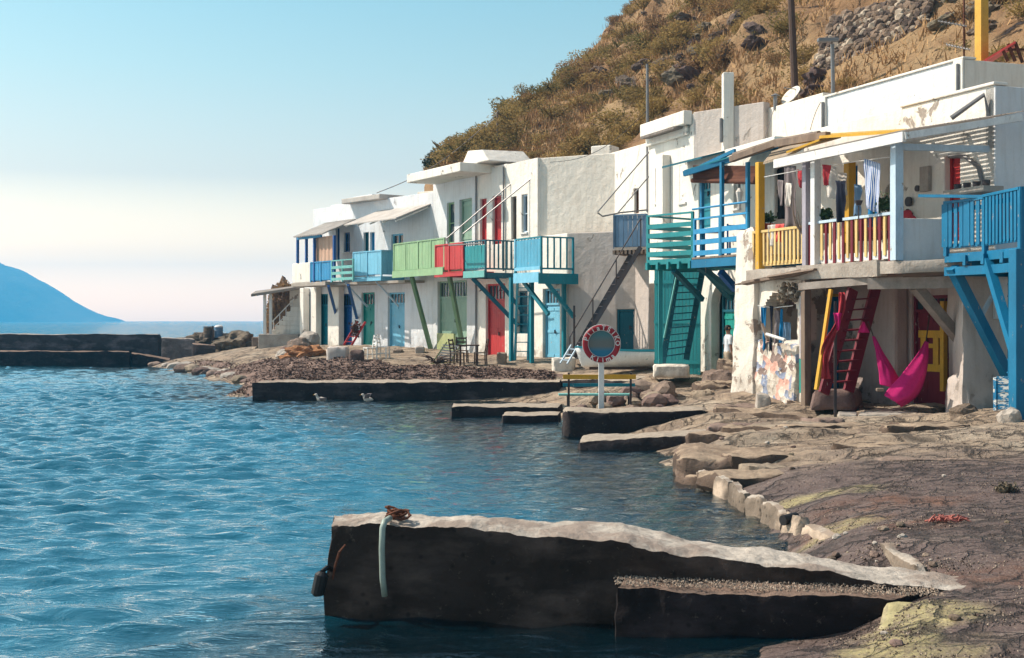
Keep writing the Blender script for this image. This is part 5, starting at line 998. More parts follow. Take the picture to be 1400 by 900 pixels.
m = MB(); m.rough([P(1146,583,26.6),P(1172,585,26.5),P(1172,580,27.4),P(1146,580,27.4),P(1146,566,26.6),P(1172,567,26.5),P(1172,563,27.4),P(1146,562,27.4)], (8,6,5), .03, 2, 131, .06); m.build('stone_block', M['conc'], None, 'left block of the doorstep below the hammock', 'step', 'doorstep blocks', merge=True)
m = MB(); m.rough([P(1172,586,26.45),P(1252,580,26.2),P(1256,572,27.2),P(1174,580,27.4),P(1172,567,26.45),P(1252,565,26.2),P(1256,562,27.2),P(1174,562,27.4)], (20,6,5), .03, 2, 132, .05); m.build('stone_block', M['conc'], None, 'long block of the doorstep below the hammock', 'step', 'doorstep blocks', merge=True)
rock('boulder', 'pale stone at the foot of the bright blue post', 'boulder', gp(1382,22.6,.05), (.22,.18,.2), M['conc'], 133, None); rock('boulder', 'dark stone under the blue landing', 'boulder', gp(1318,25.3,.08), (.28,.2,.2), M['lava'], 134, None)
# loose stones in front of the bench and along the waterline
spots = []
for i in range(26): spots.append((R.uniform(782,920), R.uniform(30.2,34.5), R.uniform(.10,.26)))
for i in range(16): spots.append((R.uniform(862,912), R.uniform(31.5,33.8), R.uniform(.16,.34)))
for i, (px, d, r) in enumerate(spots): rock('loose_stone', 'loose brown stone on the shore behind the thick concrete block', 'stone', gp(px,d,r*.4), (r*1.2,r,r*.8), M['stone'], 150+i, 'stones behind the thick block', i, .35, 2)
for i in range(46):
    t = i/45; px, py = np.interp(t, [0,.35,.7,1], [176,232,285,345]), np.interp(t, [0,.35,.7,1], [497,503,513,527]); p_ = G(px+R.uniform(-9,9), py-R.uniform(0,5), .05); r = R.uniform(.15,.42)
    rock('loose_stone', 'sea washed stone at the edge of the seaweed beach', 'stone', p_+Z*r*.25, (r*1.5,r,r*.6), [M['stone'],M['lava'],M['conc']][i % 3], 200+i, 'stones along the beach waterline', i, .35, 2)
for i in range(60):
    px, py = R.choice([(R.uniform(1000,1180), R.uniform(868,896)), (R.uniform(1110,1240), R.uniform(720,760)), (R.uniform(1180,1400), R.uniform(640,890)), (R.uniform(930,1180), R.uniform(600,640))]); p_ = G(px,py,.35); p_.z = gz(p_.x,p_.y); r = R.uniform(.012,.05)
    rock('pebble', 'small pebble lying on the near shore', 'pebble', p_+Z*r*.4, (r*1.3,r,r*.8), [M['stone'],M['lava'],M['conc']][i % 3], 260+i, 'pebbles on the near shore', i, .35, 2)
# ------------------------------------------------------------------ dead seaweed on the beach
def flake_field(name, n, fn, mat, size, seed=1, lift=.02):
    rg = np.random.default_rng(seed); co = []; k = 0
    while k < n:
        p_ = fn(rg)
        if p_ is None: continue
        s = size*rg.uniform(.5,1.5); a = rg.uniform(0,6.28); t_ = rg.uniform(-.7,.7); u = V((math.cos(a),math.sin(a),t_)).normalized()*s; v = V((-math.sin(a),math.cos(a),rg.uniform(-.7,.9))).normalized()*s*.45
        c = p_+Z*(lift+s*.3*rg.random()); co += [c-u-v, c+u-v*.6, c+u*1.1+v, c-u*.8+v]; k += 1
    m = MB(); m.v = co; m.f = [[4*i,4*i+1,4*i+2,4*i+3] for i in range(n)]; m.m = [0]*n; return m.build(name, mat, None, kind='stuff', origin=(0,0,0))
def weedmat():
    t = NT('dead_seaweed'); t.bsdf(Base_Color=t.mix(t.ramp(t.noise(2.2,6,.7), .3, .7), (.27,.185,.15), (.10,.068,.058)), Roughness=.95, Specular_IOR_Level=.1); return t.m
WM = weedmat()
def bank_h(x, y):
    px = CX+x/y*K; pyl = np.interp(px, [210,300,350,480,600,700,760], [.1,.6,1,1,1,1,.7]); inn = pyl*float(smooth(40.2,41.5,y)) if px > 335 else pyl*float(smooth(-20.5,-16,x))*1
    top_ = np.interp(px, [210,330,430,540,600,690,760], [72,60,52.5,47.3,46.6,44.8,43.4]); inn *= 1-float(smooth(top_-1.8, top_, y))
    if px < 335: inn *= float(smooth(0, .3, gz(x,y)))
    return inn
bx = np.arange(-19, 1.8, .16); by = np.arange(40.0, 73, .16); bgx, bgy = np.meshgrid(bx, by); bco = []
for x, y in zip(bgx.ravel(), bgy.ravel()):
    k = bank_h(x, y); z = gz(x,y); n_ = noise.noise(V((x*.7,y*.7,4)))*.55+noise.noise(V((x*2.3,y*2.3,4)))*.3+noise.noise(V((x*5,y*5,4)))*.14
    bco.append((x, y, z-.10+k*(.18+.26*n_)))
grid_mesh('seaweed_bank', bx, by, np.array(bco), WM, kind='stuff')
bank_z = {(round(a,2),round(b,2)): c for a,b,c in bco}
def wf(rg):
    y = 40.2+32*rg.random()**1.6; x = rg.uniform(-18.5, 1.4)
    k = bank_h(x, y)
    if rg.random() > k*1.1: return None
    i, j = int((x+19)/.16), int((y-40)/.16); z = bco[min(j,len(by)-1)*len(bx)+min(i,len(bx)-1)][2]; return V((x,y,max(z, gz(x,y)-.02)))
flake_field('seaweed_litter', 46000, wf, WM, .045, 3)
for i, (px, d, rx, lb) in enumerate([(346,58.5,1.5,'thin dark line of weed on the sand right of the point'),(372,57.5,1.1,'short dark clump of weed before the far porch'),(405,56,.8,'smallest dark clump of weed left of the long block')]):
    pass

# loose grit on the step, the pier root and the pavement
GR = [surf('grit_pale', (.40,.31,.24), (.24,.18,.14), rough=1), surf('grit_dark', (.11,.075,.06), (.05,.04,.035), rough=1)]
def gravel(name, n, fn, mat, s0, s1, seed):
    rg = np.random.default_rng(seed); m = MB(); k = 0
    while k < n:
        p = fn(rg)
        if p is None: continue
        s = rg.uniform(s0,s1); r = rg.normal(size=(4,3))*.28; b = [V((1,0,0)),V((-.5,.87,0)),V((-.5,-.87,0)),V((0,0,1.0))]; q = [p+(b[i]+V(r[i]))*s for i in range(4)]; m.add(q, [(0,1,3),(1,2,3),(2,0,3)]); k += 1
    return m.build(name, mat, None, kind='stuff', origin=(0,0,0))
def on_step(rg):
    a, b = rg.random(), rg.random(); x = X(842,10.2)+(X(1285,10.2)-X(842,10.2))*a; y = 10.2-.18*a+b*(.46); return V((x, y, .385-.06*a+.02*rg.random()))
gravel('gravel', 3200, on_step, GR[0], .004, .013, 1); 
def on_pave(rg):
    p = G(rg.uniform(980,1420), 600+300*rg.random(), .38); z = gz(p.x,p.y)
    if z < .05 or (p.y < 11.6 and p.x < 3.4 and p.y > 9.9): return None
    if noise.noise(V((p.x*1.3,p.y*1.3,7))) < rg.uniform(0,.5): return None
    return V((p.x,p.y,z))
gravel('grit', 2600, on_pave, GR[0], .003, .012, 2); gravel('grit', 2600, on_pave, GR[1], .004, .015, 3)
# ================================================================== lifebuoy sign, bench, boat
PD = 29.0; c = G(822, 560, .42); c = V((X(822,PD), PD, gz(X(822,PD),PD)))
s = thing('lifebuoy_sign', 'red lifebuoy lettered in white standing on a white post by the bench', 'sign', c)
zc = H-(470-HY)/K*PD; RC = V((c.x, PD-.06, zc)); R0, R1 = .432, .30
m = MB(); m.post(c-Z*.3, V((c.x, c.y, zc-.36)), .125, V((1,0,0)), .08); m.build('post', M['white'], s, bevel=.01)
m = MB(); nA = 64
m.sheet(lambda a, b: RC+V((math.cos(a*2*math.pi)*(.366+.066*math.cos(b*2*math.pi)), .05*math.sin(b*2*math.pi), math.sin(a*2*math.pi)*(.366+.066*math.cos(b*2*math.pi)))), nA, 14)
rg_ = m.build('ring', M['red'] if 0 else surf('lifebuoy_red', (.34,.016,.026), rough=.5, bump=.1), s, merge=True, smooth=True)
m = MB(); m.tube([RC+V((0,.02,0)), RC+V((0,.04,0))], .31, 40); bt_ = NT('painted_disc'); m.build('disc', bt_.m, s); zz_ = bt_.n('ShaderNodeSeparateXYZ', {0: bt_.obj()}).outputs[2]; z0_ = RC.z-c.z; bt_.bsdf(Base_Color=bt_.mix(bt_.ramp(zz_, z0_-.17, z0_-.06), (.012,.16,.27), bt_.mix(bt_.ramp(zz_, z0_+.05, z0_+.2), (.13,.14,.13), (.06,.17,.19))), Roughness=.6)
m = MB()
for rr in (.432, .302): m.tube([RC+V((math.cos(2*math.pi*i/48)*rr, -.012, math.sin(2*math.pi*i/48)*rr)) for i in range(49)], .007, 6, False)
m.build('rope', M['white_pl'], rg_)
def letters(txt, a0, a1, rad, size, up):
    mb = MB(); n = len(txt)
    for i, ch in enumerate(txt):
        cu = bpy.data.curves.new('t', 'FONT'); cu.body = ch; cu.size = 1; cu.extrude = .02; cu.align_x = 'CENTER'; cu.offset = .02
        o = bpy.data.objects.new('t', cu); COL.objects.link(o); bpy.context.view_layer.update(); me = o.to_mesh()
        vs = [v.co.copy() for v in me.vertices]; fs = [list(p.vertices) for p in me.polygons]
        ys = [v.y for v in vs]; mid = (.0+.70)/2; an = math.radians(a0+(a1-a0)*i/(n-1)); rot = an-math.pi/2 if up else an+math.pi/2
        out = []
        for v in vs:
            x, y = v.x*size, (v.y-mid)*size; q = V((x*math.cos(rot)-y*math.sin(rot), 0, x*math.sin(rot)+y*math.cos(rot)))
            dy = -.054-(v.z)*.25; out.append(RC+V((math.cos(an)*rad, dy, math.sin(an)*rad))+q)
        mb.add(out, fs); o.to_mesh_clear(); bpy.data.objects.remove(o); bpy.data.curves.remove(cu)
    return mb
lm = letters('PliaTSIKO', 163, 2, .366, .15, True); l2 = letters('Klima', 237, 312, .366, .15, False); b_ = len(lm.v); lm.v += l2.v; lm.f += [[i+b_ for i in f] for f in l2.f]; lm.m += l2.m
lm.build('lettering', M['white_pl'], rg_)
b = thing('bench', 'slatted bench with yellow, teal and pale green boards and black iron ends', 'bench', gp(818,31.2)); BD = 31.2
def bb_(y0, x0, x1, mt, dp, nm, th=.11, dd=.03):
    m = MB(); z = H-(y0-HY)/K*(BD+dp); m.box(V(((X(x0,BD)+X(x1,BD))/2, BD+dp, z)), X(x1,BD)-X(x0,BD), dd, th); m.build(nm, mt, b, bevel=.005)
bb_(515.5, 769, 868, M['yellow'], -.28, 'back_slat'); bb_(526.5, 769, 867, M['teal'], -.25, 'back_slat', .08); bb_(539.5, 764, 864, M['aqua'], .12, 'seat', .04, .42)
for x in (777, 861):
    m = MB(); xx = X(x,BD); z0 = gz(xx,BD); m.beam(V((xx,BD-.2,z0-.1)), V((xx,BD-.25,H-(509-HY)/K*BD)), .05, .06); m.beam(V((xx,BD-.22,H-(541-HY)/K*BD)), V((xx,BD+.3,H-(541-HY)/K*BD)), .045, .05); m.beam(V((xx,BD+.3,z0-.1)), V((xx,BD+.28,H-(541-HY)/K*BD)), .05, .05); m.build('leg', M['iron'], b)
bt = thing('rowing_boat', 'small white rowing boat with teal rim lying before the grey wall', 'boat', gp(845,41.5)); BL_ = X(902,41.5)-X(795,41.5)
def hull(a, v):     # a along 0..1, v -1..1 around the section
    bm_ = .62*(math.sin(min(1,(a*1.25+.05))*math.pi/2)**.8)*(1 if a < .85 else 1-.25*((a-.85)/.15)**2); sh = .50+.16*(1-a)**2+.06*a*a
    an = v*math.pi/2; x = X(795,41.5)+.02+BL_*a*1.1+(.0 if a > .1 else 0); y = 41.4+bm_*math.sin(an)*1.0
    z = .97+sh*(1-max(0,math.cos(an))**.7*.9) ; return V((x-.18*(1-a)**3*(z-.97)/.5, y-.35+.5*a, z-.02*a))
m = MB(); m.sheet(lambda a, b: hull(a, b*2-1), 24, 18); m.sheet(lambda a, b: hull(1, b*2-1).lerp(hull(1,0)+Z*.52, a), 4, 18); o = m.build('hull', M['white'], bt, smooth=True); sol = o.modifiers.new('s','SOLIDIFY'); sol.thickness = .03
m = MB()
for sd in (-1, 1): m.tube([hull(i/24, sd)+Z*.01 for i in range(25)], .04, 6)
m.build('rim', M['teal'], bt); m = MB()
for a in (.35,.7): m.beam(hull(a,-.85)+Z*-.06, hull(a,.85)+Z*-.06, .2, .03)
m.build('thwart', M['turq'], bt)
m = MB(); m.box(V((X(845,41.5),41.2,1.0)), 1.9, .12, .18); m.build('keel', M['darkwood'], bt)
# ================================================================== hammock
hm_ = thing('hammock', 'bright magenta cloth hammock slung under the veranda', 'hammock', P(1225,565,26.9))
ha, hb2 = P(1195,462,27.6), P(1266,468,27.3); 
def edge(pts, t):
    n = len(pts)-1; i = min(int(t*n), n-1); u = t*n-i; p0, p1, p2, p3 = pts[max(i-1,0)], pts[i], pts[i+1], pts[min(i+2,n)]
    return .5*((2*p1)+(p2-p0)*u+(2*p0-5*p1+4*p2-p3)*u*u+(3*p1-p0-3*p2+p3)*u**3)
def hcloth(ea, eb, bul, seed):
    def f(a, b):
        p, q = edge(ea, a), edge(eb, a); w = (q-p).length
        return p.lerp(q, b)+V((.1,-1,-.1))*(bul*math.sin(b*math.pi)*w)+V((.5,-.8,0))*(.014*math.sin(b*23+seed+a*3)*(1-.75*a)+.02*noise.noise(V((b*4,a*5,seed))))
    return f
m = MB(); m.sheet(hcloth([P(1264,466,27.3),P(1252,486,27.0),P(1230,514,26.8),P(1212,535,26.7),P(1209,541,26.7)], [P(1269,468,27.4),P(1267,500,27.5),P(1262,528,27.5),P(1250,546,27.3),P(1232,557,27.0)], .34, 1), 44, 34); o = m.build('cloth', M['pink'], hm_, smooth=True); o.modifiers.new('s','SOLIDIFY').thickness = .006
m = MB(); m.sheet(hcloth([P(1193,460,27.6),P(1197,482,27.4),P(1201,505,27.2),P(1203,526,27.1)], [P(1196,460,27.6),P(1209,484,27.5),P(1224,508,27.5),P(1238,532,27.4)], .25, 2), 36, 24); o = m.build('cloth', M['pink'], hm_, smooth=True); o.modifiers.new('s','SOLIDIFY').thickness = .006
m = MB(); m.tube([ha+V((0,0,-.02)), P(1190,448,27.8), P(1187,440,28)], .014, 6); m.tube([hb2, P(1268,452,27.5), P(1272,420,28.0)], .014, 6); m.build('rope', M['darkwood'], hm_)
m = MB(); m.box(P(1203,533,26.7), .16, .1, .07); m.build('cushion', M['wood'], hm_, bevel=.02)
m = MB(); m.post(P(1142,573,27.2)-Z*.1, P(1142,412,27.2), .055); m.box(P(1142,575,27.2)+Z*.02, .16, .16, .06); m.build('support_pole', M['iron'], None, 'thin black iron pole standing in front of the red ladder', 'pole')
m = MB(); m.beam(P(1116,533,27.0), P(1136,396,27.3), .07, .07); m.build('leaning_pole', M['yellow'], None, 'tan yellow wooden pole leaning on the left of the red ladder', 'pole')
def cloth(name, label, pts_top, length, mat, w_=.0, seed=0, cat='laundry', group=None, taper=1, nrm=V((.94,.35,0)), fold=.05):
    """cloth hanging from the line pts_top (two points)"""
    a, b = V(pts_top[0]), V(pts_top[1]); m = MB(); wd = (b-a).length
    def f(s_, t):
        sq = 1-(1-taper)*t; p = a.lerp(b, .5+(s_-.5)*sq); return p-Z*length*t*(1+.10*noise.noise(V((s_*4,seed,0))))+nrm*(fold*math.sin(s_*wd*24+seed+t*1.5)*(.3+t)+.04*noise.noise(V((s_*3,t*3,seed))))
    m.sheet(f, 22, 14); o = m.build(name, mat, None, label, cat, group, smooth=True); o.modifiers.new('s','SOLIDIFY').thickness = .008; return o
m = MB(); sc0, sc1 = P(1140,392,27.4), P(1150,392,27.4); 
m.sheet(lambda a, b: P(1146+9*math.sin(a*3.0)+(b-.5)*(8+7*a), 398+132*a, 27.05)+V((0,.05*math.sin(b*9),0)) if 0 else P(1151-25*a+5*math.sin(a*7)+(b-.5)*(7+6*a+2*math.sin(a*13)), 400+118*a, 27.05+.06*math.sin(b*11+a*9)), 30, 8)
o = m.build('hanging_cloth', M['redcloth'], None, 'long twisted dark red cloth hung on the red ladder', 'cloth', smooth=True); o.modifiers.new('s','SOLIDIFY').thickness = .01
m = MB(); m.sheet(lambda a, b: P(1146+(b-.5)*12*(1-a*.8), 428+24*a, 27.0+.03*math.sin(b*8)), 10, 8); o = m.build('hanging_cloth', M['pink'], None, 'small pink cloth tied round the black pole', 'cloth', smooth=True); o.modifiers.new('s','SOLIDIFY').thickness = .01
m = MB(); m.sheet(lambda a, b: P(1181+(b-.5)*16*(a*.9+.1), 440+15*a, 27.5+.03*math.sin(b*8)), 10, 8); o = m.build('hanging_cloth', M['pink'], None, 'small pink cloth at the right stringer of the red ladder', 'cloth', smooth=True); o.modifiers.new('s','SOLIDIFY').thickness = .01
# things hung in the stone arch
for i, (x0, x1, y0, ln, mt, lb) in enumerate([(1040,1049,420,1.0,'bluecloth','turquoise cloth hanging leftmost in the stone arch'),(1052,1058,418,1.05,'navycloth','dark narrow cloth second in the stone arch'),(1059,1066,424,.8,'greycloth','grey cloth in the middle of the stone arch'),(1067,1071,422,1.0,'bluecloth','narrow blue cloth right of the grey one in the stone arch'),(1072,1080,440,.75,'slate','pale blue cloth at the right jamb of the arch')]):
    cloth('hung_cloth', lb, (P(x0,y0,30.9-i*.15), P(x1,y0+1,30.8-i*.15)), ln, M[mt], 0, i, 'cloth', 'cloths in the arch', .8)
m = MB(); m.tube([P(1036,418,31.0), P(1058,421,30.7), P(1084,418,29.9)], .012, 6); m.build('line', M['white_pl'], None, 'line strung across the stone arch', 'line')
m = MB(); m.tube([P(1048,457,30.2), P(1073,465,29.6)], .04, 8); m.build('white_tube', M['white_pl'], None, 'short white tube leaning on the patched parapet', 'tube'); m = MB(); m.beam(P(1042,443,30.6), P(1050,466,30.2), .06, .05); m.build('driftwood', M['wood'], None, 'crooked driftwood stick left of the white tube', 'stick')
nb = thing('notice_board', 'tall grey notice board with dark smudged sheets above a teal panel', 'notice board', P(1097,535,29.4)); q = [FJ.U(1090,.1), FJ.U(1103,.1)]
m = MB(); m.fbox(FJ, q[0], q[1], H-(490-HY)/K*29.5, H-(405-HY)/K*29.5, .0, .05); m.build('panel', M['greywood'] if 0 else surf('faded_board', (.50,.47,.45), (.38,.34,.33)), nb)
m = MB(); m.fbox(FJ, q[0], q[1], H-(537-HY)/K*29.5, H-(491-HY)/K*29.5, .0, .05); m.build('panel', M['bgreen'], nb, label='teal lower panel')
for k_, (y0, y1) in enumerate(((416,444),(452,482))):
    m = MB(); z0, z1_ = H-(y1-HY)/K*29.5, H-(y0-HY)/K*29.5; m.fbox(FJ, q[0]+.06, q[1]-.06, z0, z1_, .051, .06); o = m.build('sheet', M['mauve'], nb); m = MB()
    for j in range(5): u = q[0]+.1+R.random()*.2; zz = z0+(z1_-z0)*(j+.5)/5; m.fbox(FJ, u, u+.06+R.random()*.1, zz-.035, zz+.035, .0605, .064)
    m.build('stain', M['iron'], o)
def pebbles_hang():
    m = MB()
    for i in range(60): m.blob(P(R.uniform(1064,1102), R.uniform(388,412), 29.6+R.uniform(-.1,.2)), R.uniform(.03,.06), i, 1, .2)
    m.build('shell_garland', M['stone'], None, 'net of shells and pebbles hanging under the deck by the arch', 'garland')
pebbles_hang()
# ================================================================== on the veranda
def striped():
    t = NT('striped_flag_cloth'); w_ = t.n('ShaderNodeTexWave', {'Vector': t.n('ShaderNodeMapping', {'Vector': t.tc.outputs['UV'], 'Rotation': (0,0,0)}).outputs[0], 'Scale': 1.4}, bands_direction='X', wave_profile='SIN')
    t.bsdf(Base_Color=t.mix(t.ramp(w_.outputs[1], .45, .55), (.02,.10,.36), (.74,.75,.76)), Roughness=.95); return t.m
o = cloth('flag', 'blue and white striped flag hanging from the veranda beam', (P(1182,217,26.9), P(1204,224,26.6)), 1.05, striped(), 0, 3, 'flag', None, .95, FJ.n, .03)
uv = o.data.uv_layers.new(name='UVMap'); n_ = 15
for li, lp in enumerate(o.data.loops): vi = lp.vertex_index; uv.data[li].uv = ((vi//n_)/22*1.0*2.2, (vi % n_)/14)
for nm, lb, x0, x1, y0, d, ln, mt, tp in [('laundry','dark blue garment hung below the striped flag',1186,1199,246,27.3,1.0,'bluecloth',.9),('laundry','red and white cloth hung by the white post',1124,1136,225,28.3,.45,'redcloth',.3),('laundry','black jacket hanging beside the yellow rear post',1142,1156,247,28.0,.9,'navycloth',.7),('laundry','long grey curtain in the dark doorway',1072,1088,226,30.6,1.5,'greycloth',1),('laundry','dark shirt hanging left of the grey curtain',1064,1072,246,30.2,.6,'greycloth',.7),('laundry','pale cloth hung next to the dark shirt',1075,1083,250,29.9,.55,'whitecloth',.6),('laundry','white shirt hung between the white and yellow posts',1128,1143,228,28.6,.7,'whitecloth',.8)]:
    cloth(nm, lb, (P(x0,y0,d), P(x1,y0+1,d-.2)), ln, M[mt], 0, x0, 'laundry', 'laundry on the veranda', tp, FJ.n, .03)
for nm, lb, x0, x1, y0, d, ln, mt, tp in [('laundry','pale towel hung left of the yellow rear post',1146,1158,236,29.2,.5,'whitecloth',.9),('laundry','small dark red cloth hung beside the mauve post',1090,1098,232,29.8,.4,'redcloth',.8),('laundry','grey blue cloth hung right of the black jacket',1168,1177,252,28.2,.7,'slate',.8),('laundry','narrow pale curtain in front of the blue doorway',1104,1110,236,29.6,1.1,'whitecloth',.9)]:
    cloth(nm, lb, (P(x0,y0,d), P(x1,y0+1,d-.2)), ln, M[mt], 0, x0, 'laundry', 'laundry on the veranda', tp, FJ.n, .03)
m = MB(); c = P(1240,300,26.6); m.blob(c+V((0,0,.10)), (.10,.08,.10), 3, 3, .4); m.blob(c+V((.12,0,.0)), (.09,.08,.09), 4, 3, .4); m.blob(c+V((-.10,0,-.06)), (.08,.08,.09), 6, 3, .4); m.build('coral_buoys', M['redcloth'], None, 'bunch of faded red buoys hanging beside the pale blue post', 'buoys')
for i, (px, py, r) in enumerate([(1247,292,.1),(1252,300,.08)]): m = MB(); m.blob(BKW.pt(BKW.U(px), BKW.uz(px,py)[1], .1), (r,r*.6,r), i, 2, .3); m.build('wall_shell', M['lava'], None, ['upper','lower'][i]+' dark sponge hung low on the streaked wall', 'sponge', 'sponges on the wall')
m = MB(); m.tube([P(1045,242,30.8), P(1120,228,28.8), P(1222,214,26.6)], .01, 5); m.build('clothes_line', M['white_pl'], None, 'thin clothes line along the veranda', 'line')
cloth('towel', 'crumpled white and rust towel thrown over the yellow railing', (P(1050,308,30.75), P(1063,307,30.5)), .5, M['whitecloth'], 0, 9, 'towel', None, 1, FJ.n, .05); cloth('towel', 'rust red towel beside the white one on the yellow railing', (P(1060,307,30.5), P(1073,306,30.2)), .42, M['redcloth'] if 0 else M['coral'], 0, 11, 'towel', None, .8, FJ.n, .05)
def leafball(mb, c, r, n, size, rg, flat=.8, hollow=.45):
    for _ in range(n):
        v = rg.normal(size=3); v /= np.linalg.norm(v); v *= (hollow+(1-hollow)*rg.random()); p = c+V((v[0]*r[0], v[1]*r[1], v[2]*r[2])); s_ = size*rg.uniform(.6,1.4)
        a = rg.normal(size=3); a /= np.linalg.norm(a); u = V(a); w2 = u.cross(V(rg.normal(size=3))).normalized(); mb.add([p-u*s_, p+w2*s_*.45, p+u*s_, p-w2*s_*.45], [(0,1,2,3)])
rgp = np.random.default_rng(11); BRN = surf('dry_brown_leaf', (.16,.07,.05), rough=.95)
for i, (px, py, d, r, lb) in enumerate([(1212,297,26.9,.36,'bushy dark potted plant behind the picket rail'),(1128,302,28.9,.2,'small potted plant on the veranda by the white post'),(1050,306,31.3,.2,'little plant on top of the crumbling pier')]):
    t_ = thing('potted_plant', lb, 'plant', P(px,py,d), 'potted plants'); m = MB(); c = P(px,py,d); m.tube([c-Z*.28, c-Z*.02, c], [.12,.17,.17], 12); m.build('pot', M['terra'], t_); m = MB(); leafball(m, c+Z*r*.7, (r,r,r*.8), 260, .06, rgp, hollow=.1); m.build('leaves', M['plant'], t_)
m = MB(); m.box(P(1198,312,27.6), 1.1, .35, .5, FJ.u, FJ.n); m.build('planter_box', M['dred'], None, 'dark red planter box behind the red pickets', 'planter', bevel=.02)
bq = []
m = MB()
for i in range(14):
    p0_ = P(1098,322,29.4); p1_ = p0_+V((R.uniform(-.35,.25), R.uniform(-.1,.1), R.uniform(.5,1.1))); m.tube([p0_, p0_.lerp(p1_,.5)+V((R.uniform(-.1,.1),0,0)), p1_], [.018,.012,.005], 5)
m.build('dry_branches', M['wood'], None, 'bundle of bare dry branches by the mauve post', 'branches')
lt = thing('lantern', 'small dark solar lantern on a stick behind the rail', 'lantern', P(1174,300,27)); m = MB(); m.tube([P(1174,300,27), P(1174,282,27)], .014, 6); m.build('pole', M['iron'], lt); m = MB(); c = P(1174,281,27); m.tube([c, c+Z*.10, c+Z*.12], [.05,.09,.0], 10); m.build('head', M['iron'], lt)
for i, (px, py, lb) in enumerate([(1246,276,'dark round pan hung higher on the streaked wall'),(1258,258,'small dark round ornament hung on the streaked wall')]):
    m = MB(); c = BKW.pt(BKW.U(px), BKW.uz(px,py)[1], .05); m.tube([c, c+BKW.n*.05], .11 if not i else .07, 14); m.build('wall_pan', M['iron'], None, lb, 'pan', 'pans on the wall')
m = MB(); q = BKW.rect(1262,228,1274,262,0); m.fbox(BKW, q[0], q[1], q[2], q[3], .003, .1); m.build('fuse_box', M['whitecloth'] if 0 else M['conc'], None, 'grey metal fuse box on the veranda wall', 'box', bevel=.01)
m = MB(); m.tube([BKW.pt(BKW.U(1300), BKW.uz(1300,214)[1], .04), BKW.pt(BKW.U(1322), BKW.uz(1322,214)[1], .05), BKW.pt(BKW.U(1340), BKW.uz(1340,228)[1], .05), BKW.pt(BKW.U(1347), BKW.uz(1347,255)[1], .05)], .045, 8); m.build('conduit', M['galv'], None, 'curved grey conduit on the wall right of the red upper door', 'pipe')
ws = P(1330,262,25.9); m = MB(); m.box(ws, 1.2, .5, .12, BKW.u, BKW.n); m.build('wash_shelf', M['conc'], None, 'pale shelf with pots behind the blue landing', 'shelf')
for i in range(4): m = MB(); c = ws+BKW.u*(-.45+.28*i)+Z*.06; m.tube([c, c+Z*.13], [.07,.085], 10); m.build('cooking_pot', M['iron'], None, 'dark pot standing on the pale shelf behind the blue landing', 'pot', 'pots on the shelf')
for px, d in ((974,35.2),(1009,34.6)):
    t_ = thing('table' if px < 1000 else 'veranda_chair', 'blue wooden table on the blue veranda' if px < 1000 else 'blue wooden chair on the blue veranda', 'table' if px < 1000 else 'chair', V((X(px,d),d,4.18))); z0 = 4.2
    m = MB(); m.box(V((X(px,d),d,z0+(.72 if px < 1000 else .45))), .6, .45, .04); m.build('top' if px < 1000 else 'seat', M['navy'], t_)
    for sx_ in (-1,1):
        for sy_ in (-1,1): m = MB(); hh = .72 if px < 1000 else (.92 if sy_ > 0 else .45); m.post(V((X(px,d)+sx_*.25,d+sy_*.18,z0)), V((X(px,d)+sx_*.25,d+sy_*.18,z0+hh)), .045); m.build('leg', M['navy'], t_)
    if px > 1000: m = MB(); m.box(V((X(px,d),d+.18,z0+.82)), .5, .03, .14); m.build('backrest', M['navy'], t_)
m = MB(); c = P(1011,268,33.0); m.tube([c+Z*.2, c+Z*.1, c-Z*.1, c-Z*.35], [.03,.1,.06,.03], 8); m.build('hanging_shell', M['whitecloth'], None, 'pale shell ornament hanging from the blue roof beam', 'ornament')
# ================================================================== chairs and clutter on the beach
def chair(name, label, cat, c, rz, mat, group, seatmat=None):
    t_ = thing(name, label, cat, (0,0,0), group); sm = seatmat or mat
    m = MB(); m.box(V((0,0,.45)), .42, .42, .035); m.build('seat', sm, t_)
    for sx_ in (-1,1):
        m = MB(); m.beam(V((sx_*.19,-.19,0)), V((sx_*.18,-.18,.45)), .04, .04); m.build('leg', mat, t_)
        m = MB(); m.beam(V((sx_*.19,.2,0)), V((sx_*.18,.18,.45)), .04, .04); m.beam(V((sx_*.18,.18,.45)), V((sx_*.18,.26,.95)), .04, .04); m.build('leg', mat, t_)
        m = MB(); m.beam(V((sx_*.185,-.18,.2)), V((sx_*.185,.18,.2)), .025, .025); m.build('stretcher', mat, t_)
    m = MB()
    for zz in (.62,.76,.9): m.beam(V((-.18,.18+.08*(zz-.45)/.5,zz)), V((.18,.18+.08*(zz-.45)/.5,zz)), .02, .055)
    m.build('backrest', mat, t_); t_.location = c; t_.rotation_euler = (0,0,rz); return t_
ch1 = chair('wooden_chair', 'dark wooden chair left of the little table, facing it', 'chair', gp(625,45.7), math.radians(70), M['darkwood'], 'chairs before the red door', M['wood'])
ch2 = copy_tree(ch1); ch2.location = gp(657,45.4); ch2.rotation_euler = (0,0,math.radians(-80)); ch2['label'] = 'dark wooden chair with its back to the red door'
ch3 = copy_tree(ch1); ch3.location = gp(632,46.6); ch3.rotation_euler = (0,0,math.radians(10)); ch3['label'] = 'dark wooden chair behind the little table against the green door'
t_ = thing('small_table', 'small dark wooden table between the chairs before the red door', 'table', gp(641,45.6)); c = gp(641,45.6)
m = MB(); m.box(c+Z*.70, .75, .6, .04); m.build('top', M['darkwood'], t_)
for sx_ in (-1,1):
    for sy_ in (-1,1): m = MB(); m.post(c+V((sx_*.3,sy_*.24,-.05)), c+V((sx_*.3,sy_*.24,.68)), .05); m.build('leg', M['darkwood'], t_)
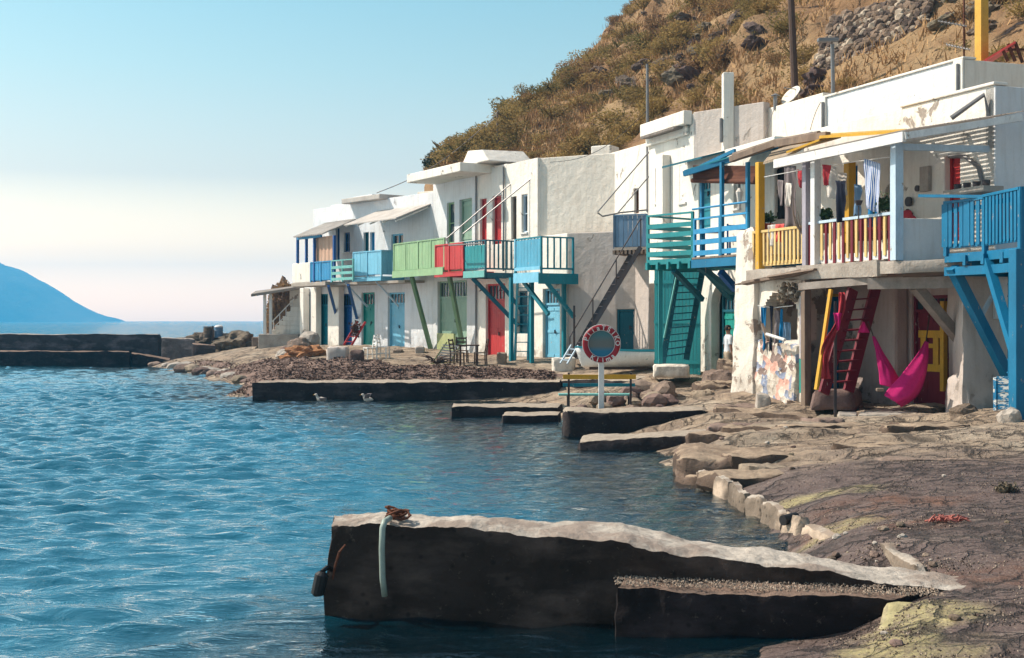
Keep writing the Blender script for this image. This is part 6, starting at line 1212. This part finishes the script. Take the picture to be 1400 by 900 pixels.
w1 = chair('garden_chair', 'white folding chair before the turquoise door', 'chair', gp(506,49.8), math.radians(-60), M['white_pl'], 'white chairs on the beach'); w2_ = copy_tree(w1); w2_.location = gp(524,49.9); w2_.rotation_euler = (0,0,math.radians(75)); w2_['label'] = 'white folding chair before the sky blue door'
t_ = thing('deck_chair', 'striped folded deck chair lying on its side by the green door', 'deck chair', gp(600,46.8)); c = gp(600,46.8); m = MB()
for i in range(6): m.beam(c+V((-.1+.05*i,0,.25+.09*i)), c+V((.55+.05*i,-.05,.18+.09*i)), .03, .06)
m.build('slats', M['whitecloth'], t_); m = MB(); m.beam(c+V((-.2,0,.1)), c+V((.3,0,.8)), .04, .05); m.beam(c+V((.4,-.05,.05)), c+V((.8,-.05,.7)), .04, .05); m.beam(c+V((-.3,.1,.02)), c+V((.8,.1,.05)), .04, .05); m.build('frame', M['lime'], t_)
t_ = thing('hand_cart', 'old red hand cart stood on end against the navy door', 'cart', gp(478,52.5)); m = MB(); a, b = P(470,472,53.0), P(489,440,53.2); a2 = a+V((.35,-.2,0)); m.beam(a, b, .06, .08); m.beam(a2, b+V((.35,-.2,0)), .06, .08)
for i in range(4): q = a.lerp(b,.15+.22*i); m.beam(q, q+V((.35,-.2,0)), .12, .03)
m.build('frame', M['red'], t_); m = MB(); leafball(m, a.lerp(b,.62)+V((.15,-.15,.05)), (.22,.2,.4), 260, .07, rgp, hollow=.2); m.build('load', BRN, t_)
m = MB()
for i in range(40): p0_ = gp(597,46.2); a = R.uniform(0,6.28); p1_ = p0_+V((math.cos(a)*R.uniform(.2,.9), math.sin(a)*.4, R.uniform(.02,.4))); m.tube([p0_+Z*.05, p0_.lerp(p1_,.5)+Z*.12, p1_], [.02,.015,.006], 5)
m.build('brushwood', M['darkwood'], None, 'dark tangle of brushwood before the green door', 'brushwood')
t_ = thing('step_ladder', 'short white wooden step frame leaning by the iron stair', 'step ladder', gp(776,42.8)); a, b = P(766,497,42.6), P(781,472,43.2)
for k_, off in enumerate((V((0,0,0)), V((.22,-.15,-.02)))): m = MB(); m.beam(a+off, b+off, .04, .06); m.build('rail', M['pale'], t_)
m = MB()
for f in (.2,.5,.8): q = a.lerp(b,f); m.beam(q, q+V((.22,-.15,-.02)), .08, .03)
m.build('rung', M['pale'], t_)
# ================================================================== pier fittings, scraps
m = MB(); hp = [P(533,712,10.72)+Z*.02, P(526,713,10.58), P(523,722,10.55), P(522,750,10.55), P(523,790,10.56), P(526,815,10.58)]; m.tube(hp, .026, 10); m.build('hose', surf('pale_green_hose', (.32,.38,.33), rough=.4), None, 'pale grey green hose hanging down the dark pier face', 'hose', smooth=True)
m = MB()
for i in range(6): c = P(540+R.uniform(-6,10), 706, 10.85+R.uniform(-.1,.15)); c.z = .80+R.uniform(0,.02); m.tube([c+V((math.cos(a/8*6.28)*.06*(1+.3*R.random()), math.sin(a/8*6.28)*.035, .02+.035*(1+math.sin(a/8*6.28+i)))) for a in range(9)], .011, 5, False)
m.tube([P(538,712,10.8), P(540,698,10.8), P(544,704,10.82)], .012, 5); m.build('rusty_chain', M['rust'], None, 'rusty chain heaped round a ring on the pier top', 'chain')
m = MB(); m.tube([P(455,780,10.7), P(447,776,10.6), P(440,782,10.55)], .02, 6); m.tube([P(441,782,10.55), P(440,786,10.55), P(434,812,10.55), P(434,815,10.55)], [.03,.058,.055,.03], 12); m.build('rubber_fender', M['black'], None, 'short black rubber fender sticking out of the pier end', 'fender')
m = MB(); m.tube([P(472,745,10.6), P(464,755,10.55), P(458,775,10.56), P(455,792,10.6)], [.008,.012,.012,.008], 6); m.build('bent_rebar', M['rust'], None, 'bent rusty bar on the left edge of the pier', 'bar')
m = MB()
c = G(1290,713,.44); c.z = gz(c.x,c.y)
for i in range(30): a = c+V((R.uniform(-.16,.16), R.uniform(-.1,.1), R.uniform(0,.03))); m.tube([a, a+V((R.uniform(-.08,.08), R.uniform(-.05,.05), R.uniform(.01,.05))), a+V((R.uniform(-.12,.12), R.uniform(-.06,.06), 0))], .009, 5)
m.build('net_scrap', surf('faded_net', (.46,.16,.13), (.36,.11,.09), rough=.95), None, 'pink red scrap of net on the dark pavement', 'net')
m = MB(); c = G(1376,676,.46); c.z = gz(c.x,c.y); leafball(m, c+Z*.05, (.16,.12,.08), 240, .03, rgp, hollow=.1); m.build('weed_clump', M['lava'], None, 'dark clump of weed on the pavement at the right', 'weed')
# ================================================================== sea birds by the quay
def bird(name, label, px, py, flap):
    c = V((X(px,39.1),39.1,0)); t_ = None; m = MB()
    segs = [(-.24,.02,.10),(-.16,.07,.12),(0,.12,.12),(.12,.10,.14),(.17,.055,.22),(.19,.05,.29),(.22,.058,.34),(.27,.04,.34),(.30,.01,.33)]
    rings = []
    for x, r, z in segs: rings.append((c+V((x*-1, 0, z)), r))
    m.tube([q for q, r in rings], [r for q, r in rings], 12); o = m.build(name, surf(name+'_plumage', (.62,.56,.49), (.42,.37,.33), vs=9), None, label, 'bird', 'birds by the quay', smooth=True, origin=c)
    m = MB(); m.tube([c+V((-.28,0,.335)), c+V((-.37,0,.32))], [.016,.004], 6); m.build('beak', M['yellow'], o)
    for sd in (-1,1):
        m = MB()
        if flap: m.sheet(lambda a, b: c+V((.06-.22*b+.10*a, sd*(.08+.30*a), .16+.22*math.sin(a*1.6)-.02*b)), 8, 4)
        else: m.sheet(lambda a, b: c+V((-.08+.32*a, sd*(.112+.02*math.sin(a*3)-.03*a), .19-.11*b*math.sin(min(1,a*1.2+.2)*2.4))), 8, 4)
        w_ = m.build('wing', M['greycloth'], o, smooth=True); w_.modifiers.new('s','SOLIDIFY').thickness = .015
    o.scale = (.68, .68, .68); return o
bird('gull', 'plump pale gull floating before the long quay', 439, 546, 0); bird('gull', 'small gull with raised wings beside the long quay', 503, 548, 1)
# ================================================================== the man by the rocks
def person(c, face):
    me = bpy.data.meshes.new('person'); J = {}
    def pv(x, y, z): return V((x, y, z))
    pts = [('pel',0,0,.93,.125,.10),('bel',0,.0,1.06,.135,.10),('che',0,-.01,1.27,.155,.11),('neb',0,0,1.44,.085,.075),('nec',0,.01,1.52,.05,.052),('hd0',0,.02,1.60,.072,.085),('hd1',0,.01,1.68,.078,.096),('hd2',0,0,1.74,.05,.06),
           ('sl',-.19,0,1.40,.058,.058),('el',-.245,.02,1.13,.043,.043),('wl',-.25,-.05,.89,.03,.033),('sr',.19,0,1.40,.058,.058),('er',.245,.03,1.13,.043,.043),('wr',.25,-.03,.89,.03,.033),
           ('hl',-.095,0,.86,.095,.095),('kl',-.11,-.03,.49,.062,.065),('al',-.115,.02,.09,.04,.042),('fl',-.125,-.15,.035,.04,.03),('hr',.095,0,.86,.095,.095),('kr',.115,.0,.49,.062,.065),('ar',.12,.05,.09,.04,.042),('fr',.13,-.12,.035,.04,.03)]
    ix = {p[0]: i for i, p in enumerate(pts)}
    ed = [('pel','bel'),('bel','che'),('che','neb'),('neb','nec'),('nec','hd0'),('hd0','hd1'),('hd1','hd2'),('che','sl'),('sl','el'),('el','wl'),('che','sr'),('sr','er'),('er','wr'),('pel','hl'),('hl','kl'),('kl','al'),('al','fl'),('pel','hr'),('hr','kr'),('kr','ar'),('ar','fr')]
    vs = [p[1:4] for p in pts]; rad = [p[4:6] for p in pts]; es = [(ix[a],ix[b]) for a,b in ed]
    for sd, wn in ((-1,'wl'),(1,'wr')):                       # palm, four fingers and a thumb
        w_ = V(vs[ix[wn]]); b0 = len(vs); vs.append(tuple(w_+V((0,-.02,-.06)))); rad.append((.024,.036)); es.append((ix[wn],b0))
        for k_ in range(4):
            y = -.045+.02*k_; l1 = [.085,.10,.095,.075][3-k_]; p = w_+V((0,y-.0,-.095)); j = len(vs); vs += [tuple(p), tuple(p+V((-sd*.006,0,-l1*.5))), tuple(p+V((-sd*.02,0,-l1)))]; rad += [(.010,.010),(.009,.009),(.007,.007)]; es += [(b0,j),(j,j+1),(j+1,j+2)]
        j = len(vs); vs += [tuple(w_+V((-sd*.01,-.055,-.06))), tuple(w_+V((-sd*.012,-.075,-.10)))]; rad += [(.012,.012),(.009,.009)]; es += [(b0,j),(j,j+1)]
    me.from_pydata([tuple(v) for v in vs], es, []); o = bpy.data.objects.new('person', me); COL.objects.link(o)
    sk = o.modifiers.new('skin','SKIN'); sl = me.skin_vertices[0].data
    for i, r in enumerate(rad): sl[i].radius = r; sl[i].use_root = (i == 0)
    sd_ = o.modifiers.new('sub','SUBSURF'); sd_.levels = 2; sd_.render_levels = 2; me.materials.append(M['skin'])
    bpy.context.view_layer.update(); dg = bpy.context.evaluated_depsgraph_get(); ev = bpy.data.meshes.new_from_object(o.evaluated_get(dg)); o.modifiers.clear(); o.data = ev
    ev.polygons.foreach_set('use_smooth', [True]*len(ev.polygons)); ev.materials.clear(); ev.materials.append(M['skin'])
    tag(o, 'person in a white T-shirt and khaki shorts standing by the green arched door', 'person'); WL[o] = V((0,0,0))
    def shell(name, test, mat, off):
        bm = bmesh.new(); bm.from_mesh(ev); bm.normal_update()
        bmesh.ops.delete(bm, geom=[f for f in bm.faces if not test(f.calc_center_median())], context='FACES')
        for v in bm.verts: n_ = v.normal.copy(); v.co += n_*(off+.006*noise.noise(v.co*14))
        m2 = bpy.data.meshes.new(name); bm.to_mesh(m2); bm.free(); m2.materials.clear(); m2.materials.append(mat); q = bpy.data.objects.new(name, m2); COL.objects.link(q); q.parent = o; q.modifiers.new('s','SOLIDIFY').thickness = .008; m2.polygons.foreach_set('use_smooth', [True]*len(m2.polygons))
    shell('t_shirt', lambda c: .90 < c.z < 1.47 and (abs(c.x) < .19 or c.z > 1.20), M['tee'], .022); shell('shorts', lambda c: .52 < c.z < .99 and abs(c.x) < .215, M['khaki'], .028); shell('hair', lambda c: c.z > 1.60 and (c.y > -.035 or c.z > 1.715), M['hair'], .014)
    m = MB(); 
    for sx_ in (-1,1): m.blob(V((sx_*.034,-.088,1.655)), (.012,.008,.008), 1, 2, 0)
    m.v = [v for v in m.v]; e = m.build('eyes', M['hair'], o); m = MB(); m.blob(V((0,-.103,1.635)), (.013,.02,.024), 1, 2, 0); m.build('nose', M['skin'], o, smooth=True); m = MB(); m.blob(V((0,-.088,1.595)), (.024,.008,.006), 1, 2, 0); m.build('mouth', M['redcloth'], o)
    m = MB()
    for sx_ in (-1,1): m.blob(V((sx_*.082,.015,1.65)), (.012,.022,.032), 1, 2, 0)
    m.build('ears', M['skin'], o, smooth=True); m = MB()
    for sx_ in (-1,1): m.blob(V((sx_*.125,-.06,.04)), (.05,.13,.04), 2, 2, 0)
    m.build('shoes', M['darkwood'], o)
    o.location = c; o.rotation_euler = (0,0,face)
pc = V((X(996,36.2),36.2,0)); pc.z = H-(443-HY)/K*36.2-1.775; person(pc, math.radians(100))
m = MB(); m.rough([V((pc.x-.9,35.6,pc.z-.6)),V((pc.x+.6,35.6,pc.z-.6)),V((pc.x+.6,37.2,pc.z-.6)),V((pc.x-.9,37.2,pc.z-.6)),V((pc.x-.9,35.6,pc.z-.01)),V((pc.x+.6,35.6,pc.z-.01)),V((pc.x+.6,37.2,pc.z)),V((pc.x-.9,37.2,pc.z))], (10,10,5), .012, 2, 7, .02); m.build('doorstep', M['conc'], None, 'broad concrete doorstep under the standing person', 'step', merge=True)
# ================================================================== poles, wires, aerials
def pole(name, label, px0, py0, px1, py1, d, w_, mat, cat='pole'):
    m = MB(); m.tube([P(px0,py0,d), P((px0+px1)/2,(py0+py1)/2,d), P(px1,py1,d)], [w_, w_*.92, w_*.8], 10); return m.build(name, mat, None, label, cat)
pole('utility_pole', 'tall dark leaning utility pole on the hill above the cream wall', 1087,128,1079,-60,40.5,.12,M['darkwood']); pole('utility_pole', 'thin grey pole on the low end of the hill', 680,225,680,153,61,.06,M['wood']); pole('utility_pole', 'slim grey pole rising beside the turquoise house', 886,290,885,88,43.6,.06,M['galv'])
a_ = thing('street_light', 'T shaped pale lamp pole above the bluish upper wall', 'street lamp', P(1138,122,34.3)); m = MB(); m.tube([P(1139,128,34.3), P(1138,60,34.3)], .055, 8); m.build('pole', M['galv'], a_); m = MB(); m.box(P(1132,55,34.2), .55, .2, .1); m.build('lamp_head', M['galv'], a_, bevel=.02)
m = MB(); c = P(1342,84,30.6); m.post(V((c.x,c.y,7.5)), P(1342,-8,30.6), .22, FJ.u); m.build('chimney', surf('ochre_chimney', (.62,.36,.06), (.52,.29,.05)), None, 'tall square ochre chimney behind the parapet', 'chimney')
a_ = thing('tv_aerial', 'thin rusty television aerial mast beside the ochre chimney', 'aerial', P(1318,85,29.9)); m = MB(); m.tube([P(1318,90,29.9), P(1318,-20,29.9)], .025, 6); m.build('mast', M['rust'], a_)
for y0, x0, x1 in ((34,1283,1322),(66,1294,1326)):
    m = MB(); m.tube([P(x0,y0-5,30.2), P(x1,y0+2,29.7)], .018, 6)
    for i in range(8): q = P(x0,y0-5,30.2).lerp(P(x1,y0+2,29.7), (i+.5)/8); m.tube([q-V((.1,.2,0)), q+V((.1,.2,0))], .01, 5)
    m.build('antenna', M['galv'], a_)
t_ = thing('upturned_trestle', 'upturned red wooden trestle on the roof at the right edge', 'trestle', P(1375,80,30)); m = MB(); m.slab([P(1345,82,30.2), P(1388,56,29.9), P(1391,60,30.6), P(1350,86,30.8)], .05); m.build('board', M['coral'], t_)
for x0, y0, x1, y1 in ((1370,66,1378,82),(1378,60,1388,82),(1388,58,1398,84)): m = MB(); m.beam(P(x0,y0,30.1), P(x1,y1+2,30.1), .06, .06); m.build('leg', M['rust'], t_)
m = MB(); m.beam(P(1372,68,30.3), P(1402,68,30.3), .05, .05); m.build('stretcher', M['rust'], t_)
t_ = thing('satellite_dish', 'tilted pale satellite dish behind the cream upper wall', 'satellite dish', P(1085,140,36.8)); m = MB(); c = P(1084,133,36.8); ax = V((-.7,-.35,.6)).normalized(); e1 = ax.cross(Z).normalized(); e2 = ax.cross(e1)
m.sheet(lambda a, b: c+(e1*math.cos(a*6.2832)+e2*math.sin(a*6.2832))*.34*b+ax*(.09*b*b), 24, 5); o = m.build('dish', CREAM, t_, smooth=True); o.modifiers.new('s','SOLIDIFY').thickness = .02; m = MB(); m.tube([c, c-Z*.6], .03, 6); m.build('mast', M['galv'], t_); m = MB(); m.tube([c-e2*.3, c+ax*.4], .015, 5); m.build('arm', M['galv'], t_)
m = MB(); m.tube([P(1060,150,36.9), P(1060,131,36.9)], .06, 8); m.tube([P(1060,131,36.9), P(1060,128,36.9)], [.14,.02], 10); m.build('flue', M['galv'], None, 'short metal flue with a cap on the cream wall', 'flue'); 
def wire(label, a, b, sg, r=.012):
    m = MB(); m.tube([a.lerp(b,i/14)-Z*sg*math.sin(i/14*math.pi) for i in range(15)], r, 4); m.build('overhead_wire', M['iron'], None, label, 'wire')
wire('overhead wire sloping from the hill pole down to the left', P(680,156,61), P(515,264,62), .5, .018); wire('overhead wire from the hill pole to the slope', P(680,154,61), P(716,166,68), .15, .018); wire('slack cable from the slim pole to the cream wall', P(886,150,43.6), P(752,222,46.5), .5)
wire('wire crossing the cream upper wall', P(1122,140,34.2), P(1106,184,34.0), -.1, .01); wire('wire hanging down the cream wall by the flue', P(1058,150,36.5), P(1046,190,36.3), -.05, .01)
# ================================================================== hillside growth
def _b(): pass
def bush_proto(seed, n, big):
    rg = np.random.default_rng(seed); m = MB()
    for k_ in range(big): a = rg.uniform(0,6.28); q = V((math.cos(a)*rg.uniform(0,.55), math.sin(a)*rg.uniform(0,.55), rg.uniform(.12,.42))); r = rg.uniform(.28,.5); leafball(m, q, (r,r,r*.75), n//big, .043, rg, hollow=.5)
    for k_ in range(16): a = rg.uniform(0,6.28); m.tube([V((0,0,-.1)), V((math.cos(a)*.25,math.sin(a)*.25,.2)), V((math.cos(a)*.5,math.sin(a)*.5,.4+.2*rg.random()))], [.03,.02,.008], 4)
    return m
def bushmat(name, c1, c2):
    t = NT(name); oi = t.n('ShaderNodeObjectInfo').outputs['Random']; n_ = t.noise(4, 5, .7); c = t.mix(t.ramp(n_, .3, .7), c1, c2); c = t.mix(t.ramp(oi, 0, 1, 0, .55), c, (.36,.23,.10)); c = t.mix(t.ramp(t.noise(30,2), .5, .7, 0, .35), c, (.46,.33,.14))
    d = t.n('ShaderNodeBsdfDiffuse', {'Color': c}).outputs[0]; tl = t.n('ShaderNodeBsdfTranslucent', {'Color': c}).outputs[0]; t.t.links.new(t.n('ShaderNodeMixShader', {0: .38, 1: d, 2: tl}).outputs[0], t.out.inputs[0]); return t.m
BM = [bushmat('golden_scrub', (.40,.28,.10), (.22,.16,.06)), bushmat('olive_scrub', (.22,.185,.065), (.11,.095,.035)), bushmat('dry_brown_scrub', (.29,.165,.09), (.14,.08,.055))]
protos = []
for i in range(6):
    o = bush_proto(300+i, 900, 6).build('bush', BM[i % 3], None, 'x', 'bush', origin=(0,0,0)); protos.append(o)
BL = {0: 'golden spurge cushion growing on the hillside', 1: 'olive green shrub growing on the hillside', 2: 'dry brown thorn bush on the hillside'}
def roofline(px): return np.interp(px, [540,600,650,740,830,885,950,1030,1127,1315,1400], [262,232,222,222,208,165,150,152,136,82,80])
placed = 0; used = set(); rgb = np.random.default_rng(21); tries = 0
while placed < 296 and tries < 30000:
    tries += 1; s_, t_ = rgb.random()**.9, rgb.random()**1.15; p = hill_pt(s_, t_); px, py = CX+K*p.x/p.y, HY-K*(p.z-H)/p.y
    if not (612 < px < 1415 and -22 < py < roofline(px)+8): continue
    if 1108 < px < 1278 and 0 < py < 108: continue
    cl = noise.noise(p*.14); 
    if cl < -.3 and rgb.random() < .6: continue
    k = int(rgb.choice([0,1,2,3,4,5], p=[.28,.16,.08,.26,.15,.07])); o = protos[k] if k not in used else protos[k].copy()
    if k in used: COL.objects.link(o)
    used.add(k); sc_ = rgb.uniform(.85,1.85)*(.7 if p.y < 46 else 1)*(1.0 if t_ < .88 else .55); o.location = p-Z*.08*sc_; o.scale = (sc_*rgb.uniform(.9,1.4), sc_, sc_*rgb.uniform(.65,1.0)); o.rotation_euler = (rgb.uniform(-.2,.1), rgb.uniform(-.15,.15), rgb.uniform(0,6.28))
    o['label'] = BL[k % 3]; o['group'] = ['golden cushions on the hillside','olive shrubs on the hillside','dry thorn bushes on the hillside'][k % 3]; placed += 1
for k in range(6):
    if k not in used: bpy.data.objects.remove(protos[k])
rk = []
for i in range(4):
    m = MB(); m.blob((0,0,0), (1,.8,.7), 500+i, 3, .55, 1.3); rk.append(m.build('hill_rock', M['lava'], None, 'dark jagged lava rock jutting from the dry slope', 'rock', 'lava rocks on the slope', origin=(0,0,0)))
cl_ = [(790,100,3),(915,100,7),(960,60,6),(985,30,4),(870,135,3),(900,20,3),(1010,45,5),(830,120,2),(1300,15,5),(1375,18,3),(1105,128,4),(940,90,5)]; first = set(); n_ = 0
for px0, py0, cnt in cl_:
    for j in range(cnt):
        loc, nr = on_hill(px0+R.gauss(0,26), py0+R.gauss(0,14))
        if loc is None: continue
        k = n_ % 4; o = rk[k] if k not in first else rk[k].copy()
        if k in first: COL.objects.link(o)
        first.add(k); n_ += 1; q = R.uniform(.2,.62); o.location = loc; o.scale = (q*R.uniform(.8,1.5), q, q*R.uniform(.6,1.2)); o.rotation_euler = (R.uniform(-.5,.5), R.uniform(-.5,.5), R.uniform(0,6.28))
# dry grass between the bushes
co = []; rgg = np.random.default_rng(5); cnt = 0
while cnt < 36000:
    s_, t_ = rgg.random(), rgg.random()**1.1; p = hill_pt(s_, t_); px, py = CX+K*p.x/p.y, HY-K*(p.z-H)/p.y
    if not (550 < px < 1430 and -40 < py < roofline(px)+8): continue
    if noise.noise(p*.3+V((4,4,4))) < -.15: continue
    for j in range(3):
        a = rgg.uniform(0,6.28); hgt = rgg.uniform(.18,.48); w_ = .035; u = V((math.cos(a),math.sin(a),0))*w_; q = p+V((rgg.normal(0,.12),rgg.normal(0,.12),-.05)); ln = V((rgg.normal(0,.15),rgg.normal(0,.15),hgt)); co += [q-u, q+u, q+ln]
    cnt += 3
n_ = len(co)//3; gm = MB(); gm.v = co; gm.f = [[3*i,3*i+1,3*i+2] for i in range(n_)]; gm.m = [0]*n_
gt = NT('dry_grass_blades'); gt.bsdf(Base_Color=gt.mix(gt.ramp(gt.noise(.6,5), .35, .65), (.46,.285,.138), (.31,.18,.09)), Roughness=.9, Specular_IOR_Level=.1); gm.build('dry_grass', gt.m, None, kind='stuff', origin=(0,0,0))
sm = MB(); cnt = 0; rgs = np.random.default_rng(77)
while cnt < 1300:
    p = hill_pt(rgs.random(), rgs.random()**1.05); px, py = CX+K*p.x/p.y, HY-K*(p.z-H)/p.y
    if not (590 < px < 1415 and -20 < py < roofline(px)+6) or (1108 < px < 1278 and 0 < py < 108) or noise.noise(p*.25+V((9,2,1))) < -.1: continue
    r = rgs.uniform(.14,.38); leafball(sm, p+Z*r*.3, (r*1.3,r*1.3,r*.7), 26, .05, rgs, hollow=.3); cnt += 1
sm.build('low_scrub', BM[1], None, kind='stuff', origin=(0,0,0))
# dry stone wall on the slope
wa = [(1141,26),(1205,6),(1275,-8),(1264,52),(1232,70),(1188,104),(1150,112),(1112,92)]
def inpoly(x, y):
    r = False; n = len(wa)
    for i in range(n):
        (x1,y1),(x2,y2) = wa[i], wa[(i+1) % n]
        if (y1 > y) != (y2 > y) and x < (x2-x1)*(y-y1)/(y2-y1)+x1: r = not r
    return r
WC = on_hill(1200,60)[0]; WN = V((-.62,-.62,.48)).normalized(); m = MB(); core = []
for i in range(44):
    for j in range(36):
        px, py = 1104+i*4.1+R.uniform(-1.3,1.3)+(j % 2)*2, -12+j*3.6+R.uniform(-1.1,1.1)
        if not inpoly(px, py): continue
        d = V(((px-CX)/K,1,-(py-HY)/K)); p = EYE+d*((WC-EYE).dot(WN)/d.dot(WN)); r = R.choice([.06,.08,.1,.12,.15,.19]); m.k = R.choice([0,0,0,1,1,2]); m.blob(p+WN*R.uniform(.0,.07), (r*1.25,r,r*.95), i*50+j, 1, .3, 1.4, R.uniform(0,3))
WS = [surf('wall_stone_%s' % n_, c_, None, vs=6, bump=1, bs=18, bd=.03, rough=.95) for n_, c_ in (('brown',(.25,.175,.125)),('dark',(.12,.085,.068)),('pale',(.47,.38,.29)))]
sw = m.build('stone_wall', WS, None, 'dry stone retaining wall of grey brown stones on the hillside', 'stone wall')
m = MB(); pl_ = []
for px, py in wa: d = V(((px-CX)/K,1,-(py-HY)/K)); pl_.append(EYE+d*((WC-EYE).dot(WN)/d.dot(WN)))
n = len(pl_); m.add([p-WN*.02 for p in pl_]+[p-WN*2.5 for p in pl_], [list(range(n)), list(range(2*n-1,n-1,-1))]+[(i,i+n,(i+1) % n+n,(i+1) % n) for i in range(n)]); m.build('core', M['lava'], sw, recalc=True)
# the dark shrub at the low end of the hill, and the dry mound by the porch
t_ = thing('shrub', 'dark green wind bent shrub at the low tip of the hill', 'shrub', P(600,236,64)); m = MB(); c = P(597,226,64)
for dx in (-.3,.1,.45): m.tube([c-Z*.3, c+V((dx*.6,0,.3)), c+V((dx,0,.75))], [.07,.05,.02], 6)
m.build('trunk', M['darkwood'], t_); m = MB()
for dx, dz, r in ((-.25,.35,.38),(.1,.55,.42),(.5,.75,.33),(.75,.45,.35),(-.45,.1,.3),(.3,.2,.45)): leafball(m, c+V((dx,R.uniform(-.3,.3),dz)), (r,r,r*.8), 260, .06, rgp, hollow=.3)
m.build('crown', surf('dark_evergreen', (.045,.05,.02), (.025,.03,.014), rough=.8), t_)
m = MB(); m.blob(P(388,448,70), (1.0,2.0,2.4), 41, 4, .35, 1.5); mo = m.build('earth_mound', surf('dry_bank', (.20,.12,.075), (.10,.065,.05), vs=2, bump=1, bs=6, bd=.1, rough=1), None, 'steep dry earth bank behind the far porch steps', 'bank')
m = MB(); c = P(389,440,69.5); leafball(m, c+V((.1,-.8,.1)), (.95,1.4,2.15), 3000, .09, rgp, hollow=.85); m.build('thorn_bush', BM[2], None, 'brown thorn bush covering the bank behind the far porch', 'bush')
